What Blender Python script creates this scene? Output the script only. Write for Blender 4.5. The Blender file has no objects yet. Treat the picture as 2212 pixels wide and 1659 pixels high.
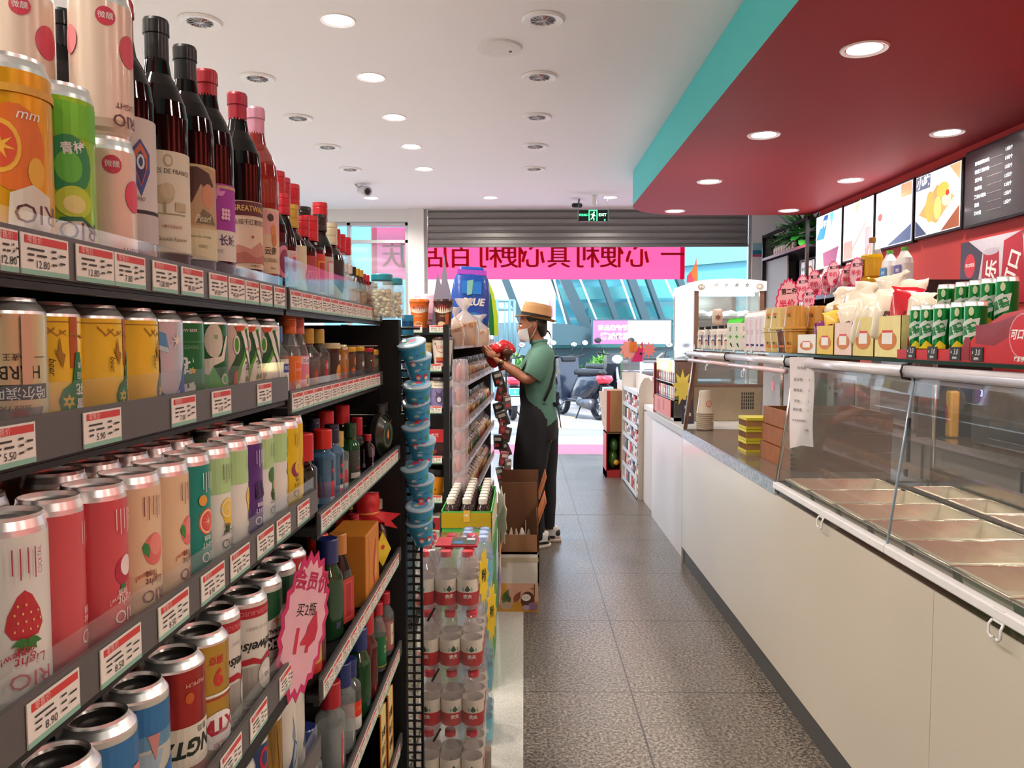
import bpy, bmesh, math, random
from mathutils import Matrix, Vector
random.seed(7)
S = bpy.context.scene
COL = S.collection
pi = math.pi

# ---------------------------------------------------------------- camera geometry
F, CX, CY, VX, VY, EYE = 1700., 1106., 829.5, 1131., 735., 1.4
YAW = math.atan((VX-CX)/F)
PIT = math.atan((CY-VY)/math.hypot(F, VX-CX))

def ray(x, y):
    u, v = x-CX, y-CY
    c, s = math.cos(PIT), math.sin(PIT)
    fy, fz = F*c-v*s, -F*s-v*c
    a, b = math.cos(YAW), math.sin(YAW)
    return (u*a-fy*b, u*b+fy*a, fz)
def onX(x, y, X):
    d = ray(x, y); t = X/d[0]; return Vector((X, d[1]*t, EYE+d[2]*t))
def onY(x, y, Y):
    d = ray(x, y); t = Y/d[1]; return Vector((d[0]*t, Y, EYE+d[2]*t))
def onZ(x, y, Z):
    d = ray(x, y); t = (Z-EYE)/d[2]; return Vector((d[0]*t, d[1]*t, Z))
def edgeY(x, y, X, R, side=1):
    """depth of an upright round thing in the row at X whose silhouette edge is seen at (x, y)"""
    d = ray(x, y); ang = math.atan2(d[0], d[1])
    lo, hi = .2, 12.
    for _ in range(50):
        m = (lo+hi)/2
        D = math.hypot(X, m); e = math.atan2(X, m)+side*math.asin(min(.99, R/D))
        if (e < ang) == (X < 0): lo = m
        else: hi = m
    return (lo+hi)/2

_pl = {}
def fit(x, y, X, R, z, side=1):
    """stand a round thing beside its neighbours on level z without touching them"""
    L = _pl.setdefault(round(z, 2), []); r = R
    for _ in range(40):
        Y = edgeY(x, y, X, r, side); lim = min([math.hypot(X-a, Y-b)-c for a, b, c in L] or [9])
        if lim >= r: break
        if lim >= .84*R: r = lim-.0004
        else: X -= .004*side
    L.append((X, Y, r)); return X, Y, min(1, r/R*.992)

# ---------------------------------------------------------------- materials
def lin(c):
    if isinstance(c, str):
        c = c.lstrip('#'); c = c if len(c) == 6 else ''.join(q*2 for q in c); c = tuple(int(c[i:i+2], 16)/255 for i in (0, 2, 4))
    return tuple(((v+.055)/1.055)**2.4 if v > .04045 else v/12.92 for v in c)
_mc = {}
def M(col, rough=.5, metal=0., emit=0., trans=0., coat=0., spec=.5, clear=None, var=.06, scale=40., sub=0.):
    """procedural material; clear = share of light that passes straight through (film, acrylic, PET, glass)"""
    key = (col, rough, metal, emit, trans, coat, spec, clear, var, scale, sub)
    if key in _mc: return _mc[key]
    m = bpy.data.materials.new('m_'+str(col).strip('#')); m.use_nodes = True
    nt = m.node_tree; p = nt.nodes['Principled BSDF']; c = lin(col)
    p.inputs['Base Color'].default_value = (*c, 1)
    p.inputs['Roughness'].default_value = rough
    p.inputs['Metallic'].default_value = metal
    p.inputs['Specular IOR Level'].default_value = spec
    p.inputs['Coat Weight'].default_value = coat
    p.inputs['Coat Roughness'].default_value = .08
    p.inputs['Transmission Weight'].default_value = trans
    if sub: p.inputs['Subsurface Weight'].default_value = sub; p.inputs['Subsurface Scale'].default_value = .01
    if emit:
        p.inputs['Emission Color'].default_value = (*c, 1); p.inputs['Emission Strength'].default_value = emit
    if var and not emit:
        tc = nt.nodes.new('ShaderNodeTexCoord'); n = nt.nodes.new('ShaderNodeTexNoise')
        n.inputs['Scale'].default_value = scale; n.inputs['Detail'].default_value = 1
        nt.links.new(tc.outputs['Object'], n.inputs['Vector'])
        r = nt.nodes.new('ShaderNodeMapRange')
        r.inputs['To Min'].default_value = 1-var; r.inputs['To Max'].default_value = 1+var
        nt.links.new(n.outputs['Fac'], r.inputs['Value'])
        h = nt.nodes.new('ShaderNodeHueSaturation'); h.inputs['Color'].default_value = (*c, 1)
        nt.links.new(r.outputs['Result'], h.inputs['Value'])
        nt.links.new(h.outputs['Color'], p.inputs['Base Color'])
    if clear is not None:
        t = nt.nodes.new('ShaderNodeBsdfTransparent'); t.inputs['Color'].default_value = (*[clear+(1-clear)*v for v in c], 1)
        mx = nt.nodes.new('ShaderNodeMixShader'); mx.inputs[0].default_value = 1-clear
        nt.links.new(t.outputs[0], mx.inputs[1]); nt.links.new(p.outputs[0], mx.inputs[2])
        g = nt.nodes.new('ShaderNodeBsdfGlossy'); g.inputs['Roughness'].default_value = rough
        lw = nt.nodes.new('ShaderNodeLayerWeight'); lw.inputs['Blend'].default_value = .5
        pw = nt.nodes.new('ShaderNodeMath'); pw.operation = 'POWER'; pw.inputs[1].default_value = 5
        fr = nt.nodes.new('ShaderNodeMath'); fr.operation = 'MULTIPLY_ADD'; fr.inputs[1].default_value = .5; fr.inputs[2].default_value = .04
        nt.links.new(lw.outputs['Facing'], pw.inputs[0]); nt.links.new(pw.outputs[0], fr.inputs[0])
        m2 = nt.nodes.new('ShaderNodeMixShader')
        nt.links.new(fr.outputs[0], m2.inputs[0]); nt.links.new(mx.outputs[0], m2.inputs[1]); nt.links.new(g.outputs[0], m2.inputs[2])
        nt.links.new(m2.outputs[0], nt.nodes['Material Output'].inputs['Surface'])
    _mc[key] = m
    return m

# ---------------------------------------------------------------- text outlines
_tc = {}
def glyphs(txt, shear=0., bold=0.):
    k = (txt, shear, bold)
    if k not in _tc:
        cu = bpy.data.curves.new('t', 'FONT'); cu.body = txt; cu.size = 1
        cu.align_x = 'CENTER'; cu.align_y = 'CENTER'; cu.resolution_u = 2; cu.shear = shear; cu.offset = bold
        o = bpy.data.objects.new('t', cu)
        me = bpy.data.meshes.new_from_object(o)
        _tc[k] = [[(me.vertices[i].co.x, me.vertices[i].co.y) for i in p.vertices] for p in me.polygons]
        bpy.data.objects.remove(o); bpy.data.meshes.remove(me); bpy.data.curves.remove(cu)
    return _tc[k]

def clip(poly, a, b):
    for lim, sg in ((a, 1), (b, -1)):
        out = []
        for i in range(len(poly)):
            p, q = poly[i-1], poly[i]
            ip, iq = sg*(p[0]-lim) >= 0, sg*(q[0]-lim) >= 0
            if ip != iq:
                t = (lim-p[0])/(q[0]-p[0]); out.append((lim, p[1]+t*(q[1]-p[1])))
            if iq: out.append(q)
        poly = out
        if len(poly) < 3: return []
    return poly

# ---------------------------------------------------------------- mesh builder
class B:
    def __init__(s): s.v, s.f, s.fm, s.sm, s.mats, s.m = [], [], [], [], [], Matrix()
    def mi(s, m):
        if isinstance(m, str): m = M(m)
        if m not in s.mats: s.mats.append(m)
        return s.mats.index(m)
    def add(s, vs, fs, mat, smooth=False):
        o = len(s.v); s.v += [s.m @ Vector(v) for v in vs]; i = s.mi(mat)
        s.f += [[k+o for k in f] for f in fs]; s.fm += [i]*len(fs); s.sm += [smooth]*len(fs)
        return s
    def box(s, x0, x1, y0, y1, z0, z1, mat, bev=0, taper=None):
        x0, x1 = sorted((x0, x1)); y0, y1 = sorted((y0, y1)); z0, z1 = sorted((z0, z1))
        vs = [(x, y, z) for z in (z0, z1) for x, y in ((x0, y0), (x1, y0), (x1, y1), (x0, y1))]
        if taper:
            cx, cy = (x0+x1)/2, (y0+y1)/2
            vs = vs[:4]+[(cx+(x-cx)*taper, cy+(y-cy)*taper, z) for x, y, z in vs[4:]]
        fs = [(3, 2, 1, 0), (4, 5, 6, 7), (0, 1, 5, 4), (1, 2, 6, 5), (2, 3, 7, 6), (3, 0, 4, 7)]
        if bev:
            bm = bmesh.new(); bv = [bm.verts.new(v) for v in vs]
            for f in fs: bm.faces.new([bv[i] for i in f])
            bmesh.ops.bevel(bm, geom=bm.edges[:], offset=bev, segments=2, affect='EDGES', profile=.5)
            bm.verts.index_update()
            s.add([v.co.copy() for v in bm.verts], [[v.index for v in f.verts] for f in bm.faces], mat, False); bm.free()
        else: s.add(vs, fs, mat)
        return s
    def lathe(s, prof, mat, seg=20, c=(0, 0), p=2., smooth=True, sx=1, sy=1):
        """prof: (r, z) or (r, z, material) rows bottom to top; p > 2 squares the plan"""
        def pt(r, z, a):
            x, y = math.cos(a), math.sin(a)
            k = 1 if p == 2 else 1/((abs(x)**p+abs(y)**p)**(1/p))
            return (c[0]+r*k*x*sx, c[1]+r*k*y*sy, z)
        cur = mat; n = seg
        for i in range(len(prof)-1):
            if len(prof[i+1]) > 2: cur = prof[i+1][2]
            a, b = prof[i], prof[i+1]
            if a[0] < 1e-6 and b[0] < 1e-6: continue
            if a[0] < 1e-6: s.add([(c[0], c[1], a[1])]+[pt(b[0], b[1], 2*pi*k/n) for k in range(n)], [(0, 1+(k+1) % n, 1+k) for k in range(n)], cur, smooth)
            elif b[0] < 1e-6: s.add([pt(a[0], a[1], 2*pi*k/n) for k in range(n)]+[(c[0], c[1], b[1])], [(k, (k+1) % n, n) for k in range(n)], cur, smooth)
            else: s.add([pt(r[0], r[1], 2*pi*k/n) for r in (a, b) for k in range(n)], [(k, (k+1) % n, n+(k+1) % n, n+k) for k in range(n)], cur, smooth)
        return s
    def tube(s, pts, r, mat, seg=8, cap=True, flat=1.):
        pts = [Vector(p) for p in pts]; n = len(pts); rs = r if isinstance(r, (list, tuple)) else [r]*n
        ref = None; rings = []
        for i, p in enumerate(pts):
            t = (pts[min(i+1, n-1)]-pts[max(i-1, 0)]).normalized()
            if ref is None: ref = Vector((0, 0, 1)) if abs(t.z) < .9 else Vector((0, 1, 0))
            u = (ref-t*ref.dot(t)).normalized(); w = t.cross(u); ref = u
            rings.append([p+(u*math.cos(2*pi*k/seg)*flat+w*math.sin(2*pi*k/seg))*rs[i] for k in range(seg)])
        vs = [v for g in rings for v in g]
        fs = [(i*seg+k, i*seg+(k+1) % seg, (i+1)*seg+(k+1) % seg, (i+1)*seg+k) for i in range(n-1) for k in range(seg)]
        if cap: fs += [tuple(range(seg-1, -1, -1)), tuple((n-1)*seg+k for k in range(seg))]
        return s.add(vs, fs, mat, True)
    def loft(s, rings, mat, seg=20, cap=True):
        """rings: (cx, cy, z, rx, ry[, power]) horizontal ovals"""
        vs = []
        for g in rings:
            cx, cy, z, rx, ry = g[:5]; p = g[5] if len(g) > 5 else 2
            for k in range(seg):
                a = 2*pi*k/seg; x, y = math.cos(a), math.sin(a); q = 1/((abs(x)**p+abs(y)**p)**(1/p))
                vs.append((cx+rx*x*q, cy+ry*y*q, z))
        n = len(rings)
        fs = [(i*seg+k, i*seg+(k+1) % seg, (i+1)*seg+(k+1) % seg, (i+1)*seg+k) for i in range(n-1) for k in range(seg)]
        if cap: fs += [tuple(range(seg-1, -1, -1)), tuple((n-1)*seg+k for k in range(seg))]
        return s.add(vs, fs, mat, True)
    def ball(s, c, r, mat, seg=12, rings=8):
        rx, ry, rz = r if isinstance(r, (tuple, list)) else (r, r, r)
        vs = [(c[0]+rx*math.sin(pi*i/rings)*math.cos(2*pi*k/seg), c[1]+ry*math.sin(pi*i/rings)*math.sin(2*pi*k/seg), c[2]-rz*math.cos(pi*i/rings)) for i in range(rings+1) for k in range(seg)]
        fs = [(i*seg+k, i*seg+(k+1) % seg, (i+1)*seg+(k+1) % seg, (i+1)*seg+k) for i in range(rings) for k in range(seg)]
        return s.add(vs, fs, mat, True)
    def crumple(s, amt, seed=0, freq=25, i0=0):
        from mathutils import noise
        for i in range(i0, len(s.v)):
            v = s.v[i]; s.v[i] = v+noise.noise_vector(v*freq+Vector((seed*3.1, seed, 0)))*amt
        return s
    def prism(s, pts, axis, a, b, mat, smooth=False):
        """outline pts in the plane square to axis, thickened from a to b"""
        f = {'x': lambda p, t: (t, p[0], p[1]), 'y': lambda p, t: (p[0], t, p[1]), 'z': lambda p, t: (p[0], p[1], t)}[axis]
        n = len(pts)
        return s.add([f(p, a) for p in pts]+[f(p, b) for p in pts], [tuple(range(n-1, -1, -1)), tuple(range(n, 2*n))]+[(i, (i+1) % n, n+(i+1) % n, n+i) for i in range(n)], mat, smooth)
    def art(s, ops, f, R=None, rot=0, off=.0003, k=.001):
        """printed matter: ops in millimetres on the surface f(u, v, offset)"""
        for i, o in enumerate(ops):
            kind, mat = o[0], o[-1]; d = off+.00012*i; polys = []
            if kind == 'd':
                _, u, v, a, b = o[:5]; polys = [[(u+a*math.cos(2*pi*t/18), v+b*math.sin(2*pi*t/18)) for t in range(18)]]
            elif kind == 'r': _, u0, v0, u1, v1 = o[:5]; polys = [[(u0, v0), (u1, v0), (u1, v1), (u0, v1)]]
            elif kind == 'p': polys = [o[1]]
            elif kind in 'tv':
                _, t, u, v, sz = o[:5]; ex = o[5] if len(o) > 6 else {}
                rr = math.radians(ex.get('rot', rot)); ca, sa = math.cos(rr), math.sin(rr); w = ex.get('w', 1)
                for g in glyphs(t, ex.get('shear', 0), ex.get('bold', 0)):
                    polys.append([(u+(x*w*ca-y*sa)*sz, v+(x*w*sa+y*ca)*sz) for x, y in g])
            for pl in polys:
                us = [q[0] for q in pl]; lo, hi = min(us), max(us)
                if R and hi-lo > R*220:
                    st = R*200; n0, n1 = math.floor(lo/st), math.ceil(hi/st)
                    pcs = [clip(pl, j*st, (j+1)*st) for j in range(n0, n1)]
                else: pcs = [pl]
                for pc in pcs:
                    if len(pc) >= 3: s.add([f(q[0]*k, q[1]*k, d) for q in pc], [tuple(range(len(pc)))], mat)
        return s
    def mesh(s, name):
        me = bpy.data.meshes.new(name); me.from_pydata([tuple(v) for v in s.v], [], s.f)
        for m in s.mats: me.materials.append(m)
        me.polygons.foreach_set('material_index', s.fm); me.polygons.foreach_set('use_smooth', s.sm)
        me.update(); return me

def cyl(R, z0=0, a0=0):
    return lambda u, v, o: ((R+o)*math.cos(a0+u/R), (R+o)*math.sin(a0+u/R), z0+v)
def flat(o, right, up):
    o, right, up = Vector(o), Vector(right).normalized(), Vector(up).normalized(); n = right.cross(up)
    return lambda u, v, d: o+right*u+up*v+n*d

# ---------------------------------------------------------------- scene objects
def obj(name, b, parent=None):
    o = bpy.data.objects.new(name, b.mesh(name) if isinstance(b, B) else b); COL.objects.link(o)
    if parent is not None: o.parent = parent
    return o
def tag(o, label, cat, group=None):
    o['label'] = label; o['category'] = cat
    if group: o['group'] = group
    return o
def thing(name, label, cat, loc=(0, 0, 0), rz=0, group=None):
    o = bpy.data.objects.new(name, None); COL.objects.link(o); o.location = loc; o.rotation_euler = (0, 0, rz)
    o.empty_display_size = .05
    return tag(o, label, cat, group)
def struct(name, b):
    o = obj(name, b); o['kind'] = 'structure'; return o
def inst(name, parts, label, cat, loc, rz=0, group=None, sc=1, rot=None):
    """parts: (part name, mesh[, sub-parts]) - one real object each, sharing mesh data"""
    t = thing(name, label, cat, loc, rz, group)
    if sc != 1: t.scale = sc if isinstance(sc, tuple) else (sc, sc, sc)
    if rot: t.rotation_euler = rot
    for q in parts:
        o = obj(q[0], q[1], t)
        for w in (q[2] if len(q) > 2 else []): obj(w[0], w[1], o)
    return t
ORD = ['first', 'second', 'third', 'fourth', 'fifth', 'sixth', 'seventh', 'eighth', 'ninth', 'tenth', 'eleventh', 'twelfth', 'thirteenth', 'fourteenth', 'fifteenth', 'sixteenth', 'seventeenth', 'eighteenth', 'nineteenth', 'twentieth', 'twenty-first', 'twenty-second', 'twenty-third', 'twenty-fourth']
# ================================================================= ROOM
def nodes_mat(name, build):
    m = bpy.data.materials.new(name); m.use_nodes = True
    build(m.node_tree, m.node_tree.nodes['Principled BSDF']); return m
def granite(nt, p):
    N, L = nt.nodes.new, nt.links.new
    tc = N('ShaderNodeTexCoord'); n1 = N('ShaderNodeTexNoise'); n1.inputs['Scale'].default_value = 85; n1.inputs['Detail'].default_value = 4; n1.inputs['Roughness'].default_value = .8
    n2 = N('ShaderNodeTexNoise'); n2.inputs['Scale'].default_value = 2.2
    r1 = N('ShaderNodeValToRGB'); e = r1.color_ramp.elements
    e[0].position = .4; e[0].color = (*lin('#2f2b28'), 1); e[1].position = .6; e[1].color = (*lin('#968a7e'), 1)
    x = e.new(.5); x.color = (*lin('#655c53'), 1)
    L(tc.outputs['Object'], n1.inputs[0]); L(tc.outputs['Object'], n2.inputs[0]); L(n1.outputs['Fac'], r1.inputs[0])
    br = N('ShaderNodeTexBrick'); br.offset = 0; br.inputs['Scale'].default_value = 1; br.inputs['Brick Width'].default_value = .8
    br.inputs['Row Height'].default_value = .8; br.inputs['Mortar Size'].default_value = .004; br.inputs['Mortar Smooth'].default_value = .3
    br.inputs['Color1'].default_value = br.inputs['Color2'].default_value = (1, 1, 1, 1); br.inputs['Mortar'].default_value = (.22, .21, .2, 1)
    mp = N('ShaderNodeMapping'); mp.inputs['Location'].default_value = (.37, .13, 0)
    L(tc.outputs['Object'], mp.inputs[0]); L(mp.outputs[0], br.inputs['Vector'])
    mr = N('ShaderNodeMapRange'); mr.inputs['To Min'].default_value = .85; mr.inputs['To Max'].default_value = 1.1; L(n2.outputs['Fac'], mr.inputs[0])
    mx = N('ShaderNodeMix'); mx.data_type = 'RGBA'; mx.blend_type = 'MULTIPLY'; mx.inputs[0].default_value = 1
    L(r1.outputs[0], mx.inputs[6]); L(br.outputs[0], mx.inputs[7])
    h = N('ShaderNodeHueSaturation'); L(mx.outputs[2], h.inputs['Color']); L(mr.outputs[0], h.inputs['Value']); L(h.outputs[0], p.inputs['Base Color'])
    r3 = N('ShaderNodeMapRange'); r3.inputs['To Min'].default_value = .2; r3.inputs['To Max'].default_value = .42; p.inputs['Specular IOR Level'].default_value = .4; L(n2.outputs['Fac'], r3.inputs[0]); L(r3.outputs[0], p.inputs['Roughness'])
def speck(c0, c1, sc, rough):
    def f(nt, p):
        N, L = nt.nodes.new, nt.links.new
        tc = N('ShaderNodeTexCoord'); n = N('ShaderNodeTexNoise'); n.inputs['Scale'].default_value = sc; n.inputs['Detail'].default_value = 3
        r = N('ShaderNodeValToRGB'); e = r.color_ramp.elements; e[0].position = .38; e[0].color = (*lin(c0), 1); e[1].position = .6; e[1].color = (*lin(c1), 1)
        L(tc.outputs['Object'], n.inputs[0]); L(n.outputs['Fac'], r.inputs[0]); L(r.outputs[0], p.inputs['Base Color']); p.inputs['Roughness'].default_value = rough
    return f
m_gran = nodes_mat('granite_floor', granite)
m_strip = nodes_mat('pale_floor_strip', speck('#b9b5ae', '#d6d2cb', 260, .35))
m_ceil = M('#efedf1', .85, var=.01); m_white = M('#e4e3e2', .55, var=.02)
m_red = M('#c4403a', .6, var=.02, spec=.3); m_teal = M('#62e0e0', .6, var=.01)
ZC, ZS, YW = 2.975, 2.66, 9.65
struct('floor', B().box(-5, 3.35, -3, YW, -.05, 0, m_gran))
fs = struct('floor_strip', B().box(-.30, 0, -3, 8.6, 0, .0015, m_strip)); fs['label'] = 'pale speckled floor strip along the shelving'
fs = struct('floor_bounce', B().box(-5, -1.0, -3, 9.4, .0, .0015, m_strip).box(1.66, 2.24, -3, 9.4, 0, .0015, m_strip)); fs['label'] = 'added pale bounce floor, unseen behind the shelving and the counter'  # pale zones added out of view to bounce light onto the ceiling
struct('trim_1', B().box(0, 1.02, 6.25, 6.262, 0, .001, M('#5c5a58', .5)))
struct('ceiling', B().box(-5, 3.35, -3, YW, ZC, ZC+.05, m_ceil))
# dropped soffit with rounded corner
pts = [(1.02, -3)]; R = .62; YF = 8.05
for k in range(13):
    a = pi-pi/2*k/12; pts.append((1.02+R+R*math.cos(a), YF-R+R*math.sin(a)))
pts += [(2.9, YF), (2.9, -3)]
b = B(); n = len(pts)
b.add([(x, y, ZS) for x, y in pts]+[(x, y, ZC-.001) for x, y in pts], [tuple(range(n))], M('#a02e33', .6, var=.02, spec=.3))
b.add([(x, y, ZS) for x, y in pts]+[(x, y, ZC-.001) for x, y in pts], [(i, (i+1) % n, n+(i+1) % n, n+i) for i in range(n)], m_teal, True)
o = struct('ceiling_soffit', b); o['label'] = 'lowered red ceiling panel with teal side'
struct('wall_right', B().box(2.9, 3, -3, 7.83, 0, ZC, m_red).box(2.9, 3.35, 7.831, 7.85, 0, ZC, m_white).box(3.3, 3.35, 7.85, YW, 0, ZC, m_white))
struct('wall_left', B().box(-5.05, -5, -3, YW, 0, ZC, m_white))
struct('wall_back', B().box(-5, 3, -3.05, -3, 0, ZC, m_white))
# front wall: piers, header, sill under the side window
struct('wall_front', B().box(-1.39, -1.2, YW-.14, YW+.12, 0, ZC, m_white).box(2.74, 3.35, YW-.1, YW+.12, 0, ZC, m_white)
       .box(-5, -1.39, YW-.1, YW+.1, 2.83, ZC, m_white).box(-5, -1.39, YW-.05, YW+.1, 0, .5, m_white).box(-1.2, 2.74, YW-.1+.12, YW+.16, 2.975-.04, ZC, m_white))
m_win = M('#bfe3ee', .05, clear=.8, var=0)
fr = M('#c9ccd0', .35, .6)
w = struct('window_1', B().box(-5, -1.4, YW+.02, YW+.03, .5, 2.83, m_win))
g = B()
for x in (-1.42, -2.13, -3.3, -4.6): g.box(x-.02, x+.02, YW-.02, YW+.06, .5, 2.83, fr)
for z in (.52, 2.6, 2.81): g.box(-5, -1.4, YW-.02, YW+.06, z-.018, z+.018, fr)
obj('window_frame', g, w)
struct('baseboard_front', B().box(-5, -1.39, YW-.07, YW-.05, 0, .1, M('#555', .5)))
# side panels with coloured stripes on the right pier
st = struct('trim_2', B().box(2.745, 2.895, YW-.108, YW-.101, 2.48, 2.56, M('#8fc6cc', .5)).box(2.745, 2.895, YW-.108, YW-.101, 2.43, 2.475, M('#1e7f95', .5)).box(2.745, 2.895, YW-.108, YW-.101, 2.40, 2.425, M('#c2416b', .5)))
# roller shutter, rolled most of the way up
t = thing('roller_shutter', 'grey ribbed metal roller shutter half raised over the shop entrance', 'shutter', (.77, YW-.04, 2.56))
g = B(); ms = M('#8e8c8a', .45, .7)
prof = []
for i in range(6):
    z = -.005+i*.083
    prof += [(0, z), (-.012, z+.012), (-.012, z+.055), (0, z+.068), (.004, z+.076)]
for i in range(len(prof)-1):
    (y0, z0), (y1, z1) = prof[i], prof[i+1]
    g.add([(-1.93, y0, z0), (1.93, y0, z0), (1.93, y1, z1), (-1.93, y1, z1)], [(0, 1, 2, 3)], ms)
obj('curtain', g, t)
obj('bottom_bar', B().box(-1.93, 1.93, -.02, .015, -.035, 0, M('#7d7c7b', .4, .7), .004), t)
for x in (-1.965, 1.965): obj('guide_rail', B().box(x-.03, x+.03, -.03, .03, -2.56, .41, M('#b4b2b0', .4, .5)), t)
# ---- ceiling fittings
def lamp_light(loc, power, size=.14, col=(1, .91, .8), spread=150):
    l = bpy.data.lights.new('bulb', 'AREA'); l.shape = 'DISK'; l.size = size; l.energy = power; l.color = col; l.spread = math.radians(spread)
    o = bpy.data.objects.new('bulb_light', l); COL.objects.link(o); o.location = loc; return o
m_glow = M('#fff6f2', .5, emit=9.)
m_ring = M('#f0eeee', .4); m_chr = M('#b8b8ba', .25, .9)
ringp = B().lathe([(.066, .002), (.085, -.006), (.09, 0), (.09, .002)], m_ring, 28)
lensp = B().lathe([(0, -.001), (.066, -.001)], m_glow, 28)
pd = [('trim_ring', ringp.mesh('trim_ring')), ('lens', lensp.mesh('lens'))]
gr = B().lathe([(.060, -.001), (.064, -.007), (.098, -.013), (.106, -.003), (.106, 0)], m_ring, 28)
gl = B().lathe([(0, -.0015), (.062, -.0015)], M('#55545a', .3, .8), 24)
for k in range(5): gl.lathe([(.012+.010*k, -.002), (.0145+.010*k, -.009), (.017+.010*k, -.002)], m_chr, 24)
for k in range(6):
    a = pi*k/6; gl.tube([(-.062*math.cos(a), -.062*math.sin(a), -.008), (.062*math.cos(a), .062*math.sin(a), -.008)], .0025, m_chr, 5)
pu = [('trim_ring', gr.mesh('trim_ring')), ('louvre', gl.mesh('louvre'))]
ppl = [('trim_ring', B().box(-.31, .31, -.31, .31, -.008, 0, m_ring).mesh('fill_panel_rim')), ('lens', B().box(-.29, .29, -.29, .29, -.0095, -.0082, M('#fffaf2', .5, emit=2)).mesh('fill_panel_lens'))]  # square fill panel, added out of view to help brighten the ceiling
YL = [-1.1, -.25, .6, 1.44, 2.28, 3.12, 3.96, 4.80, 5.65, 6.49, 7.33]
P_LAMP = 11
for i, y in enumerate(YL):
    vis = i-6
    if vis >= 0:
        inst('ceiling_downlight', pd, 'lit round downlight in the white ceiling above the shelving, %s of five from the camera' % ORD[vis], 'ceiling light', (-.917, y, ZC), 0, 'lit downlights over the shelving')
        inst('ceiling_spotlight', pu, 'unlit louvred round ceiling spotlight over the aisle, %s of five from the camera' % ORD[vis], 'ceiling light', (.094, y, ZC-.001), 0, 'unlit spotlights over the aisle')
        inst('ceiling_spotlight', pu, 'unlit louvred round ceiling spotlight left of the lit ones, %s of five from the camera' % ORD[vis], 'ceiling light', (-1.6, y, ZC-.001), 0, 'unlit spotlights at the left')
    else:
        inst('ceiling_downlight', pd, 'lit round downlight in the white ceiling behind the camera, %s row' % ORD[i], 'ceiling light', (-.917, y, ZC), 0, 'lit downlights over the shelving')
    lamp_light((-.917, y, ZC-.012), P_LAMP*(.85 if y > 3.5 else .9))
    if i % 2 == 0:
        lamp_light((-3.0, y, ZC-.012), P_LAMP*.95, .55)  # added fill light, bounced off the pale floor to the ceiling
        inst('added_fill_panel', ppl, 'added unseen square fill panel over the far left, %s from the back' % ORD[i//2], 'ceiling light', (-3., y, ZC), 0, 'added square fill panels')
for k, x in enumerate((-1.69, -.37, .955)):
    inst('ceiling_downlight', pd, ['lit downlight by the entrance, leftmost of the row of three', 'lit downlight by the entrance, middle of the row of three', 'lit downlight by the entrance, beside the exit sign'][k], 'ceiling light', (x, 8.8, ZC), 0, 'lit downlights along the entrance')
    lamp_light((x, 8.8, ZC-.012), P_LAMP)
for xx, ys in ((1.475, (-.8, .65, 2.08, 3.505, 4.935, 6.355, 7.78)), (2.575, (-.8, .65, 2.08, 3.48, 4.9, 6.32, 7.77))):
    side = 'left' if xx < 2 else 'right'
    for k, y in enumerate(ys):
        inst('soffit_downlight', pd, 'bright round downlight in the red soffit, %s row, %s from the entrance' % (side, ORD[6-k]), 'ceiling light', (xx, y, ZS), 0, 'downlights in the red soffit', 1.12)
        lamp_light((xx, y, ZS-.012), P_LAMP*(.55 if y > 3 else .7))
b = B().lathe([(.125, .0), (.12, -.012), (.09, -.016), (0, -.017)], M('#e2dfe0', .6), 32).ball((.06, .02, -.014), (.012, .02, .004), M('#444'))
tag(obj('ceiling_speaker', b), 'round flat white speaker plate set in the ceiling over the aisle', 'speaker').location = (-.133, 4.33, ZC)
# ================================================================= BLACK SHELVING ALONG THE LEFT
m_blk = M('#191818', .45, .2, var=.02); m_rail = M('#5c5958', .4); m_acr = M('#dfe6ea', .06, clear=.96, var=0)
m_lab = M('#efe9dd', .6, var=.02); m_hdr = M('#d5403f', .5); m_grn = M('#8fc1ab', .5); m_ink = M('#3b3733', .6)
m_alu = M('#f2f1ee', .3, .9, var=.02); m_alud = M('#77736e', .28, .95)
def price_tag(Y0, w, X, z, h, price, seed):
    b = B(); b.box(X-.0004, X+.0006, Y0, Y0+w, z, z+h, m_lab)
    f = flat((X+.0006, Y0, z), (0, 1, 0), (0, 0, 1)); W, H = w*1000, h*1000
    ops = [('r', 0, 0, W, H*.13, m_grn), ('r', W*.07, H*.76, W*.96, H*.95, m_hdr), ('t', '零售价', W*.27, H*.85, H*.2, M('#f0c9c0', .6)),
           ('t', price, W*.42, H*.26, H*.27, m_ink)]
    for k, (u, v, l) in enumerate(((.12, .62, .34), (.12, .48, .12), (.3, .48, .2), (.12, .34, .1), (.6, .64, .1), (.6, .48, .1), (.6, .3, .1), (.76, .56, .14), (.76, .36, .12))):
        ops.append(('r', W*u, H*(v-.02), W*(u+l), H*(v+.03), m_ink))
    return b.art(ops, f, off=.0002)
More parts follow.
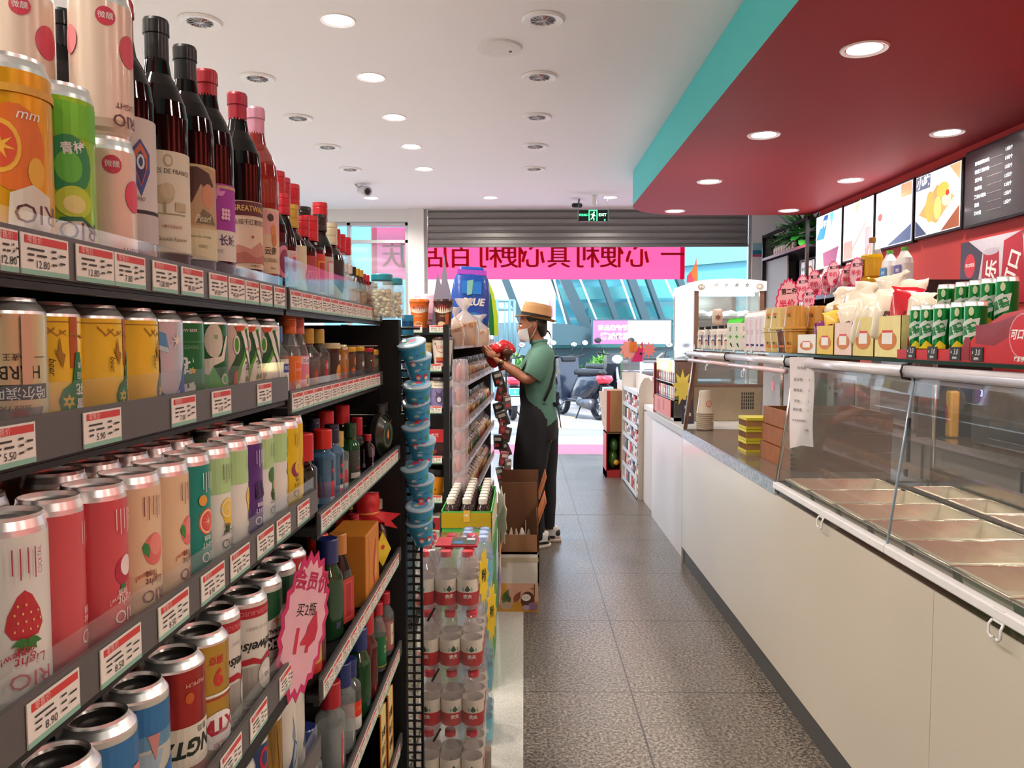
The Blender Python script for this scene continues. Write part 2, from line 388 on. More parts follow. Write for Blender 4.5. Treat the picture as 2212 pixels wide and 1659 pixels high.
def shelving(label, Y0, Y1, levels, end):
    t = thing('shelving_unit', label, 'shelving', (-.6, (Y0+Y1)/2, 0))
    def pt(name, b, par=t):
        o = obj(name, b, par); o.matrix_parent_inverse = Matrix.Translation((.6, -(Y0+Y1)/2, 0)) if par is t else Matrix(); return o
    pt('back_panel', B().box(-.8, -.78, Y0, Y1, 0, 1.445, m_blk))
    y = Y0+.012 if end else Y0
    pt('upright', B().box(-.83, -.8002, y-.01, y+.02, 0, 1.44, m_blk))
    for i, (Xf, zb, zs, tags, acr) in enumerate(levels):
        b = B().box(-.78, Xf-.006, Y0+.004, Y1-.004, zs-.012, zs, m_blk)
        s = pt('shelf', b)
        sp = B().box(Xf-.006, Xf-.001, Y0+.003, Y1-.003, zb, zb+.036, m_rail); sp.box(Xf-.016, Xf-.0061, Y0+.003, Y1-.003, zs-.018, zs-.0125, m_blk); pt('label_rail', sp, s)
        pt('clear_guard', B().box(Xf-.0076, Xf-.0064, Y0+.004, Y1-.004, zs, zb+acr, m_acr), s)
        for q, (y, w, pr) in enumerate(tags):
            pt('price_tag', price_tag(y, w, Xf, zb+.001, .031, pr, q), s)
    return t
def tags_px(Xf, zb, lst):
    out = []
    for x0, x1, pr in lst:
        y0, y1 = (edgeY(x, 735+(EYE-zb)*(1131-x)/abs(Xf), Xf, 1e-5) for x in (x0, x1)); out.append((y0, y1-y0, pr))
    return out
def reg(Y0, n, skip=()): return [(Y0+.0655*k, .062, '%d.90' % (5+k*7 % 30)) for k in range(n) if k not in skip]
U, LW = -.375, -.33
shelving('tall black shelving bay nearest the camera, cans and wine on its shelves', .3, 1.252, [
    (U, 1.449, 1.458, tags_px(U, 1.45, [(0, 40, '12.80'), (45, 148, '12.80'), (165, 246, '12.80'), (248, 314, '7.80'), (330, 383, '128.00'), (392, 439, '88.00'), (452, 491, '69.00'), (494, 528, '45.00'), (530, 559, '58.00'), (562, 588, '39.00'), (592, 615, '36.00')]), .05),
    (U, 1.306, 1.315, tags_px(U, 1.306, [(-25, 77, '5.50'), (181, 262, '5.90'), (371, 423, '7.00'), (458, 499, '6.50'), (556, 586, '8.80')]), .06),
    (LW, 1.126, 1.135, tags_px(LW, 1.126, [(60, 172, '8.90'), (218, 305, '8.50'), (343, 408, '8.50'), (435, 485, '8.90'), (498, 539, '8.90'), (556, 591, '8.90'), (598, 627, '8.90'), (643, 668, '8.90')]), .055),
    (LW, .911, .9, tags_px(LW, .911, [(477, 522, '9.90'), (541, 577, '7.90'), (604, 633, '6.90'), (652, 676, '9.90')]), .055),
    (LW, .72, .70, [], .055), (LW, .5, .48, [], .05), (LW, .15, .14, [], .05)], False)
t2 = shelving('black shelving bay further from the camera, liquor bottles on its shelves', 1.258, 2.1, [
    (U, 1.449, 1.458, reg(1.265, 12), .085), (U, 1.282, 1.29, reg(1.265, 12), .05), (LW, 1.083, 1.092, reg(1.265, 12), .04),
    (LW, .806, .815, reg(1.265, 12), .04), (LW, .548, .56, reg(1.265, 12), .04), (LW, .29, .3, reg(1.265, 12), .04), (LW, .07, .08, [], .04)], True)
# end frame: tall posts and wire mesh panel
g = B().box(-.385, -.335, 2.11, 2.15, 0, 1.455, m_blk).box(-.335, -.322, 2.115, 2.15, 0, 1.2, m_blk).box(-.8, -.77, 2.11, 2.15, 0, 1.455, m_blk)
fr = tag(obj('mesh_rack_end', g), 'tall black steel end frame with wire mesh at the far end of the liquor shelving', 'shelf frame')
g = B()
for k in range(62): g.tube([(-.40, 2.16, .03+k*.023), (-.285, 2.16, .03+k*.023)], .0042, m_blk, 4, False)
for k in range(6): g.tube([(-.285-k*.0225, 2.163, .03), (-.285-k*.0225, 2.163, 1.3)], .0042, m_blk, 4, False)
g.tube([(-.283, 2.16, .02), (-.283, 2.16, 1.3)], .004, m_blk, 6)
obj('wire_mesh', g, fr)
g = B().box(-.775, -.385, 2.105, 2.112, .05, 1.44, m_blk)
for z in (1.36, 1.385, 1.20, 1.17, .99): g.tube([(-.77, 2.1, z), (-.39, 2.1, z)], .0016, M('#a9a7a4', .3, .6), 4)
obj('end_panel', g, fr)

# ---------------------------------------------------------------- cans
W = '#efeee9'
def can(R, h, art, body, name='c', top='dark', upside=True, rough=.32, metal=.35):
    """aluminium can; 'upside' cans show their domed base on top"""
    mb = M(body, rough, metal, coat=.3, var=.02)
    b = B(); rt = R*.79
    b.lathe([(R*.76, 0), (R*.8, .0), (R*.84, .004), (R*.93, .008), (R, .016), (R, h-.013)], mb, 26)
    b.art(art, cyl(R), R, 180 if upside else 0)
    e = B()
    if top == 'dark':   # inverted base: narrow ring and deep dome
        e.lathe([(R, h-.013), (R*.985, h-.0105), (R*.86, h-.005), (R*.8, h-.003), (R*.775, h), (R*.73, h-.0005), (R*.70, h-.004), (R*.66, h-.006, m_alud), (R*.5, h-.0085), (0, h-.007)], m_alu, 26)
    else:
        e.lathe([(R, h-.013), (R*.97, h-.009), (R*.9, h-.003), (R*.895, h), (R*.855, h), (R*.84, h-.004), (R*.6, h-.005), (R*.36, h-.0035), (0, h-.0045)], m_alu, 26)
    return [('body', b.mesh('can_body')), ('metal_end', e.mesh('can_end'))]
def star(u, v, r, n=5, q=.42, a0=90):
    return [(u+(r if i % 2 == 0 else r*q)*math.cos(math.radians(a0)+pi*i/n), v+(r if i % 2 == 0 else r*q)*math.sin(math.radians(a0)+pi*i/n)) for i in range(2*n)]
def leaf(u, v, l, w, a):
    ca, sa = math.cos(math.radians(a)), math.sin(math.radians(a)); P = [(0, 0), (.25, .5), (.55, .5), (1, 0), (.55, -.5), (.25, -.5)]
    return [(u+l*x*ca-w*y*sa, v+l*x*sa+w*y*ca) for x, y in P]
def citrus(u, v, r, rind, pith, flesh):
    o = [('d', u, v, r, r, M(rind, .5)), ('d', u, v, r*.88, r*.88, M(pith, .5)), ('d', u, v, r*.76, r*.76, M(flesh, .5))]
    for k in range(5):
        a = pi*k/5; o.append(('p', [(u+r*.74*math.cos(a), v+r*.74*math.sin(a)), (u-r*.02*math.sin(a)-r*.0, v+r*.02*math.cos(a)), (u-r*.74*math.cos(a), v-r*.74*math.sin(a)), (u+r*.03*math.sin(a), v-r*.03*math.cos(a))], M(pith, .5)))
    return o
def rio(body, ink, fruit, extra=(), script=False):
    i = M(ink, .5)
    a = [('t', 'RIO', 2, 30, 16, dict(rot=180, w=1.05), i)]
    a += [('t', 'Light', 2, 43, 10, dict(rot=180, shear=.15), i)] if script else [('t', 'LIGHT', 2, 43, 8, dict(rot=180, w=1.2), i)]
    a += [('t', '微醺', -2, 51, 6, dict(rot=180), i)]
    for k in range(4): a.append(('r', -8+k*4.5, 104-k % 2*4, -7.2+k*4.5, 122, i))
    a.append(('t', 'COCKTAIL', 9, 112, 4, dict(rot=90), i))
    return can(.0285, .143, list(extra)+fruit+a, body, top='light', rough=.4, metal=.15)
straw = [('p', [(0, 92), (5, 88), (11, 76), (13, 66), (9, 59), (0, 57), (-9, 59), (-13, 66), (-11, 76), (-5, 88)], M('#c0333a', .45))]+[('d', -7+5*(k % 4)+(k//4 % 2)*2, 64+6*(k//4), .6, 1, M('#e8c070', .5)) for k in range(14)]+[('p', leaf(0, 58, 10, 5, a), M('#3f7a35', .5)) for a in (200, 235, 270, 305, 340)]+[('t', 'New!', -8, 48, 7, dict(rot=200, shear=.3), M('#c0333a', .5))]
lych = [('d', 0, 68, 10, 12, M('#b82840', .45)), ('d', 4, 72, 8, 9, M('#f2dcd8', .4)), ('p', leaf(0, 58, 10, 6, 250), M('#2f7a3c', .5)), ('t', 'New!', -8, 46, 7, dict(rot=200, shear=.3), M('#f3cfc8', .5))]
peach = [('d', 3, 72, 12, 15, M('#e2706a', .45)), ('d', 5, 76, 8, 10, M('#eb8c80', .45)), ('p', leaf(-8, 80, 16, 7, 285), M('#3c8a48', .5)), ('t', 'New!', -9, 50, 7, dict(rot=200, shear=.3), M('#cf5a50', .5))]
grape = citrus(0, 68, 14.5, '#e8653a', '#f5d9b8', '#e2544a')+[('d', -8, 92, 6, 6, M('#e9a23c', .5))]
lemon = [('d', 2, 62, 10, 14, M('#ecc23c', .5))]+citrus(0, 70, 12, '#e9b93a', '#faeec0', '#f0c95a')+[('p', leaf(2, 50, 12, 6, 225), M('#3d6b34', .5))]
purple = [('d', -6+4*(k % 4), 76-5*(k//4)+(k % 2)*2, 3.2, 3.2, M(('#3c2350', '#55336e')[k % 2], .4)) for k in range(16)]
lime = [('d', -3, 78, 10, 11, M('#3f7a35', .5)), ('d', 2, 52, 10, 10, M('#33662c', .5))]+citrus(5, 64, 9, '#3f7a35', '#f2e6c8', '#e0a050')
kumq = [('d', 5, 78, 8, 9, M('#2f6e3c', .5)), ('d', 6, 60, 7, 8, M('#2f6e3c', .5)), ('p', leaf(2, 90, 16, 6, 130), M('#8bb04a', .5)), ('p', leaf(0, 66, 14, 6, 140), M('#6fa04a', .5))]
passion = [('d', -3, 66, 12, 12, M('#8e2f4a', .45)), ('d', 2, 70, 10, 11, M('#e8b02c', .45)), ('d', 2, 70, 7, 8, M('#f2cf4e', .45))]+[('d', 2+3*math.cos(k), 70+4*math.sin(k), .8, 1.1, M('#4a3a20', .5)) for k in range(6)]
gtop = [('r', -89, 88, 89, 129, M('#b4d795', .5))]
RIO = dict(
    straw=rio('#e4e4da', '#b22c44', straw, script=True), pink=rio('#d9555a', '#f2dcd8', [('p', [(q[0]+6, q[1]) for q in leaf(0, 58, 10, 6, 250)], M('#2f7a3c', .5))], script=True),
    lychee=rio('#d64f56', '#f5ded8', lych, script=True), peach=rio('#e9c8a0', '#7a2f34', peach, script=True), teal=rio('#138f82', '#f0ede0', grape),
    lemon=rio('#eeece0', '#4a2f22', lemon, gtop), grape=rio('#5a2f80', '#efe6ef', purple), lime=rio('#eeece4', '#4a2f22', lime, gtop), kumquat=rio('#eceae0', '#4a3a2a', kumq, gtop),
    passion=rio('#ecc40c', '#5a3a14', passion))
def beer(R, h, art, body, metal=.5): return can(R, h, art, body, metal=metal)
K = M('#1c1a18', .5)
def snowy():  # yellow can, green badge with pavilion drawing
    br = M('#a8761c', .5); gn = M('#11753f', .45); wh = M(W, .5)
    a = [('r', -58, 100, 58, 101, br), ('r', 2, 60, 12, 105, M('#b5541c', .45))]
    for k in range(5): a += [('p', [(-28+10*k, 98-2*k), (-20+10*k, 90-1*k), (-12+10*k, 96-2*k), (-12+10*k, 94-2*k), (-20+10*k, 88), (-28+10*k, 96-2*k)], br)]
    a += [('p', [(-13, 78), (-10, 74), (-8, 88), (-6, 74), (-3, 72), (-6, 60)], br), ('p', [(8, 74), (14, 74), (17, 60), (18, 20), (14, 10), (8, 9), (4, 14), (-7, 22), (-10, 32), (-6, 42), (4, 48), (6, 62)], gn),
          ('p', star(-1, 31, 7, 6, .5), M('#e8c23c', .5)), ('d', -1, 31, 1.6, 1.6, gn), ('t', '花', 12, 42, 11, dict(rot=180, bold=.02), wh), ('t', '雪', 12, 29, 11, dict(rot=180, bold=.02), wh), ('t', '闯', 11.5, 54, 7, dict(rot=180), wh), ('t', '勇', 11.5, 63, 6.5, dict(rot=180), wh)]
    a += [('t', 'beer', -15, 62, 8, dict(rot=270, shear=.3), K)]
    return beer(.033, .118, a, '#f4cc34', .15)
def swirl(v):
    wh, g1, g2, og = M('#efeadd', .45), M('#57a832', .45), M('#1f5a33', .45), M('#e2603a', .45)
    def band(pts, w, m):
        l = [(p[0]-w, p[1]) for p in pts]+[(p[0]+w, p[1]+w*.4) for p in reversed(pts)]; return ('p', l, m)
    c = [(-14, 10), (-8, 24), (-2, 44), (6, 58), (12, 76), (10, 96)]; a = [band([(x-14, y) for x, y in c], 8, g2), band(c, 7, wh), band([(x-5, y+4) for x, y in c], 3, g1), band([(x+13, 106-y) for x, y in c], 8, g2),
         band([(x+10, 110-y) for x, y in c], 3.5, wh), ('d', -13, 78, 5, 13, wh), ('d', -13, 78, 3, 10, g1), ('p', [(-20, 12), (-14, 12), (-12, 44), (-17, 40)], og), ('p', [(-16, 104), (2, 104), (-2, 98), (-12, 96)], og)]
    if v: a += [('t', '花', 8, 50, 13, dict(rot=180, bold=.03), M('#4c5a44', .5)), ('t', '雪', 8, 35, 13, dict(rot=180, bold=.03), M('#4c5a44', .5)), ('t', '清爽', 7, 72, 5, dict(rot=0), og)]
    else: a += [('r', -34, 12, -22, 104, wh)]+[('r', -32+1.6*(k % 3), 16+k*3, -27, 17+k*3, K) for k in range(26)]
    return beer(.033, .118, a, '#dcd8c8', .3)
wh, gd = M(W, .45), M('#caa24a', .35, .6)
BEER = dict(
    harbin_pale=beer(.033, .118, [('t', 'HARBIN', 0, 60, 15, dict(rot=180, w=.85), K), ('r', -30, 38, 30, 50, K), ('t', '哈尔滨啤酒', 0, 44, 11, dict(rot=180), wh), ('t', '小麦王', 2, 72, 6, dict(rot=180), K), ('r', -28, 71, -14, 71.6, K), ('r', 16, 71, 28, 71.6, K), ('t', 'Since 1900', 0, 32, 6, dict(rot=180, shear=.3), K), ('p', [(-20, 22), (20, 22), (24, 32), (-16, 31)], M('#77726c', .5)), ('d', 4, 26, 6, 5, M('#8e4a44', .5)), ('p', [(-24, 8), (-6, 20), (6, 10), (24, 19), (24, 14), (6, 4), (-8, 12), (-24, 3)], M('#d47a2c', .45)), ('p', [(-26, 62), (-8, 104), (-6, 104), (-22, 62)], M('#cf8a3a', .5)), ('r', 6, 50, 14, 104, M('#d9a98a', .5))], '#d8cfa0'),
    snow_gold=snowy(),
    snow_blue=beer(.033, .118, [('p', [(-18, 96), (-6, 92), (-2, 70), (-14, 74)], M('#5d9fd0', .45)), ('p', [(-16, 80), (-4, 76), (-2, 70), (-14, 74)], M('#c6dcea', .4)), ('p', [(-20, 10), (24, 8), (26, 64), (16, 40), (8, 26), (-6, 22), (-14, 30), (-20, 24)], M('#1e46b4', .4)), ('p', [(-10, 24), (6, 12), (12, 30), (4, 22)], wh), ('p', star(8, 84, 9, 7, .3), M('#e8d8cc', .5))], '#c9d3dc'),
    snow_green=beer(.033, .118, [('t', '花', 0, 56, 21, dict(rot=180, bold=.03), wh), ('t', '雪', 0, 33, 21, dict(rot=180, bold=.03), wh), ('t', 'REFRESHING', 0, 76, 6, dict(rot=0), M('#7fb58c', .5)), ('r', -60, 82, 60, 83, M('#4f9a64', .5)), ('t', 'SNOW BEER', 0, 96, 5, dict(rot=0), wh), ('p', star(6, 48, 5, 5, .5), M('#e3b04a', .5))], '#0f7d46'),
    snow_lime=beer(.033, .118, [('d', -6, 84, 13, 22, M('#d9d0bc', .45)), ('p', [(-24, 8), (24, 8), (24, 30), (12, 44), (2, 34), (-12, 58), (-24, 62)], M('#49b23c', .4)), ('t', '零', -4, 88, 7, dict(rot=0), M('#7fb050', .5)), ('p', [(-22, 60), (4, 64), (14, 90), (18, 90), (9, 58), (-8, 52), (-14, 40), (-20, 42)], M('#e4dcc8', .45)), ('d', 10, 34, 6, 7, M('#e4dcc8', .45)), ('d', 10, 34, 4, 5, M('#49b23c', .45)), ('p', [(-22, 22), (-12, 8), (-22, 8)], M('#e4dcc8', .45))], '#176b3c'),
    swirl=swirl(True), swirl_back=swirl(False))
H5 = .168
BIG = dict(
    white=can(.033, H5, [('t', 'LAGER BEER', 0, 132, 8, dict(rot=180, shear=.2), M('#5c5248', .5)), ('r', -50, 118, 50, 119, gd)], '#d9d4c8'),
    ice=can(.033, H5, [('r', -104, 122, 104, 150, M('#3f7fb8', .35, .4)), ('r', -104, 108, 104, 122, M('#6f9fc0', .35, .4)), ('p', [(-26, 104), (-8, 60), (8, 104)], M('#9fb4c0', .4)), ('p', [(-28, 66), (30, 92), (30, 76), (-28, 50)], M('#2c72b4', .4)), ('t', 'ICE', 4, 76, 13, dict(rot=180, shear=.2, bold=.03), wh), ('t', 'HARBIN', 6, 48, 22, dict(rot=180, bold=.04, w=.85), M('#1c2c78', .45)), ('p', [(-10, 122), (-2, 96), (4, 122)], M('#c98a84', .45))], '#cfd0c4'),
    tsu=can(.033, H5, [('r', -60, 52, 60, 96, M('#d8d3c0', .45)), ('t', 'TSINGTAO', 0, 74, 24, dict(rot=180, shear=.2, bold=.04), M('#1e2a20', .5)), ('t', '青岛', 10, 90, 8, dict(rot=180), M('#1e2a20', .5)), ('d', -6, 126, 5, 6, M('#c05a1c', .4)), ('t', 'PREMIUM', 2, 140, 6, dict(rot=180), M('#dcae9c', .5)), ('p', [(-30, 48), (10, 20), (34, 48), (34, 30), (8, 6), (-30, 30)], M('#d8c03a', .4))], '#a82420', rough=.25, metal=.6),
    ala=can(.033, H5, [('t', '9', 0, 118, 26, dict(rot=180, bold=.05), M('#c8372c', .5)), ('t', '清爽', -2, 138, 10, dict(rot=180, bold=.02), M('#c8372c', .5)), ('r', -60, 92, 60, 94, M('#b8383a', .5)), ('r', -60, 96, 60, 99, wh), ('d', 0, 56, 26, 22, wh), ('t', 'XTM', 0, 62, 24, dict(rot=180, bold=.04), M('#b8263a', .5)), ('t', '雪原', 0, 40, 9, dict(rot=180), M('#b8263a', .5))], '#c89a38', metal=.7),
    bud=can(.033, H5, [('r', -104, 138, 104, 152, M('#b3202c', .45)), ('t', 'ANHEUSER-BUSCH', 0, 145, 8, dict(rot=180), M('#e08a8a', .5)), ('t', 'Budweiser', 0, 100, 19, dict(rot=180, shear=.35, bold=.02), K), ('t', 'KING OF BEERS', 0, 124, 6, dict(rot=180), M('#b9b2a6', .5)), ('p', [(-60, 80), (-12, 86), (0, 80), (12, 86), (60, 80), (60, 74), (12, 78), (0, 74), (-12, 78), (-60, 74)], M('#b3202c', .45)), ('r', -104, 24, 104, 74, M('#b4afa4', .4, .3)), ('d', 10, 58, 17, 22, M('#77736c', .45)), ('d', 10, 58, 15.5, 20, M('#d4cfc4', .45)), ('p', star(10, 58, 15, 4, .5, 45), M('#e4e0d6', .45)), ('t', 'AB', 10, 58, 9, dict(rot=180), K), ('t', 'brewed by our original process', 0, 30, 4, dict(rot=180), K), ('t', 'from the choicest hops rice', 0, 24, 4, dict(rot=180), K), ('r', -104, 16, 104, 20, M('#7a1c26', .45))], '#e2ded3', metal=.2),
    beck=can(.033, H5, [('p', [(-104, 148), (-104, 118), (-30, 104), (0, 112), (30, 124), (60, 132), (104, 118), (104, 148)], M('#17512f', .45)), ('t', 'PURE MALT', 0, 92, 8, dict(rot=180, bold=.03), K), ('r', -40, 66, 40, 84, K), ('t', 'BECK', 2, 75, 17, dict(rot=180, bold=.04), wh), ('p', star(-2, 106, 7, 4, .4), M('#cf7a4a', .5)), ('t', 'German Pilsner', 0, 54, 5, dict(rot=180), M('#cf7a4a', .5)), ('t', '13', 10, 44, 12, dict(rot=180, bold=.04), M('#b8383a', .5)), ('r', -104, 16, 104, 36, M('#17512f', .45))], '#dcd8cc', metal=.2),
    dali=can(.033, H5, [('d', 2, 138, 12, 10, wh), ('r', -104, 100, 104, 128, wh), ('t', '大理', 2, 120, 14, dict(rot=0), M('#8c2630', .5)), ('t', 'DALI', 0, 84, 26, dict(rot=0, bold=.04), wh), ('r', -104, 20, 104, 50, wh)], '#b82432', metal=.3),
    blue=can(.033, H5, [('t', 'K', 0, 120, 22, dict(rot=0, bold=.04), wh), ('r', -60, 140, 60, 150, M('#203a70', .4))], '#2c5c9c', top='light', upside=False),
    bluered=can(.033, H5, [('d', 8, 134, 12, 16, M('#b8263a', .4)), ('d', 8, 134, 7, 10, M('#2a3f6c', .4)), ('r', -8, 96, 6, 118, wh), ('t', 'M', -1, 107, 14, dict(rot=0, bold=.04), K)], '#324c78', top='light', upside=False),
    gold=can(.033, H5, [('t', 'MALT', 0, 50, 10, dict(rot=90), K), ('p', [(-12, 150), (-4, 80), (4, 150)], M('#7a5a24', .4)), ('p', [(4, 140), (10, 60), (14, 140)], M('#8e6a2a', .4))], '#b88a34', top='light', upside=False, metal=.7),
    ink=can(.033, .184, [('p', [(2, 130), (4, 110), (0, 96), (6, 84), (10, 92), (8, 110)], M('#8a94a2', .45)), ('p', [(6, 90), (16, 80), (12, 60), (2, 40), (-8, 34), (-12, 44), (-2, 62)], M('#4a5c78', .45)), ('p', [(8, 84), (14, 76), (8, 58), (0, 46), (2, 62)], M('#a9b4c4', .45)), ('t', '纯生', 18, 20, 10, dict(rot=0, bold=.03), K)], '#dedacd', top='light', upside=False, metal=.1))
def row(kind_map, seq, X, R, y, zs, name, cat, group, lab, side=1, rz0=0., dz=None):
    """seq: (edge pixel, key, words) near to far"""
    out = []
    for i, s in enumerate(seq):
        XX, Y, q = fit(s[0], y, X, R, zs)
        o = inst(name, kind_map[s[1]], lab % s[2] if '%s' in lab else s[2], cat, (XX, Y, zs+.0005), rz0+(s[3] if len(s) > 3 else 0), group, (q, q, 1)); out.append(Y)
    return out
third = 'on the third shelf of the near bay'
seqR = [(106, 'straw', 'white strawberry cocktail can, nearest the camera', -.55), (184, 'pink', 'plain pink cocktail can between the strawberry and the lychee cans', .35), (277, 'lychee', 'pink cocktail can with a pale lychee print', -.1), (350, 'peach', 'peach-beige cocktail can beside the pink lychee can', -.35), (411, 'peach', 'peach-beige cocktail can touching the teal can', -.05), (457, 'teal', 'teal grapefruit cocktail can', -.15), (501, 'lemon', 'white and green lemon cocktail can beside the teal can', -.2), (539, 'lemon', 'white and green lemon cocktail can beside the purple can', .25), (570, 'grape', 'purple grape cocktail can', -.2), (594, 'lime', 'pale lime cocktail can beside the purple can', .05), (624, 'kumquat', 'pale green cocktail can with leafy fruit beside the yellow cans', .3), (648, 'passion', 'yellow passion-fruit cocktail can in front of the last one', -.1), (658, 'passion', 'last yellow passion-fruit cocktail can, half hidden by its twin', .45)]
YR = row(RIO, seqR, -.369, .0285, 1150, 1.135, 'cocktail_can', 'drink can', 'cocktail cans in the front row', '%s, third shelf')
prev = 0
for r, X in ((1, -.434), (2, -.494)):
    for i, Y in enumerate(YR[:-1]):
        if i and Y-prev < .0585: continue
        prev = Y
        inst('cocktail_can', RIO[seqR[i][1]], 'upside-down cocktail can in the %s row of the third shelf, %s from the camera' % (('', 'second', 'rear')[r], ORD[i]), 'drink can', (X-.006*r, Y+.004*r, 1.1355), i*.7, 'cocktail cans behind the front row')
seqB = [(106, 'harbin_pale', 'cream beer can with black band', -.75), (179, 'snow_gold', 'yellow beer can with green badge, nearest of the three', -.35), (272, 'snow_gold', 'yellow beer can with green badge, middle of the three', .05), (345, 'snow_gold', 'yellow beer can with green badge, last of the three', .3), (398, 'snow_blue', 'silver-white beer can with blue foot', -.5), (443, 'snow_green', 'plain green beer can with two large white characters', -.75), (494, 'snow_lime', 'green beer can with pale swirl and bright green foot', -.5), (539, 'swirl', 'swirl-patterned green and white beer can, nearest of the three', -.3), (566, 'swirl', 'swirl-patterned green and white beer can, middle of the three', -.45), (606, 'swirl_back', 'swirl-patterned beer can showing its fine print, last of the three', -.6)]
YB = row(BEER, seqB, -.418, .033, 800, 1.315, 'beer_can', 'beer can', 'beer cans on the second shelf', '%s, second shelf')
seqG = [(214, 'white', 'cream 500 millilitre beer can nearest the camera', -.6), (294, 'ice', 'blue and cream beer can in front of its twin', .2), (364, 'ice', 'blue and cream beer can with slanted band, second of its kind', -.5), (443, 'tsu', 'dark red tall beer can', -.45), (495, 'ala', 'golden tall beer can', -.5), (521, 'bud', 'white tall beer can with red collar, half hidden by the golden can', .1), (580, 'bud', 'white tall beer can with red collar and black script, fully seen', -.45), (612, 'beck', 'dark green and white beer can nearer the camera', -.4), (642, 'beck', 'dark green and white beer can further away', -.35), (665, 'dali', 'red and white tall beer can at the far end', -.4)]
YG = row(BIG, seqG, -.375, .033, 1400, .9, 'beer_can', 'beer can', 'tall beer cans on the fourth shelf', '%s, fourth shelf')
prev = 0
for i, Y in enumerate(YG[:-1]):
    if i and Y-prev < .067: continue
    prev = Y
    inst('beer_can', BIG[seqG[i][1]], 'tall beer can in the second row of the fourth shelf, %s from the camera' % ORD[i], 'beer can', (-.45, Y, .9005), i*.5, 'second row of tall beer cans')
seqL = [(552, 'blue', 'blue beer can lowest in view', -.6), (580, 'bluered', 'navy beer can with red ring', -.5), (611, 'gold', 'dull gold beer can', -.5), (643, 'ink', 'taller white can with blue ink print', -.4), (660, 'ink', 'taller white can with blue ink print, further one', .2)]
YL5 = row(BIG, seqL, -.374, .033, 1620, .7, 'beer_can', 'beer can', 'cans on the fifth shelf', '%s, fifth shelf')

# ---- top shelf of the near bay: tall cans and stacked cans
RC = dict(
    yellow=can(.033, .165, [('d', 2, 92, 24, 34, M('#e0701e', .4)), ('d', -8, 92, 15, 21, M('#efb23a', .4)), ('d', -8, 92, 12, 17, M('#d8502a', .4)), ('p', star(-8, 92, 11, 7, .35), M('#efb23a', .4)), ('d', 18, 74, 7, 12, M('#e8b03a', .4)), ('t', 'mm', 12, 118, 12, dict(rot=0, shear=.3), wh), ('p', [(-4, 28), (30, 28), (30, 56), (14, 64), (-2, 56)], M('#dcd6c4', .45)), ('t', 'RIO', 18, 42, 22, dict(rot=180), M('#5a2230', .5)), ('r', -104, 134, 104, 140, M('#e0a83a', .4))], '#e2a30c', top='light'),
    green=can(.033, .165, [('r', -104, 118, 104, 148, M('#6cc22e', .35, .3)), ('d', 4, 94, 22, 26, M('#138a4c', .4)), ('d', 4, 92, 12, 14, M('#5cbf3c', .4)), ('t', '青柠', 8, 108, 11, dict(rot=10, bold=.02), wh), ('d', 8, 62, 17, 14, M('#bfd43a', .4)), ('d', 8, 60, 10, 8, M('#e6dc8a', .4)), ('p', [(-16, 12), (30, 10), (30, 36), (14, 46), (-6, 44), (-16, 34)], M('#dcd6c4', .45)), ('p', [(-16, 36), (-4, 48), (14, 50), (32, 38), (32, 34), (14, 46), (-6, 44)], M('#0f6a44', .4)), ('t', 'RIO', 12, 38, 22, dict(rot=180), M('#4a2230', .5))], '#8fc41c', top='light'),
    cream=can(.0285, .1395, [('d', -4, 112, 9, 9, M('#cf3a50', .45)), ('t', '微醺', -4, 112, 7, dict(rot=0), wh), ('d', 20, 84, 12, 16, M('#dd4a60', .45)), ('t', 'RIO', 14, 16, 17, dict(rot=180), M('#5a2a30', .5)), ('t', 'LIGHT', 14, 30, 8, dict(rot=180), M('#5a2a30', .5)), ('d', -40, 90, 9, 14, M('#e58a90', .45))], '#e6cdb8', top='light', metal=.15))
for x, k, w_, rz in ((117, 'yellow', 'yellow and orange tall fruit can on the top shelf, left of the green can', -.9), (208, 'green', 'bright green tall fruit can on the top shelf between yellow can and cream stack', -.85)):
    X_, Y_, q_ = fit(x, 350, -.418, .033, 1.458); inst('cocktail_can', RC[k], w_, 'drink can', (X_, Y_, 1.4585), rz, None, (q_, q_, 1))
Ys = fit(292, 300, -.418, .0285, 1.458)[1]
inst('cocktail_can', RC['cream'], 'lower cream can of the stacked pair beside the wine bottles', 'drink can', (-.418, Ys, 1.4585), -.7, 'stacked cream cans')
inst('cocktail_can', RC['cream'], 'upper cream can of the stacked pair beside the wine bottles', 'drink can', (-.418, Ys, 1.5985), -.78, 'stacked cream cans')
Yb = fit(120, 60, -.482, .0285, 1.458)[1]
inst('cocktail_can', RC['cream'], 'lower cream can of the pair behind the yellow can', 'drink can', (-.482, Yb, 1.4585), -.9, 'stacked cream cans')
inst('cocktail_can', RC['cream'], 'upper cream can of the pair behind the yellow can', 'drink can', (-.482, Yb, 1.5985), -.9, 'stacked cream cans')
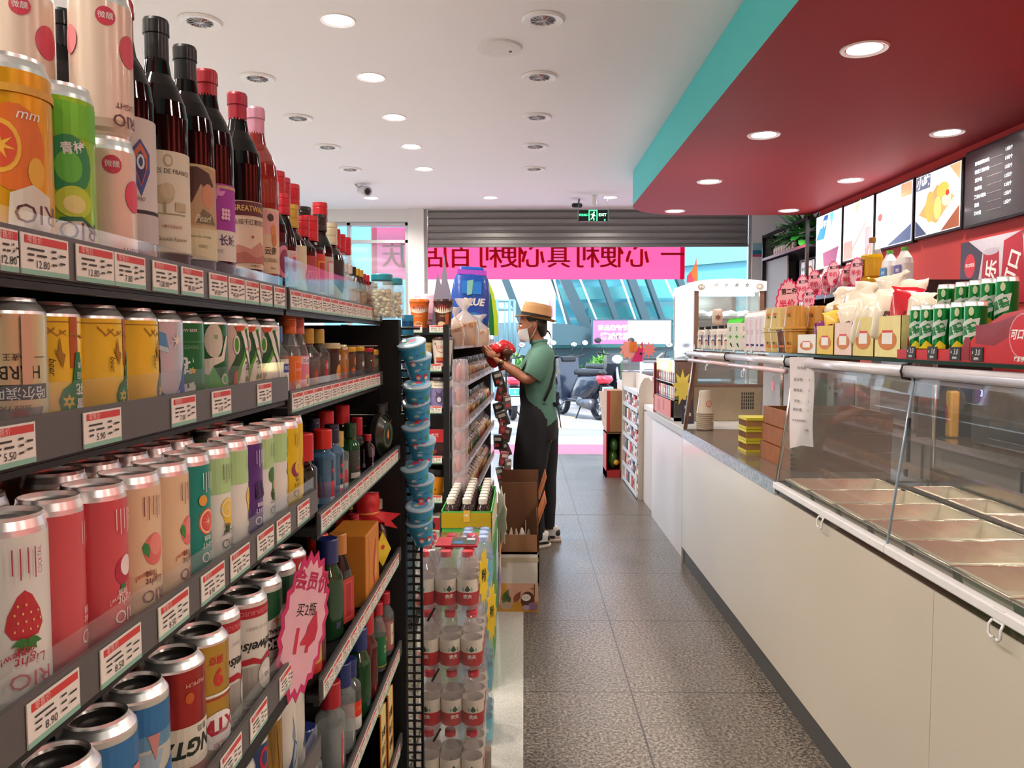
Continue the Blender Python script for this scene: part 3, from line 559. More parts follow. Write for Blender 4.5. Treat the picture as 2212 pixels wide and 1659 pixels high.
# ================================================================= BOTTLES
def bottle(prof, glass, label=None, cap=None, p=2, sx=1, sy=1, art=(), liquid=None, seg=24, art_flat=None, neck_art=None):
    """prof: (r, z) glass profile; label: (z0, z1, r, material); cap: (profile, material); art printed on the label"""
    out = []; b = B().lathe(prof, glass, seg, p=p, sx=sx, sy=sy)
    if liquid: b.lathe(liquid[0], liquid[1], seg, p=p, sx=sx, sy=sy)
    out.append(('glass_body', b.mesh('bottle_glass')))
    if label:
        z0, z1, r, m = label[:4]; span = label[4] if len(label) > 4 else pi*2
        l = B(); n = 28
        if art_flat:
            f = flat((art_flat, 0, z0), (0, 1, 0), (0, 0, 1)); l.box(art_flat-.0006, art_flat, -r, r, z0, z1, m); l.art(art, f)
        else:
            l.add([(r*math.cos(a), r*math.sin(a), z) for z in (z0, z1) for a in [-span/2+span*k/n for k in range(n+1)]], [(k, k+1, n+2+k, n+1+k) for k in range(n)], m, True)
            l.art(art, cyl(r, z0), r)
        out.append(('label', l.mesh('bottle_label')))
    if cap:
        c = B().lathe(cap[0], cap[1], 20, p=cap[2] if len(cap) > 2 else 2)
        if neck_art: c.art(neck_art[1], cyl(neck_art[0]), neck_art[0])
        out.append(('cap', c.mesh('bottle_cap')))
    return out
g_wine = M('#0b0809', .07, spec=.5, var=0); g_rose = M('#a8301e', .08, clear=.45, var=0); g_clr = M('#dfe8e6', .04, clear=.86, var=0)
g_grn = M('#1e6b2a', .06, clear=.45, var=0); g_blue = M('#6fa6cf', .05, clear=.6, var=0); g_dk = M('#1f1512', .06, coat=.4, var=0); g_amb = M('#5a2412', .06, clear=.3, var=0)
def winep(R=.0375, h=.302, sh=.195, rn=.0145):
    return [(0, .004), (R*.8, .0), (R, .005), (R, sh), (R*.93, sh+.018), (R*.72, sh+.036), (R*.48, sh+.05), (rn*1.05, sh+.066), (rn, sh+.08), (rn, h-.003), (rn*.8, h)]
def capsule(h, l, col, band=None, rn=.0152):
    m = M(col, .35, .3, coat=.2, var=.01)
    if band: return ([(rn, h-l), (rn+.0005, h-l), (rn+.0005, h-l+.012, M(band, .25, .8)), (rn+.0003, h-l+.0121, m), (rn, h-.018), (rn+.0016, h-.017), (rn+.0016, h-.003), (rn, h+.0005), (0, h+.001)], m)
    return ([(rn, h-l), (rn, h-.018), (rn+.0016, h-.017), (rn+.0016, h-.003), (rn, h+.0005), (0, h+.001)], m)
cream = M('#ddd6bf', .6); ch = '#2c2622'
def wine(label, art, cap, lz=(.055, .15), glass=None, **k):
    return bottle(winep(**k), glass or g_wine, (lz[0], lz[1], .0379, label), cap, art=art)
WINE = dict(
    eye=wine(M('#d4cfc8', .6), [('r', -118, 0, 118, 30, M('#c3bdb8', .6)), ('r', -118, 30, 118, 34, M('#241c22', .5)), ('p', leaf(14, 108, 60, 26, 270), M('#3a4a8c', .5)), ('p', leaf(14, 104, 46, 18, 270), M('#c8643a', .5)), ('p', leaf(14, 96, 36, 13, 270), M('#2a2a5c', .5)), ('d', 14, 84, 5, 8, M('#cfd6e2', .5)), ('d', 14, 84, 2.5, 5, M('#22406a', .5)), ('t', 'Camino', 4, 46, 9, dict(shear=.4), M('#8a4a62', .5))], capsule(.302, .085, '#b3202c', '#d9b13a'), (.045, .175)),
    vignes=wine(cream, [('t', 'VIGNES DE FRANCE', 0, 92, 7.5, dict(rot=0), M('#4c4030', .5)), ('d', 0, 104, 6, 7, M('#b3a684', .5)), ('d', 0, 104, 4, 5, cream), ('d', -6, 66, 13, 11, M('#bdb08c', .5)), ('d', -2, 70, 10, 9, M('#cabd9a', .5)), ('r', -7, 44, -4, 58, M('#a5966e', .5)), ('r', -20, 44, 24, 45, M('#a5966e', .5)), ('r', 8, 48, 24, 58, M('#bdb08c', .5)), ('t', 'VIN ROUGE', 4, 30, 5, dict(rot=0), M('#a5403a', .5)), ('t', 'Grande Reserve', 4, 16, 6, dict(shear=.3), M('#6b5a3a', .5)), ('r', -118, 0, 118, 1.4, M('#8c7a3a', .5)), ('t', '750ml', -16, 6, 4, dict(rot=0), M('#8a7f66', .5))], capsule(.308, .075, '#1b1b1c'), (.04, .155), h=.308),
    portrait=wine(M('#c9b384', .6), [('r', -118, 42, 118, 112, M('#b99872', .6)), ('p', [(-20, 110), (-4, 112), (16, 106), (26, 92), (12, 84), (2, 92), (-10, 70), (-20, 60)], M('#4a2a1c', .6)), ('d', 14, 78, 11, 15, M('#c98a6a', .6)), ('p', [(-6, 44), (4, 62), (20, 56), (30, 44)], M('#7a6a48', .6)), ('t', 'Pearl', 4, 50, 12, dict(shear=.4), M('#e6dcc0', .5)), ('r', -118, 0, 118, 38, M('#d6cda6', .6)), ('t', 'VINO', 4, 16, 6, dict(rot=0), M('#7a6a40', .5)), ('t', 'Red wine of origin', 2, 28, 4, dict(rot=0), M('#8a7a50', .5))], capsule(.302, .075, '#232425', '#c9a24a'), (.04, .155)),
    purple=wine(M('#a02a9a', .5), [('r', -118, 0, 118, 40, M('#ddd5c8', .6)), ('r', -118, 94, 118, 98, M('#c9a07a', .5)), ('t', '长城', 6, 26, 15, dict(rot=0, bold=.02), M('#4a3a6a', .5)), ('t', '干红', -8, 12, 6, dict(rot=0), M('#6a5a5a', .5))]+[('d', -2+5*(k % 3)-k//6, 66-5*(k//3), 2.6, 2.6, M('#e6b6c8', .5)) for k in range(9)]+[('p', leaf(-10, 84, 14, 6, 30+k*60), M('#d98ac0', .5)) for k in range(4)], capsule(.295, .075, '#a52430', None), (.045, .145), h=.295),
    wall=wine(M('#e2c9ae', .6), [('r', -118, 76, 118, 96, M('#5a1c22', .5)), ('t', 'GREATWALL', 2, 86, 11, dict(rot=0, bold=.02), M('#e0b95a', .5)), ('t', '长城干红葡萄酒', 2, 66, 9, dict(rot=0), M('#3a2620', .5)), ('p', [(-60, 22), (-20, 34), (0, 28), (20, 40), (60, 24), (60, 12), (-60, 12)], M('#c98a78', .6)), ('p', [(-60, 14), (-10, 24), (10, 16), (60, 28), (60, 8), (-60, 8)], M('#b26a5c', .6)), ('d', 4, 46, 2, 2, M('#b3202c', .5)), ('t', '中粮葡萄酒', 8, 4, 4, dict(rot=0), M('#3a2620', .5))], capsule(.3, .07, '#a52838', None), (.045, .142), h=.3),
    yunnan=wine(M('#dcc3a4', .6), [('r', -20, 60, 40, 96, M('#e2a8a0', .6)), ('d', 0, 86, 7, 6, M('#3a3028', .5)), ('d', 6, 66, 6, 10, M('#d98a4a', .5)), ('d', 8, 52, 6, 10, M('#c9763a', .5)), ('t', '云南', 0, 34, 13, dict(rot=0, bold=.02), M('#4a4030', .5)), ('t', 'YUNNAN', 0, 20, 10, dict(rot=0, w=.7), M('#8a7a5a', .5)), ('t', '750ml', 4, 8, 5, dict(rot=0), M('#5a4a3a', .5))], capsule(.302, .062, '#d79ab0', None), (.045, .145), glass=g_rose))
seqW = [(342, 'eye', 'wine bottle with coloured eye emblem and red gold-banded capsule', -.95), (413, 'vignes', 'dark wine bottle with cream tree label and black capsule', -.85), (468, 'portrait', 'wine bottle with woman portrait label and black gold-banded capsule', -.75), (509, 'purple', 'wine bottle with purple and white label', -.6), (568, 'wall', 'wine bottle with brown-banded pink landscape label', -.75), (603, 'yunnan', 'rose wine bottle with pink capsule, last of the tall bottles', -.6)]
for x, k, lb, rz in seqW:
    X_, Y_, q_ = fit(x, 480, -.4185, .033, 1.458); inst('wine_bottle', WINE[k], lb+', top shelf', 'bottle', (X_, Y_, 1.4585), rz, 'wine bottles on the top shelf', (.87*q_, .87*q_, 1))
inst('wine_bottle', wine(cream, [], capsule(.302, .07, '#1b1b1c')), 'dark bottle with black cap peeking over the stacked cream cans', 'bottle', (-.51, edgeY(215, 60, -.51, .0375), 1.4585), -.8, 'wine bottles on the top shelf')

def small(R, h, sh, cap, capcol, glass, label=None, art=(), capl=.045, p=2, rn=None, sx=1, sy=1, capm=.3, af=None, liquid=None):
    rn = rn or R*.42
    prof = [(0, .003), (R*.85, 0), (R, .004), (R, sh), (R*.9, sh+(h-capl-sh)*.3), (rn*1.15, h-capl-.008), (rn, h-capl+.002), (rn, h-.006)]
    m = M(capcol, .35, .1, coat=.3, var=.02); r = rn*1.25
    cp = {'screw': [(r, h-capl), (r*1.04, h-capl+.004), (r, h-capl*.62), (r*1.03, h-capl*.58), (r*1.03, h-capl*.3), (r, h-capl*.28), (r*1.04, h-capl*.22), (r, h-.002), (0, h)],
          'plug': [(r*1.25, h-capl), (r*1.25, h-.003), (r*1.15, h), (0, h)], 'lid': [(R*1.04, h-.014), (R*1.05, h-.004), (R*.98, h), (0, h)]}[cap]
    if cap == 'lid': prof = [(0, .003), (R*.9, 0), (R, .004), (R, h-.012), (R*.95, h-.006)]
    return bottle(prof, glass, label, (cp, m), p, sx, sy, art=art, art_flat=af, seg=24)
lab = lambda c: M(c, .55)
far = 'of the far bay'
Z = dict(
    roundlab=small(.034, .26, .15, 'screw', '#cfcabc', g_dk, (.05, .13, .0345, lab('#3a1c28')), [('d', 0, 40, 24, 34, lab('#d98aa0')), ('d', 2, 40, 16, 26, lab('#8e2f5a'))], .05),
    redlab=small(.034, .285, .15, 'screw', '#c3202e', g_dk, (.05, .14, .0345, lab('#dcc8c0')), [('d', 0, 50, 22, 36, lab('#e6b0b0')), ('d', -2, 56, 8, 20, lab('#c8404a'))], .055),
    creamlab=small(.036, .235, .14, 'screw', '#c6a53c', g_dk, (.03, .14, .0365, lab('#e0d6b0')), [('d', 22, 40, 16, 20, lab('#c3203a'))], .055),
    char=small(.035, .22, .135, 'screw', '#c32430', g_dk, (.03, .125, .0355, lab('#b8403e')), [('t', '双喜', 0, 46, 30, dict(rot=0), lab('#e2a08a'))], .05),
    bigred=small(.036, .22, .14, 'screw', '#c9202a', g_dk, (.03, .13, .0365, lab('#d8401c')), [('r', -14, 8, 14, 84, lab('#e89a1c')), ('r', -10, 12, 10, 80, lab('#b8261c'))], .06, rn=.017),
    jager=small(.034, .25, .15, 'screw', '#22201c', g_dk, (.03, .14, .0345, lab('#c9c4b0')), [('r', -14, 8, 14, 100, lab('#d98a9a')), ('r', -10, 14, 10, 94, lab('#e6ddd0'))], .045),
    bailey=small(.034, .24, .14, 'screw', '#d9cfae', g_dk, (.02, .14, .0345, lab('#2a1c18')), [('p', [(-30, 0), (30, 0), (30, 70), (0, 30), (-30, 60)], lab('#d9cfa0')), ('d', 10, 90, 8, 18, lab('#5a4a6a'))], .06),
    clearred=small(.030, .25, .15, 'screw', '#c01c2c', g_clr, (.04, .12, .0305, lab('#e6d6d8')), [('d', 0, 40, 12, 18, lab('#d98a9a'))], .055),
    mini_blk=small(.024, .19, .11, 'screw', '#1d1d20', g_clr, (.03, .09, .0245, lab('#c9c9d2')), (), .035),
    mini_wht=small(.024, .19, .11, 'screw', '#d6d0c2', g_clr, (.03, .09, .0245, lab('#d6d6da')), (), .035),
    mini_gold=small(.024, .19, .11, 'screw', '#c9a12e', g_amb, (.03, .09, .0245, lab('#a86a1c')), (), .03),
    mini_red=small(.024, .18, .10, 'screw', '#c3202a', M('#b3101c', .06, clear=.3, var=0), (.03, .08, .0245, lab('#8e1c1c')), (), .03),
    mini_dark=small(.027, .17, .11, 'screw', '#26321e', g_dk, (.03, .09, .0275, lab('#2c4a2a')), (), .025, rn=.018),
    check=small(.030, .20, .12, 'screw', '#2c6fae', g_clr, (.012, .115, .0305, lab('#e3dfd4')), [('r', -10, 70, 20, 92, lab('#1f4f9a')), ('t', 'RIO', 5, 81, 14, dict(rot=0), wh), ('t', '强爽', -2, 55, 9, dict(rot=90), lab('#2c4a7a'))], .042),
    apple=small(.034, .235, .125, 'screw', '#df6a2a', g_clr, (.01, .125, .0345, lab('#ee7a2c')), [('r', -8, 50, 20, 100, lab('#f0a070')), ('r', -6, 52, 18, 98, lab('#ee6a2c')), ('t', '江小白', 6, 78, 8, dict(rot=0), wh), ('d', 2, 24, 12, 16, lab('#dfe0a0')), ('d', 2, 24, 3, 5, lab('#8a6a2a')), ('d', -16, 30, 9, 16, lab('#c8352a')), ('d', 20, 16, 9, 12, lab('#8fae3c'))], .05, rn=.018),
    peachb=small(.034, .235, .125, 'screw', '#cf6a5c', g_clr, (.01, .125, .0345, lab('#e58aa0')), [('r', -60, 92, 60, 112, lab('#ead0dc')), ('t', '江小白', 6, 100, 10, dict(rot=0, bold=.02), lab('#2c3a7c')), ('d', 8, 44, 11, 20, lab('#f0c48a')), ('d', 8, 44, 5, 9, lab('#6a2a1c'))], .05, rn=.018),
    xiao1=small(.033, .205, .12, 'plug', '#c39a3e', M('#8a7a72', .06, clear=.6, var=0), (.02, .11, .0335, lab('#6a5248')), [('p', star(0, 44, 22, 6, .6), lab('#c8402c'))], .045, 4.5),
    xiao2=small(.033, .205, .12, 'plug', '#c9a648', M('#8a7a72', .06, clear=.6, var=0), (.02, .115, .0335, lab('#4a3a3c')), [('r', -10, 40, 22, 88, lab('#b8242c')), ('t', '小', 6, 70, 22, dict(rot=0, bold=.02), wh), ('p', star(8, 16, 8, 6, .3), lab('#c9c4bc'))], .045, 4.5),
    jar_gold=small(.031, .125, .10, 'lid', '#d8c89a', M('#4a2a18', .08, clear=.3, var=0), (.015, .10, .0315, lab('#3c2418')), [('d', 4, 34, 12, 22, lab('#e2901c')), ('p', star(6, 20, 10, 8, .6), lab('#c8481c')), ('r', 2, 66, 16, 80, lab('#d9cfb8'))]),
    jar_amb=small(.028, .12, .10, 'lid', '#d8c89a', M('#b8701c', .08, clear=.3, var=0), (.015, .10, .0285, lab('#b87a28')), [('d', 4, 30, 9, 20, lab('#d9601c')), ('r', 2, 66, 14, 80, lab('#d9cfb8'))], p=5),
    jar_yel=small(.031, .118, .10, 'lid', '#e0a81c', M('#6a3a18', .08, clear=.4, var=0), (.015, .095, .0315, lab('#5c3820')), [('d', 10, 62, 9, 12, lab('#e0701c')), ('p', star(-2, 34, 12, 5, .6), lab('#d8601c'))]),
    jar_yel2=small(.029, .118, .10, 'lid', '#d9a91c', M('#5a4a3a', .08, clear=.5, var=0), (.015, .095, .0295, lab('#57473c')), [('p', star(2, 50, 10, 5, .6), lab('#cfc8bc')), ('d', -2, 16, 5, 5, lab('#c8302a'))]),
    jar_red=small(.030, .118, .10, 'lid', '#c8243a', M('#4a3a34', .08, clear=.4, var=0), (.015, .095, .0305, lab('#4a3a34')), [('r', 0, 4, 16, 80, lab('#c02838')), ('d', -8, 60, 2, 2, M('#3fe05a', .4, emit=1))]),
    jar_red2=small(.034, .11, .09, 'lid', '#c8283a', M('#2c2a28', .08, clear=.3, var=0), (.015, .085, .0345, lab('#2c2c2c')), [('t', '酸梅', 0, 40, 16, dict(rot=0), lab('#b8b4a8'))]),
    jar_tiny=small(.020, .085, .07, 'lid', '#d9a62c', M('#6a6a58', .08, clear=.5, var=0), (.01, .06, .0205, lab('#7a7a58')), ()),
    red_tall=small(.030, .20, .12, 'plug', '#c8242c', g_dk, (.02, .115, .0305, lab('#2a2220')), [('d', 18, 40, 14, 44, lab('#8a8480'))], .06, rn=.0165, p=3),
    redstar=small(.031, .205, .135, 'plug', '#d8281c', g_blue, (.012, .125, .0315, lab('#33404f')), [('r', -70, 16, 70, 58, lab('#d83038')), ('t', '江小白', 2, 36, 14, dict(rot=0, bold=.02), lab('#5a4a4a')), ('p', star(4, 86, 10), lab('#e03a2c')), ('r', -70, 0, 70, 16, lab('#d9d8de')), ('t', '43', 0, 8, 8, dict(rot=0), lab('#3a3a6a'))], .05, rn=.0165, p=3),
    navy=small(.031, .215, .135, 'screw', '#23243c', g_blue, (.012, .125, .0315, lab('#2c2f38')), [('p', star(4, 84, 10), lab('#d83a34')), ('t', '白', 0, 54, 18, dict(rot=0, bold=.03), lab('#c83a4a')), ('r', -70, 0, 70, 30, lab('#e0dcd8')), ('r', -20, 8, 30, 20, lab('#d86a78'))], .055, rn=.016, p=3),
    yelred=small(.026, .19, .12, 'screw', '#d3b65c', g_clr, (.012, .10, .0265, lab('#8c8c84')), [('r', -60, 20, 60, 60, lab('#c83a3a')), ('r', -60, 0, 60, 20, lab('#d9d5cc'))], .05, p=3),
    green=small(.031, .205, .13, 'screw', '#1d4a28', g_grn, (.02, .115, .0315, lab('#3d443c'), 2.4), [('p', star(6, 66, 7), lab('#d83a34')), ('t', '兰花', 2, 34, 12, dict(rot=0, bold=.02), lab('#d83a34')), ('r', -30, 2, 30, 20, lab('#d9d4c8'))], .05, rn=.016),
    clearr2=small(.027, .215, .13, 'plug', '#c01c2c', g_clr, (.03, .11, .0275, lab('#5c5a58')), (), .075, rn=.014),
    flask=small(.030, .165, .10, 'plug', '#b3202c', g_dk, (.012, .10, .0305, lab('#8a7a9a')), [('t', '竹叶', 2, 60, 14, dict(rot=90), lab('#d98ac0')), ('r', -60, 0, 60, 20, lab('#c9c4d2'))], .03, p=5),
    strawb=small(.036, .27, .16, 'plug', '#c01c28', M('#6a2420', .06, clear=.45, var=0), (.012, .15, .0362, M('#8a4038', .1, clear=.5, var=0)), [('d', 8, 24, 9, 11, lab('#c8302a')), ('p', leaf(8, 36, 14, 6, 60), lab('#2c5a2a')), ('r', 8, 90, 14, 140, lab('#c8502c'))], .065, 3.5, .019),
    grapeb=small(.036, .27, .16, 'plug', '#24306e', M('#2c5a34', .06, clear=.45, var=0), (.012, .15, .0362, M('#3a6a44', .1, clear=.5, var=0)), [('d', -4+6*(k % 3), 20+6*(k//3), 3, 3, lab('#55507a')) for k in range(9)], .065, 3.5, .019),
    mei=small(.035, .28, .15, 'plug', '#c8803c', g_dk, (.02, .15, .03, lab('#b83a34')), [('r', -18, 10, 18, 120, lab('#c8504a')), ('r', -14, 16, 14, 114, lab('#a8262c'))], .06, 5, .017, af=.0362),
    crimson=small(.034, .285, .16, 'screw', '#a81c34', M('#2a0f12', .06, clear=.2, var=0), (.02, .14, .0345, lab('#a82838')), [('d', 0, 60, 14, 26, lab('#c8a04a')), ('d', 0, 60, 9, 18, lab('#3a4a5a'))], .07, 2, .016),
    soy_w=small(.030, .25, .17, 'screw', '#c3bda8', g_amb, (.012, .13, .0305, lab('#ddd0bc')), [('t', '清酒', 2, 90, 12, dict(rot=90), lab('#2a2018')), ('r', -60, 0, 60, 12, lab('#c9b890'))], .045, rn=.0155),
    soy_g=small(.028, .235, .15, 'screw', '#c9a93c', g_amb, (.012, .12, .0285, lab('#e0d8cc')), [('t', '花雕', 2, 80, 16, dict(rot=90, bold=.02), lab('#2a2018'))], .035, rn=.0145),
    clear_red=small(.036, .27, .17, 'plug', '#b8202c', g_clr, (.015, .15, .0362, M('#c9cfc8', .1, clear=.75, var=0)), [('p', [(0, 10), (26, 30), (26, 110), (10, 128), (0, 90)], lab('#b8242c')), ('p', [(6, 16), (24, 36), (24, 104), (12, 120)], lab('#dcc8a4')), ('r', 12, 40, 18, 90, lab('#6a2a2c'))], .07, 4, .019),
    clear_blue=small(.036, .27, .17, 'plug', '#23306e', g_clr, (.015, .15, .0362, M('#c9cfc8', .1, clear=.75, var=0)), [('p', [(4, 10), (26, 30), (26, 110), (12, 120)], lab('#dcc8a4')), ('r', 12, 40, 18, 90, lab('#3a2a4a'))], .07, 4, .019),
    clear_green=small(.032, .25, .15, 'plug', '#c02430', g_clr, (.02, .13, .0325, lab('#1c6a3c')), [('t', '玉泉', 2, 60, 16, dict(rot=90, shear=.2), lab('#c8d8a0')), ('d', 12, 96, 6, 8, lab('#e0b03a')), ('r', -60, 0, 60, 4, lab('#c9b84a'))], .045, 2, .014),
    hua=small(.032, .24, .15, 'plug', '#b8202c', g_clr, (.02, .13, .0325, lab('#b8463a')), [('r', -10, 20, 14, 100, lab('#d8cba8')), ('t', '酒', 2, 60, 16, dict(rot=0), lab('#b8242c'))], .045, 4, .014),
    erg=small(.031, .205, .13, 'screw', '#26306a', g_clr, (.012, .12, .0315, lab('#4a4a44')), [('r', -70, 40, 70, 80, lab('#d82c1c')), ('r', -70, 6, 70, 40, lab('#cfccc4')), ('t', '二锅头', 0, 60, 12, dict(rot=0), lab('#e0a03a'))], .05, rn=.016),
)
y0 = edgeY(788, 1200, -.345, 1e-5)
_pl[.81] = _pl.get(.81, [])+[(-.385, y0+.04, .04), (-.385, y0+.11, .04), (-.405, 2.0, .075)]
_pl[.82] = _pl[.81]
ZSC = dict(roundlab=.79, creamlab=.8, bigred=.85, jager=.8, bailey=.82, check=.675, apple=.655, peachb=.65, xiao1=.645, xiao2=.645, jar_gold=.83, jar_amb=.83, jar_yel=.8, jar_yel2=.8, jar_red=.76, jar_red2=.77,
    red_tall=.76, redstar=.7, navy=.68, yelred=.66, green=.64, clearr2=.57, flask=.51, strawb=.77, grapeb=.73, mei=.69, crimson=.6, soy_w=.63, soy_g=.66, clear_red=.69, clear_blue=.68, erg=.8, clear_green=.7, hua=.7)
ZSC[('redlab', 1.458)] = .69; ZSC[('char', 1.458)] = .8; ZSC[('char', .56)] = .7; ZSC[('redstar', .815)] = .9
def srow(z, y, X, seq, where, name='liquor_bottle', cat='bottle', grp=None):
    for i, q in enumerate(seq):
        x, k, R, txt = q[:4]; XX = q[4] if len(q) > 4 else X; rz = q[5] if len(q) > 5 else -.35
        sc = ZSC.get((k, z), ZSC.get(k, 1)); XX, YY, q = fit(x, y, XX, R*sc*1.03, z); inst(name, Z[k], txt+', '+where, cat, (XX, YY, z+.0005), rz, grp, (sc*q, sc*q, sc))
srow(1.458, 520, -.42, [(622, 'roundlab', .034, 'white-capped dark bottle with pink round label'), (643, 'redlab', .034, 'dark bottle with pink oval label'), (663, 'creamlab', .036, 'yellow-capped bottle with cream label'), (685, 'char', .035, 'dark bottle with red character label'),
     (703, 'bigred', .036, 'fat red-capped bottle with orange framed label'), (721, 'jager', .034, 'black-capped bottle with pink-edged label'), (743, 'bailey', .034, 'cream-necked brown bottle with slanted label')], 'top shelf', grp='liquor bottles on the top shelf')
for k, (x, kk, X) in enumerate(((612, 'redlab', -.50), (628, 'redlab', -.50), (644, 'redlab', -.50), (664, 'redlab', -.50), (682, 'jager', -.47), (699, 'bailey', -.5), (720, 'redlab', -.50))):
    inst('liquor_bottle', Z[kk], '%s bottle behind the front row of the top shelf, %s from the left' % (('red-capped', 'black-capped', 'cream-necked')[('redlab', 'jager', 'bailey').index(kk)], ORD[k]), 'bottle', (lambda f_: (f_[0], f_[1], 1.4585))(fit(x, 450, X, .034, 1.458)), .6, 'bottles behind the top front row')
for k, (x, kk, w_) in enumerate(((746, 'clearred', 'clear red-capped bottle, nearest of three'), (757, 'clearred', 'clear red-capped bottle, middle of three'), (768, 'clearred', 'clear red-capped bottle, furthest of three'))):
    inst('liquor_bottle', Z[kk], w_+', top shelf', 'bottle', (lambda f_: (f_[0], f_[1], 1.4585))(fit(x, 520, -.46, .0255, 1.458)), .1, 'clear bottles with red caps', .85)
kk = ['mini_blk', 'mini_wht', 'mini_wht', 'mini_blk', 'mini_gold', 'mini_gold', 'mini_red', 'mini_red', 'mini_dark', 'mini_dark']
nm = dict(mini_blk='small black-capped clear bottle', mini_wht='small white-capped clear bottle', mini_gold='small gold-capped amber bottle', mini_red='small bright red bottle', mini_dark='small squat dark bottle')
for k, x in enumerate((752, 761, 769, 777, 785, 792, 798, 805, 811, 818)):
    inst('miniature_bottle', Z[kk[k]], '%s at the far end of the top shelf, %s' % (nm[kk[k]], 'nearer' if k in (0, 1, 4, 6, 8) else 'further'), 'bottle', (lambda f_: (f_[0], f_[1], 1.4585))(fit(x, 590, -.405, .016, 1.458)), .2*k, 'miniature bottles on the top shelf', .57 if k > 7 else .62)
# nut jars with teal lids, on the end frame
jar = B().lathe([(0, .002), (.03, 0), (.034, .004), (.034, .085), (.028, .1), (.026, .104)], M('#e8efec', .05, clear=.75, var=0), 22)
lid = B().lathe([(.029, .102), (.03, .104), (.03, .118), (.027, .121), (0, .121)], M('#2c94a4', .4), 22)
nuts = B(); random.seed(3)
for k in range(170):
    a = random.random()*6.28; r = .026*math.sqrt(random.random()); nuts.ball((r*math.cos(a), r*math.sin(a), .008+.068*random.random()), (.0065, .005, .005), M('#e8dcb4', .6), 6, 4)
jm = [('glass_jar', jar.mesh('jar')), ('teal_lid', lid.mesh('lid')), ('nuts', nuts.mesh('nuts'))]
def nutjar(x, X, lb, sc=1):
    t = inst('nut_jar', jm, lb, 'jar', (X, edgeY(x, 640, X, .034), 1.4565), 0, 'nut jars at the end of the top shelf', sc)
    for c in t.children:
        if c.name.startswith('nuts'): c['kind'] = 'stuff'
nutjar(855, -.355, 'jar of pale nuts with teal lid, nearer of two', .9); nutjar(876, -.35, 'jar of pale nuts with teal lid, further of two', .9)

srow(1.29, 760, -.418, [(624, 'check', .030, 'bottle with blue checkered neck band and pale label'), (651, 'apple', .034, 'orange-capped bottle with orange apple label', -.418, -.5), (668, 'peachb', .034, 'salmon-capped bottle with pink apricot label', -.418, -.5),
     (688, 'xiao1', .033, 'tan-capped square bottle with red star print'), (710, 'xiao2', .033, 'tan-capped square bottle with red character label')], 'second shelf')
srow(1.29, 780, -.415, [(736, 'jar_gold', .031, 'pale-lidded dark jar with orange print'), (750, 'jar_amb', .028, 'pale-lidded amber square jar'), (769, 'jar_yel', .031, 'yellow-lidded jar with orange print'), (788, 'jar_yel2', .029, 'yellow-lidded jar with white print'), (808, 'jar_red', .030, 'red-lidded jar with red stripe'), (829, 'jar_red2', .034, 'wide red-lidded black jar'), (818, 'jar_tiny', .020, 'tiny yellow-lidded jar before the wide one', -.40)], 'second shelf', 'preserve_jar', 'jar')
srow(1.092, 980, -.372, [(683, 'red_tall', .030, 'red-capped dark bottle nearest the yellow cans'), (723, 'redstar', .031, 'red-capped blue bottle with red star'), (742, 'navy', .031, 'navy-capped blue bottle with red star'), (752, 'yelred', .026, 'yellow-and-red capped clear bottle'), (778, 'green', .031, 'green bottle with green cap'), (787, 'clearr2', .027, 'tall red-capped clear bottle', -.40), (808, 'flask', .030, 'small square dark flask with lilac label')], 'third shelf')
srow(1.092, 960, -.44, [(700, 'navy', .031, 'navy-capped bottle behind the red-capped pair'), (726, 'red_tall', .030, 'red-capped bottle behind the navy one'), (760, 'red_tall', .030, 'red-capped bottle behind the green one')], 'third shelf rear')
srow(.815, 1250, -.374, [(699, 'strawb', .036, 'red-capped square bottle with strawberry print', -.374, -.5), (738, 'grapeb', .036, 'blue-capped square bottle with grape print', -.385, -.5), (757, 'mei', .035, 'orange-capped square dark bottle with red label'), (785, 'crimson', .034, 'crimson-capped dark bottle with medallion label')], 'fourth shelf')
srow(.815, 1200, -.372, [(833, 'soy_w', .030, 'cream-capped brown bottle with pale label', -.39), (852, 'soy_g', .028, 'gold-capped brown bottle with two characters')], 'fourth shelf')
srow(.815, 1200, -.445, [(716, 'redstar', .031, 'red-star bottle behind the strawberry one', -.42), (770, 'soy_g', .028, 'gold-capped bottle behind the crimson one'), (800, 'soy_w', .030, 'cream-capped bottle behind the orange carton'), (815, 'soy_g', .028, 'gold-capped bottle beside the orange carton')], 'fourth shelf rear')
srow(.56, 1500, -.372, [(690, 'clear_blue', .036, 'blue-capped clear square bottle nearest'), (742, 'clear_red', .036, 'red-capped clear square bottle with red leaf label'), (765, 'clear_blue', .036, 'blue-capped clear square bottle by the sorghum bottle'), (781, 'erg', .031, 'small flask bottle with orange-red band'), (800, 'grapeb', .036, 'blue-capped grape bottle'), (815, 'strawb', .036, 'red-capped strawberry bottle'), (836, 'clear_green', .032, 'clear bottle with green label'), (851, 'hua', .032, 'clear bottle with red and cream label'), (862, 'char', .035, 'dark red-labelled bottle')], 'fifth shelf')
srow(.3, 1700, -.372, [(720, 'erg', .031, 'flask bottle low down'), (752, 'clear_red', .036, 'red-capped clear bottle low down'), (785, 'hua', .032, 'cream-labelled clear bottle low down')], 'sixth shelf')
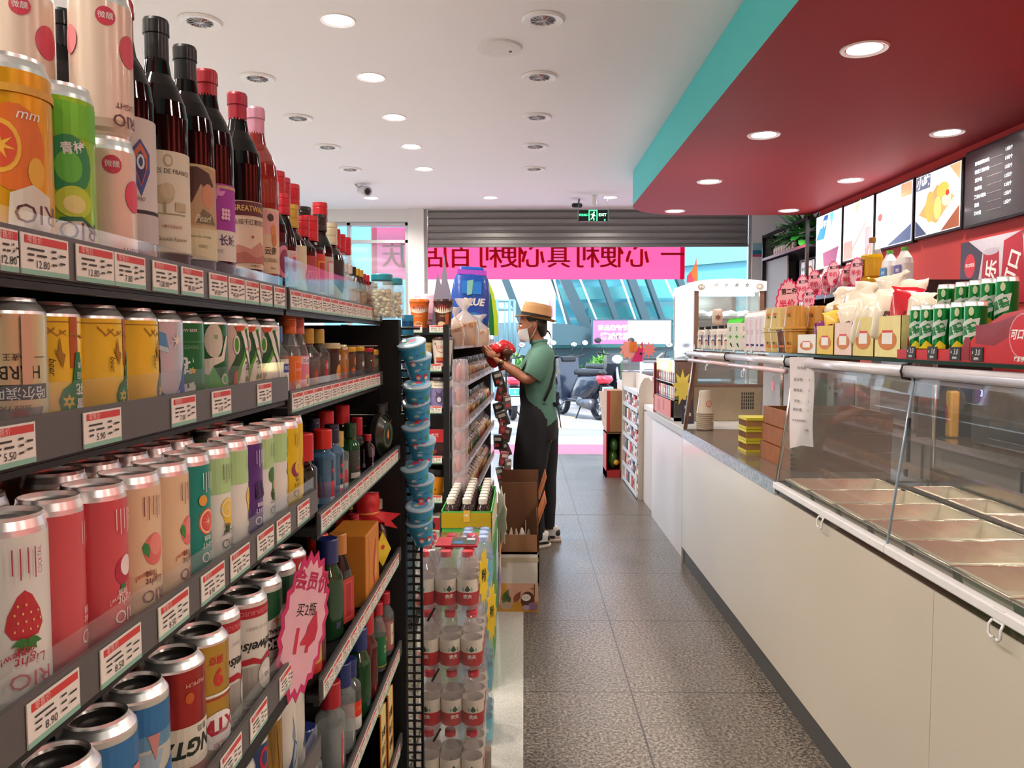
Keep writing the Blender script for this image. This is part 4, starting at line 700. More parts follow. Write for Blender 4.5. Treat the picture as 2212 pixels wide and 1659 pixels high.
# round gift flasks, disc tins on the third shelf
def disc(col, rim, face, R=.052):
    b = B(); b.m = Matrix.Rotation(pi/2, 4, 'Y')
    b.lathe([(0, -.02), (R*.7, -.02), (R, -.008), (R, .008), (R*.7, .02), (0, .02)], M(col, .25, .1, coat=.4), 30)
    r = B(); r.m = b.m; r.lathe([(R*1.0, -.01), (R*1.1, -.008), (R*1.1, .008), (R*1.0, .01)], M(rim, .3, .5), 30)
    f = B(); f.art([('d', 0, 0, R*620, R*620, M(face, .35, .3)), ('d', 0, 0, R*440, R*500, M(col, .35)), ('p', leaf(0, -12, 28, 14, 90), M('#d88a3a', .4))], flat((.0203, 0, 0), (0, 1, 0), (0, 0, 1)))
    f.lathe([(.0, R), (.012, R), (.012, R+.022), (.014, R+.026), (0, R+.028)], M(rim, .3), 14)
    return [('body', b.mesh('flask')), ('rim', r.mesh('rim')), ('emblem_and_cap', f.mesh('emblem'))]
for X, x, d, lb, z in ((-.372, 842, disc('#2a3326', '#3a3a38', '#5c6a4c'), 'round dark green flask standing on edge', .062), (-.376, 850, disc('#242424', '#3a3a3a', '#b8743a'), 'round black flask with orange emblem', .062), (-.38, 858, disc('#b8202c', '#c9982e', '#d8a83a', .056), 'round red gift flask with gold front', .066), (-.386, 865, disc('#d9cfb0', '#e6dcc4', '#c9982e', .066), 'large round cream gift flask at the shelf end', .078)):
    inst('gift_flask', d, lb+', third shelf', 'bottle', (X, edgeY(x, 950, X, .02)-.02, 1.093+z), -.2, 'round gift flasks')
# tan tube bottle, price burst card, orange carton, wine jar with red cloth, yellow boxes
t = thing('liquor_bottle', 'tall tan upside-down tube bottle with red base ring between cans and liquor', 'bottle', (-.372, edgeY(697, 1400, -.372, .03), .8155))
obj('glass_body', B().lathe([(.026, .0, '#2b1c16'), (.029, .01, '#2b1c16'), (.030, .03, '#2b1c16'), (.030, .05, '#b8332a'), (.030, .06, '#c4a03c'), (.030, .15, '#c9a05c'), (.028, .185, '#c9a05c'), (.015, .20, '#c9a05c'), (0, .2, '#c9a05c')], M('#c9a05c', .4), 24), t); t.scale = (.95, .95, .82)
c = B(); pk = M('#ecb6bf', .6); dp = M('#d1366a', .6)
out = []
for k in range(40):
    a = 2*pi*k/40; r = 1+(.09 if k % 2 else -.03); out.append((.046*r*math.cos(a), .082*r*math.sin(a)))
c.prism(out, 'y', -.0012, 0, dp); c.prism([(x*.86, z*.88) for x, z in out], 'y', -.0018, -.0012, pk)
c.art([('t', '会员价', 4, 50, 24, dict(rot=-6, bold=.03), M('#c02a58', .6)), ('t', '买2瓶', 0, 18, 17, dict(rot=0), K), ('t', '14', -2, -18, 40, dict(rot=0, bold=.03), M('#d8304a', .6)), ('p', leaf(14, -26, 44, 22, 80), M('#c8324a', .5))], flat((0, -.0019, 0), (1, 0, 0), (0, 0, 1)))
o = tag(obj('price_card', c), 'pink scalloped price card clipped to the shelf edge before the tall tan bottle', 'price sign')
o.location = onX(655, 1352, -.318); o.rotation_euler = (0, math.radians(14), math.radians(62)); o.scale = (1, 1, 1.22)
o = tag(obj('bottle_carton', B().box(-.085, 0, 0, .15, 0, .16, M('#cf7f24', .5), .003).art([('r', 30, 10, 32, 150, M('#8c4a1c', .5)), ('p', leaf(90, 20, 115, 40, 80), M('#b8402c', .5)), ('p', leaf(100, 30, 85, 24, 80), M('#d8a03a', .5))], flat((0, 0, 0), (0, 1, 0), (0, 0, 1)))), 'orange printed bottle carton standing between liquor bottles on the fourth shelf', 'carton'); o.location = (-.342, y0, .8155)
t = thing('wine_jar', 'brown pottery wine jar with red cloth top and tag on the fourth shelf end', 'jar', (-.405, 2.0, .8155))
obj('pottery_body', B().lathe([(.03, 0), (.048, .02), (.055, .06), (.05, .1), (.034, .125), (.03, .13), (0, .13)], M('#5a2a1e', .25, coat=.5), 26), t)
random.seed(5); r = B(); vs = [(0, 0, .185)]; n = 22
for j, (rr, zz) in enumerate(((.03, .19), (.034, .165), (.028, .14), (.05, .125), (.075, .12))):
    for k in range(n):
        a = 2*pi*k/n; q = 1+(.16 if k % 2 else -.12)*(j/4+.2); vs.append((rr*q*math.cos(a), rr*q*math.sin(a), zz+(.014*math.sin(a*5) if j > 2 else .004*math.sin(a*4))))
r.add(vs, [(0, 1+k, 1+(k+1) % n) for k in range(n)]+[(1+j*n+k, 1+(j+1)*n+k, 1+(j+1)*n+(k+1) % n, 1+j*n+(k+1) % n) for j in range(4) for k in range(n)], M('#c81c20', .6), True)
obj('red_cloth', r, t)
obj('ribbon', B().lathe([(.031, .138), (.034, .142), (.031, .146)], M('#d87a2c', .5), 20), t)
obj('yellow_tag', B().prism([(-.03, .05), (0, .1), (.03, .05), (.0, .01)], 'x', .056, .058, M('#e6c52c', .6)).art([('d', 0, 60, 6, 6, M('#c8302a', .5))], flat((.0585, 0, 0), (0, 1, 0), (0, 0, 1))), t).rotation_euler = (0, 0, -.6)
for k, (x, lb) in enumerate(((835, 'nearer yellow and orange gift box'), (850, 'further yellow gift box'))):
    b = B().box(-.08, 0, 0, .075, 0, .2, M('#e2cf8e', .5), .002).box(-.081, .0004, 0, .008, 0, .2, M('#cf7a24', .5)).box(-.081, .0004, .067, .075, 0, .2, M('#cf7a24', .5)).art([('t', '浓香', 38, 140, 24, dict(bold=.02), K), ('t', '型酒', 38, 100, 24, dict(bold=.02), K), ('t', '老窖', 38, 60, 24, dict(bold=.02), K), ('r', 22, 40, 23, 160, M('#8a2a1c', .5)), ('r', 53, 40, 54, 160, M('#8a2a1c', .5))], flat((.0004, 0, 0), (0, 1, 0), (0, 0, 1)))
    o = tag(obj('gift_box', b), lb+' with black characters on the sixth shelf', 'box', 'gift boxes on the sixth shelf'); o.location = (-.342, edgeY(x, 1600, -.342, 1e-5)-.078, .3005)
# ================================================================= HANGING STRIP, END CAP, BREAD GONDOLA, DRINK STACKS
rnd = random.Random(11)
# ---- blue clip strip with cup noodles hung on the end frame
strip = tag(obj('hanging_strip', B().box(-.002, .03, 0, .0015, .0, .86, M('#8fc3dc', .5), 0).box(-.002, .03, -.0008, 0, .80, .86, M('#3d9ac8', .5)).art([('t', '泡泡', 14, 835, 16, dict(bold=.02), M('#1c4a8c', .5)), ('r', 2, 770, 28, 800, M('#e6dfe6', .5)), ('r', 2, 796, 28, 800, M('#d86a80', .5))], flat((0, -.001, 0), (1, 0, 0), (0, 0, 1)))), 'long pale blue cardboard strip with noodle cups, hung on the black end frame', 'display strip')
ps = onY(878, 1195, 2.19); pt_ = onY(870, 688, 2.19)
strip.location = (pt_.x, 2.19, pt_.z-.85)
cb = M('#3aa3cf', .4, coat=.3); cd = M('#cfe0ea', .4)
c = B().lathe([(0, 0), (.021, 0), (.0225, .004), (.031, .058), (.0335, .06), (.0335, .063), (.031, .064)], cb, 24)
c.art([('d', -8, 26, 7, 5, M('#d83040', .5)), ('d', -8, 22, 5, 5, M('#efe0dc', .5)), ('d', 10, 24, 6, 5, M('#d83040', .5)), ('d', 10, 20, 4, 4, M('#efe0dc', .5)), ('r', -16, 36, -4, 50, M('#7fc6dd', .5)), ('d', 6, 44, 7, 4, M('#3a4a9c', .5)), ('t', '面', -10, 43, 10, dict(bold=.02), wh), ('t', 'MINI', 0, 8, 5, dict(rot=0), wh), ('d', 22, 40, 5, 5, M('#4f9a4c', .5))], cyl(.0275, 0, -pi/2), .0275)
ld = B().lathe([(.0335, .064), (.034, .067), (.030, .069), (0, .0695)], M('#b9d3e2', .2, coat=.6), 24)
ld.art([('d', 0, 0, 20, 20, M('#5aa8cf', .4)), ('p', star(4, 2, 12, 5, .6), M('#d8506c', .5)), ('d', -8, -6, 6, 4, M('#e8d46a', .5))], flat((0, 0, .0694), (1, 0, 0), (0, 1, 0)))
cup = [('cup_body', c.mesh('cup')), ('foil_lid', ld.mesh('lid'))]
k = 0
for i, yy in enumerate((760, 790, 850, 880, 945, 985, 1030, 1060, 1110, 1140)):
    y_ = (775, 805, 865, 900, 950, 985, 1035, 1068, 1122, 1152)[i]
    p = onY(903+(2 if i % 2 else 0)+i*1.0, y_+22, 2.15)
    inst('noodle_cup', cup, 'small blue noodle cup on the hanging strip, %s from the top' % ORD[i], 'noodle cup', (p.x, 2.145-(.0 if i % 2 == 0 else -.02), p.z), 0, 'noodle cups on the hanging strip', 1.18, rot=(math.radians(18), math.radians(-14+5*(i % 3)), math.radians(10+8*(i % 2))))

# ---- end cap of the bread gondola, facing the camera
G0 = Vector((-.33, 3.5, 0)); th = math.radians(1.9)
YE = 3.5
t = thing('end_display_rack', 'black end display rack with cups and drinks facing the camera', 'shelving', (-.5, YE+.1, 0))
iv = Matrix.Translation((.5, -YE-.1, 0))
def gp(name, b, par=None):
    o = obj(name, b, par or t)
    if par is None: o.matrix_parent_inverse = iv
    return o
XL = -.80
for x in (-.345, XL): gp('upright', B().box(x-.013, x+.013, YE, YE+.03, 0, 1.47, m_blk))
gp('back_panel', B().box(XL, -.345, YE+.24, YE+.25, 0, 1.45, M('#3a3430', .5)))
ZE = [(1.455, 'a'), (1.283, 'b'), (1.095, 'c'), (.87, 'd'), (.69, 'e'), (.48, 'f')]
def tag_e(x, z, w, pr): return price_tag(0, w, 0, 0, .033, pr, 0)
tg = B(); tg.m = Matrix.Rotation(-pi/2, 4, 'Z'); 
def ftag(w=.068):
    b = B(); b.m = Matrix.Rotation(-pi/2, 4, 'Z'); bb = price_tag(-w/2, w, 0, 0, .034, '4.50', 0)
    bb.v = [b.m @ v for v in bb.v]; return bb.mesh('price_tag')
ftm = ftag()
for z, _ in ZE:
    s = gp('shelf', B().box(XL, -.345, YE+.005, YE+.238, z-.03, z, m_blk))
    for x in ((-.62, -.45) if z < 1.4 else (-.505, -.405)):
        o = obj('price_tag', ftm, s); o.location = (x+.05 if z < 1.4 else x+.02, YE+.002, z-.022)
def tub(R, h, body, lidc, art, lidh=.014, taper=.75, cone=False):
    b = B().lathe([(0, 0), (R*taper, 0), (R*taper, .004), (R, h-lidh)], M(body, .45), 26)
    b.art(art, lambda u, v, o: ((R*(taper+(1-taper)*v/h)+o+.0004)*math.cos(u/R-pi/2), (R*(taper+(1-taper)*v/h)+o+.0004)*math.sin(u/R-pi/2), v), R)
    l = B().lathe([(R*1.06, h-lidh), (R*1.06, h-lidh*.6), (R*1.0, h), (R*.9, h+.001), (R*.85, h-.003), (0, h-.003)], M(lidc, .3, coat=.3), 26)
    return [('cup_body', b.mesh('tub')), ('lid', l.mesh('lid'))]
A = lambda c_: M(c_, .5)
TUB = dict(
    milkor=tub(.044, .128, '#e0701e', '#e8742a', [('p', [(-60, 76), (-60, 122), (60, 122), (60, 76), (24, 68), (0, 64), (-24, 68)], A('#eadfce')), ('t', '香飘飘', 0, 92, 20, dict(bold=.02), A('#b02a3a')), ('d', 0, 18, 24, 10, A('#e8c8a0')), ('d', 0, 18, 19, 7, A('#c8803c')), ('t', '原味奶茶', 0, 52, 10, dict(rot=0), A('#f0d0a0'))]),
    milkch=tub(.044, .128, '#4a2420', '#3a2422', [('p', [(-60, 76), (-60, 122), (60, 122), (60, 76), (24, 68), (0, 64), (-24, 68)], A('#eadfce')), ('t', '香飘飘', 0, 92, 20, dict(bold=.02), A('#b02a3a')), ('d', -8, 18, 22, 10, A('#e8c8a0')), ('r', 14, 10, 34, 64, A('#c8602c')), ('t', '巧克力', 0, 52, 10, dict(rot=0), A('#e0b080'))]),
    porr=tub(.044, .105, '#e4cf96', '#dcc88c', [('r', -70, 10, 70, 52, A('#cfd0a0')), ('d', 0, 30, 26, 20, A('#e6c070')), ('d', 0, 30, 20, 14, A('#c8502c'))], taper=.85),
    youle=tub(.043, .132, '#eadfd0', '#4a2624', [('d', 4, 84, 26, 23, A('#d8502c')), ('d', 4, 84, 23, 20, A('#eadfd0')), ('t', '优乐美', 4, 84, 15, dict(shear=.2, bold=.02), A('#c8302c')), ('r', -26, 28, 26, 40, A('#c8602c')), ('r', -26, 16, 26, 26, A('#b8202a')), ('d', -26, 100, 3, 6, A('#3a2a24'))]),
    hotpot=tub(.046, .128, '#8478a4', '#2c2426', [('r', -80, 84, 80, 118, A('#e4dcc8')), ('t', '自热米饭', 0, 108, 10, dict(bold=.02), A('#3a2a2a')), ('t', 'NOODLES', 0, 95, 9, dict(rot=0), A('#3a2a2a')), ('d', 0, 42, 17, 22, A('#55496e')), ('d', 0, 36, 9, 11, A('#d8d0d8')), ('p', [(-8, 56), (-18, 76), (-16, 76), (-4, 60)], A('#3a3050')), ('p', [(8, 56), (18, 76), (16, 76), (4, 60)], A('#3a3050'))], taper=.92),
    amber=tub(.044, .12, '#e2891c', '#17130f', [('r', -8, 50, 22, 88, A('#2a2018')), ('t', '统一', 7, 69, 14, dict(bold=.02), A('#e8c080')), ('r', 2, 26, 8, 34, A('#6a2a1c'))], taper=.8, lidh=.03))
def shelf_at(px, py, z, Y=YE+.058): p = onY(px, py, Y); return (p.x, Y, z+.0005)
for px, key, z, lb, dy in ((906, 'milkor', 1.455, 'orange milk tea cup', 0), (958, 'milkch', 1.455, 'dark brown milk tea cup', 0), (912, 'porr', 1.283, 'pale yellow wide cup', 0), (953, 'youle', 1.283, 'white milk tea cup with red oval', 0), (910, 'hotpot', 1.095, 'violet and white cup left of its twin', 0), (950, 'hotpot', 1.095, 'violet and white noodle cup with deer print', 0), (936, 'amber', .69, 'amber plastic cup with black lid, leaning', 0)):
    x, y, zz = shelf_at(px, 700, z)
    o = inst('drink_cup', TUB[key], lb+', end display rack', 'cup', (x, y, zz+(.007 if key == 'amber' else 0)), 0, 'cups on the end display rack', 1 if key != 'hotpot' else 1.08)
    if key == 'amber': o.rotation_euler = (0, math.radians(7), 0)
    if px != 912 and z < 1.4: 
        inst('drink_cup', TUB[key], lb+', behind the front one', 'cup', (x, y+.1, zz), 0, 'cups on the end display rack', 1 if key != 'hotpot' else 1.08)
x, y, z = shelf_at(938, 1000, .87)
b = B().box(x-.05, x+.05, y-.03, y+.06, .8705, 1.0, M('#3a1c20', .4), .002); b.art([('r', -34, 70, 50, 128, A('#c8282c')), ('t', '鸡茶', 6, 100, 18, dict(bold=.02), wh), ('d', 0, 28, 16, 12, A('#8a2a34')), ('r', -50, 0, 50, 8, A('#7a5a50'))], flat((x, y-.0302, .87), (1, 0, 0), (0, 0, 1)))
tag(obj('tea_box', b), 'dark red tea box with bowl print on the end display rack', 'box')
x, y, z = shelf_at(930, 1120, .48)
b = B().box(x-.06, x+.045, y-.03, y+.06, .4805, .60, M('#e6ddd2', .4), .002); b.art([('r', -60, 60, 45, 116, A('#b8202c')), ('d', 0, 80, 26, 22, A('#2a1c1c')), ('t', 'NESCAFE', -6, 46, 17, dict(bold=.03), K)], flat((x, y-.0302, .48), (1, 0, 0), (0, 0, 1)))
tag(obj('coffee_box', b), 'red and white instant coffee box low on the end display rack', 'box')
# grey pointed cards standing behind the cups
p = onY(950, 690, YE+.12)
b = B().prism([(-.04, 0), (.05, 0), (.05, .16), (.035, .22), (.02, .34), (.005, .2), (-.012, .26), (-.03, .14)], 'y', 0, .002, M('#8d8aa0', .6))
o = tag(obj('sign_card', b), 'grey jagged cardboard sign standing behind the brown milk tea cup', 'sign'); o.location = (p.x, YE+.14, 1.4555)
for k, (px, c1, lb) in enumerate(((918, '#f0c4d4', 'pink snack packet with folded corner behind the orange cup'), (925, '#e8d02c', 'yellow and black snack packet behind the cups'))):
    p = onY(px, 640, YE+.18); b = B().loft([(0, 0, 0, .05, .012), (0, 0, .02, .056, .02), (0, 0, .10, .056, .02), (0, 0, .15-.02*k, .05, .006), (0, 0, .16-.02*k, .05, .003)], M(c1, .35, coat=.4), 14)
    b.art([('r', -40, 40, 40, 70, K if k else A('#d8a0b4'))], flat((0, -.0205, 0), (1, 0, 0), (0, 0, 1)))
    o = tag(obj('snack_packet', b), lb, 'snack'); o.location = (p.x, YE+.17+.03*k, 1.4555)

# ---- gondola of bread: shelves along the aisle
ax = Vector((math.sin(th), math.cos(th), 0))
BM = Matrix.Translation((-.333, YE+.26, 0)) @ Matrix.Rotation(-th, 4, 'Z')
bt = thing('bread_shelving', 'long shelving of bread and cakes along the aisle beside the person', 'shelving', (-.333, YE+.26, 0), -th)
LB = 2.75
ML = (M('#8a6a54', .5), M('#c3c8d8', .4))
obj('back_panel', B().box(-.46, -.45, 0, LB, 0, 1.35, M('#3a3836', .5)), bt)
for y in (.01, LB*.5, LB): obj('upright', B().box(-.46, -.43, y-.015, y+.015, 0, 1.45, m_blk), bt)
m_wire = M('#b9b4ae', .3, .6)
BZ = (1.37, 1.16, .93, .70, .45, .2)
for z in BZ:
    s = obj('shelf', B().box(-.45, -.01, .02, LB, z-.014, z, m_blk), bt)
    r = B().box(-.012, -.002, .02, LB, z-.014, z+.04, ML[0]).box(-.002, -.0005, .02, LB, z-.012, z+.008, ML[1])
    for k in range(8): r.box(-.0005, .0005, .1+k*.33, .16+k*.33, z-.01, z+.02, M('#d8d4e0', .5))
    obj('front_rail', r, s)
obj('end_panel', B().box(-.45, -.03, LB+.001, LB+.012, 0, 1.40, M('#2a2827', .6)), bt)
obj('side_frame', B().box(-.30, -.285, -.005, .005, .1, 1.42, m_wire).box(-.02, -.005, -.005, .005, .1, 1.42, m_wire), bt)
def bread_mesh(kind):
    film = M('#e9e0da', .12, clear=.95, var=0); br = M(('#b8702c', '#cf8a3a', '#a8602a')[kind % 3], .6); cr = M('#e6c080', .6)
    b = B()
    for k in range(4): b.box(-.045, .045, -.045+.0235*k, -.027+.0235*k, .002, .075, br if k % 2 else cr, .005)
    if kind == 1: b = B().ball((0, 0, .03), (.055, .045, .03), br, 16, 8).ball((0, 0, .052), (.03, .02, .012), cr, 12, 6)
    if kind == 2: b = B().ball((-.0, -.02, .04), (.05, .02, .038), br, 14, 8).ball((0, .022, .04), (.05, .02, .036), M('#d9923c', .6), 14, 8)
    f = B(); n = 16; rg = []
    for z, rx, ry in ((0, .052, .045), (.03, .056, .049), (.075, .054, .045), (.095, .03, .02), (.104, .012, .008), (.125, .035, .006), (.13, .042, .004)):
        rg.append((0, 0, z, rx*(1+.06*math.sin(z*90+kind)), ry, 2.6))
    f.loft(rg, film, n, cap=False)
    lb = B().box(-.022, .022, -.056, -.0545, .02, .06, M(('#c83a2c', '#e2a83a', '#4f8a5c')[kind % 3], .4), 0)
    return [('bread', b.mesh('bread')), ('clear_wrap', f.mesh('wrap')), ('sticker', lb.mesh('sticker'))]
BR = [bread_mesh(k) for k in range(3)]
cnt = 0
nmb = ('sliced loaf', 'round bun', 'golden roll pair')
for j, z in enumerate(BZ[:5]):
    n = int(LB/.112)
    for k in range(n):
        kind = (j+k//5) % 3; y = .075+k*.112
        if j == 0 and k < 17: continue
        p = BM @ Vector((-.083, y, z+.001))
        inst('bread_pack', BR[kind], 'wrapped %s, %s from the camera on the %s bread shelf' % (nmb[kind], ORD[k], ORD[j]), 'bread', p, -th+pi/2+rnd.uniform(-.08, .08), 'wrapped breads on the gondola', rnd.uniform(1.0, 1.05))
# big toast bag, detergent pouches on top
def pouch(w, h, d, col, art, seg=20, tie=False):
    b = B(); rg = []
    for q, sx, sy in ((0, .86, .5), (.04, .96, .8), (.3, 1, 1), (.6, .97, .9), (.82, .85, .55), (.95, .62, .2), (1, .55, .06)): rg.append((0, 0, h*q, w/2*sx, d/2*sy, 2.6))
    b.loft(rg, col if not isinstance(col, str) else M(col, .3, coat=.5), seg)
    b.art(art, lambda u, v, o: (u, -d/2*(1-.25*abs(2*u/w)**2)*(1 if v < h*.6 else max(.15, 1-(v/h-.6)*2.2))-o-.0015, v), 1e-4 if 0 else None)
    return b
top = 1.3705
p = onY(1008, 640, 4.25)
o = tag(obj('detergent_pouch', pouch(.25, .42, .1, '#1f54b8', [('r', -60, 250, 60, 330, M('#2c7ad0', .3)), ('p', [(-30, 330), (10, 340), (0, 250), (-30, 240)], M('#7fb8a8', .4)), ('t', 'BLUE', 10, 200, 60, dict(bold=.04, shear=.2), wh), ('d', 20, 90, 60, 50, M('#3a8ad8', .3)), ('r', -90, 370, 90, 400, M('#b04ac8', .4))])), 'large blue detergent pouch with purple top standing on the bread gondola', 'detergent'); o.location = (p.x, 4.4, top+.06); o.rotation_euler = (0, math.radians(3), math.radians(12)); o.scale = (.9, .9, .9)
# riser under it
tag(obj('riser_box', B().box(-.4, -.03, .35, 1.9, 0, .055, M('#2c2a2a', .5), .003)), 'low black riser on top of the bread gondola', 'shelf').matrix_world = BM @ Matrix.Translation((0, 0, top))
p = onY(1046, 660, 4.9)
b = B().prism([(-.06, 0), (.075, 0), (.07, .12), (.045, .25), (0, .36), (-.06, .42)], 'y', -.02, .02, M('#1d7a2c', .35, coat=.5)).prism([(.06, 0), (.085, 0), (.082, .12), (.058, .26), (.008, .38), (0, .36), (.04, .25), (.055, .12)], 'y', -.022, .022, M('#c8e02c', .35)).art([('t', '绿', 0, 150, 60, dict(bold=.03), M('#a8e04c', .4))], flat((0, -.0225, 0), (1, 0, 0), (0, 0, 1)))
o = tag(obj('snack_display', b), 'green and lime curved display card leaning behind the blue pouch', 'display card'); o.location = (p.x, 5.0, top+.06)
for k, (px, py, Y, w, h, col, lb) in enumerate(((1003, 700, 4.0, .17, .24, '#e9d0bc', 'large clear bag of toast with brown lettering in front of the blue pouch'), (1036, 705, 4.35, .13, .17, '#e2c48a', 'clear bag of small loaves right of the large toast bag'), (984, 715, 3.85, .10, .19, '#d9b48c', 'clear toast bag nearest the corner of the gondola'))):
    t3 = thing('toast_bag', lb, 'bread', (onY(px, 700, Y).x, Y, top+.001))
    bb = B()
    for q in range(5): bb.box(-w*.36, w*.36, -.05+q*.021, -.034+q*.021, .003, h*.52, M(('#c98f50', '#ecd8ae')[q % 2], .6), .006)
    obj('bread_slices', bb, t3)
    wrap = B().loft([(0, 0, 0, w*.42, .06, 3), (0, 0, h*.3, w*.46, .065, 3), (0, 0, h*.55, w*.4, .055, 3), (0, 0, h*.72, w*.12, .02), (0, 0, h*.76, w*.07, .015), (0, 0, h*.9, w*.22, .02), (0, 0, h, w*.3, .01)], M('#f0e4dc', .12, clear=.6, var=0), 18, False)
    wrap.art([('t', '好吃吐司' if k == 0 else 'Toast', 0, h*400, 26, dict(rot=12, bold=.03), A('#a0602c'))], flat((0, -.0665, 0), (1, 0, 0), (0, 0, 1)))
    wrap.crumple(.006, k, 30); obj('clear_wrap', wrap, t3)
p = onY(1022, 735, 4.9)
tag(obj('red_packet', B().ball((0, 0, .02), (.09, .05, .035), M('#c8302c', .3, coat=.5), 16, 8)), 'red glossy packet lying on the top bread shelf', 'snack').location = (p.x-.02, 4.75, top+.0)
# hanging pouches of pink sausages at the corner
film = M('#eee8ee', .1, clear=.75, var=0)
pm = B().loft([(0, 0, -.13, .03, .004), (0, 0, -.11, .034, .016), (0, 0, -.04, .034, .016), (0, 0, -.005, .03, .004), (0, 0, 0, .028, .002)], film, 14).mesh('pouch')
sm = B().ball((0, 0, -.065), (.013, .011, .045), M('#cf8a7c', .5), 12, 8).mesh('sausage')
for k in range(6):
    for q in range(2):
        p = onY(990+q*9, 790+k*48, 3.52)
        inst('sausage_pouch', [('clear_pouch', pm), ('sausage', sm)], 'clear pouch with pink sausage hanging at the gondola corner, %s %s row' % (('outer', 'inner')[q], ORD[k]), 'snack', (p.x+.006, 3.46+q*.05, p.z+.03), .6+.4*q, 'hanging sausage pouches', .95)
# dark packets hanging in chains at the far end
pk1 = [B().loft([(0, 0, -.1, .045, .002), (0, 0, -.085, .048, .01), (0, 0, -.02, .048, .01), (0, 0, 0, .045, .002)], M(c_, .3, coat=.4), 12) for c_ in ('#2a2624', '#4a403c', '#8c2a2c', '#5c5450')]
for b in pk1: b.art([('r', -30, -40, 30, -20, A('#d8d0c4')), ('r', -30, -80, 10, -60, A('#c83a34'))], flat((0, -.0112, 0), (1, 0, 0), (0, 0, 1)))
pk1 = [b.mesh('packet') for b in pk1]
for k in range(14):
    p = onY(1078+(k*7 % 26), 800+k*17, 6.75)
    o = tag(obj('snack_packet', pk1[k % 4]), 'dark snack packet in the hanging cluster at the far gondola end, %s from the top' % ORD[k], 'snack', 'hanging snack packets'); o.location = (p.x-.02, 6.62+.015*(k % 5), p.z); o.rotation_euler = (0, rnd.uniform(-.5, .3), rnd.uniform(-1, 1)); o.scale = (1, 1, 1.3)
hb = B().tube([(-.15, 6.75, 1.32), (-.15, 6.75, .0)], .008, m_blk, 8).tube([(-.3, 6.72, 1.3), (0.02-.1, 6.72, 1.3)], .006, m_blk, 6)
tag(obj('hanging_rack', hb), 'thin black rack pole carrying the hanging snack packets', 'rack')

# ---- shrink-wrapped water packs
film = M('#efe6e4', .08, clear=.94, var=0)
def water(capc, l1, l2, bodyc, art):
    pet = M(bodyc, .06, clear=.86, var=0); R = .0315
    b = B().lathe([(0, .006), (R*.6, .0), (R*.95, .004), (R, .012), (R*.97, .016), (R, .02), (R, .094), (R*.96, .097), (R*.96, .104), (R*.8, .12), (R*.5, .14), (R*.42, .148), (R*.42, .156)], pet, 20)
    l = B(); n = 24
    for z0, z1, m in ((.018, .056, l2), (.056, .094, l1)):
        l.add([((R+.0006)*math.cos(2*pi*k/n), (R+.0006)*math.sin(2*pi*k/n), z) for z in (z0, z1) for k in range(n)], [(k, (k+1) % n, n+(k+1) % n, n+k) for k in range(n)], M(m, .4), True)
    l.art(art, cyl(R+.0007, .03, -pi/2), R)
    c_ = B().lathe([(R*.5, .156), (R*.52, .157), (R*.52, .172), (R*.46, .174), (0, .174)], M(capc, .45), 18)
    return [('pet_body', b.mesh('pet')), ('label', l.mesh('label')), ('cap', c_.mesh('cap'))]
wr = water('#d8283c', '#e6ddcc', '#c0101c', '#e9e6e8', [('p', [(0, 48), (9, 34), (0, 28), (-9, 34)], M('#1c4a34', .5)), ('t', '农夫', 0, 14, 13, dict(bold=.03), wh), ('d', 13, 36, 2, 6, M('#6fb09a', .5)), ('d', -13, 36, 2, 6, M('#6fb09a', .5))])
wb = water('#9fb8e6', '#5fb8d0', '#6cc4da', '#d3e6f2', [('t', '水', 0, 24, 18, dict(bold=.03), wh)])
def film_pack(x0, x1, y0, y1, h, name):
    b = B(); cx, cy, rx, ry = (x0+x1)/2, (y0+y1)/2, (x1-x0)/2, (y1-y0)/2
    b.loft([(cx, cy, 0, rx*.9, ry*.9, 8), (cx, cy, .006, rx*1.01, ry*1.01, 8), (cx, cy, h*.5, rx*1.02, ry*1.02, 7), (cx, cy, h*.72, rx*.98, ry*.98, 6), (cx, cy, h*.97, rx*.86, ry*.9, 6), (cx, cy, h*.995, rx*.78, ry*.85, 6)], film, 40)
    return b
def pack(x, y, z, nx, ny, parts, lb, pitch=.0645, kind='red', tape=True, rz=0):
    t = thing('water_pack', lb, 'bottled water', (x, y, z), rz, 'shrink-wrapped %s water packs' % kind)
    for i in range(nx):
        for j in range(ny):
            for nm_, me in parts:
                if j > 1 and nm_ == 'label' and i < nx-1: continue
                o = obj('bottle' if nm_ == 'pet_body' else nm_, me, t); o.location = (pitch*(i+.5), pitch*(j+.5), 0); o.rotation_euler = (0, 0, (i*5+j*3) % 3*.35-.3)
    obj('shrink_film', film_pack(-.003, pitch*nx+.003, -.003, pitch*ny+.003, .176, ''), t)
    if tape: obj('black_strap', B().box(.05, .056, -.0075, -.006, .0, .045, K), t).rotation_euler = (0, .5, 0)
    return t
XP = -.326
for k in range(4):
    z = .072+.1795*k
    pack(XP+(.0 if k == 3 else .012+.004*(k % 2)), 2.245+.004*k, z-.001*k, 3, 4, wr, 'shrink-wrapped pack of red-capped water bottles, %s of four from the top' % ORD[3-k], kind='red-capped')
tag(obj('pallet_board', B().box(-.335, -.105, 2.24, 2.52, 0, .068, M('#7a6a58', .7), .004)), 'low wooden board under the red-capped water packs', 'pallet')
b = B().box(0, .125, 0, .1, 0, .006, M('#b8283a', .35)).box(.045, .12, .01, .09, .006, .0075, M('#3a4a44', .35)).box(.055, .08, .02, .04, .0075, .008, M('#2c6ab0', .4)).box(.09, .115, .06, .08, .0075, .008, M('#c8c4cc', .4))
o = tag(obj('promotional_card', b), 'red glossy card with dark picture lying on the topmost water pack', 'card'); o.location = (-.262, 2.3, .7865)
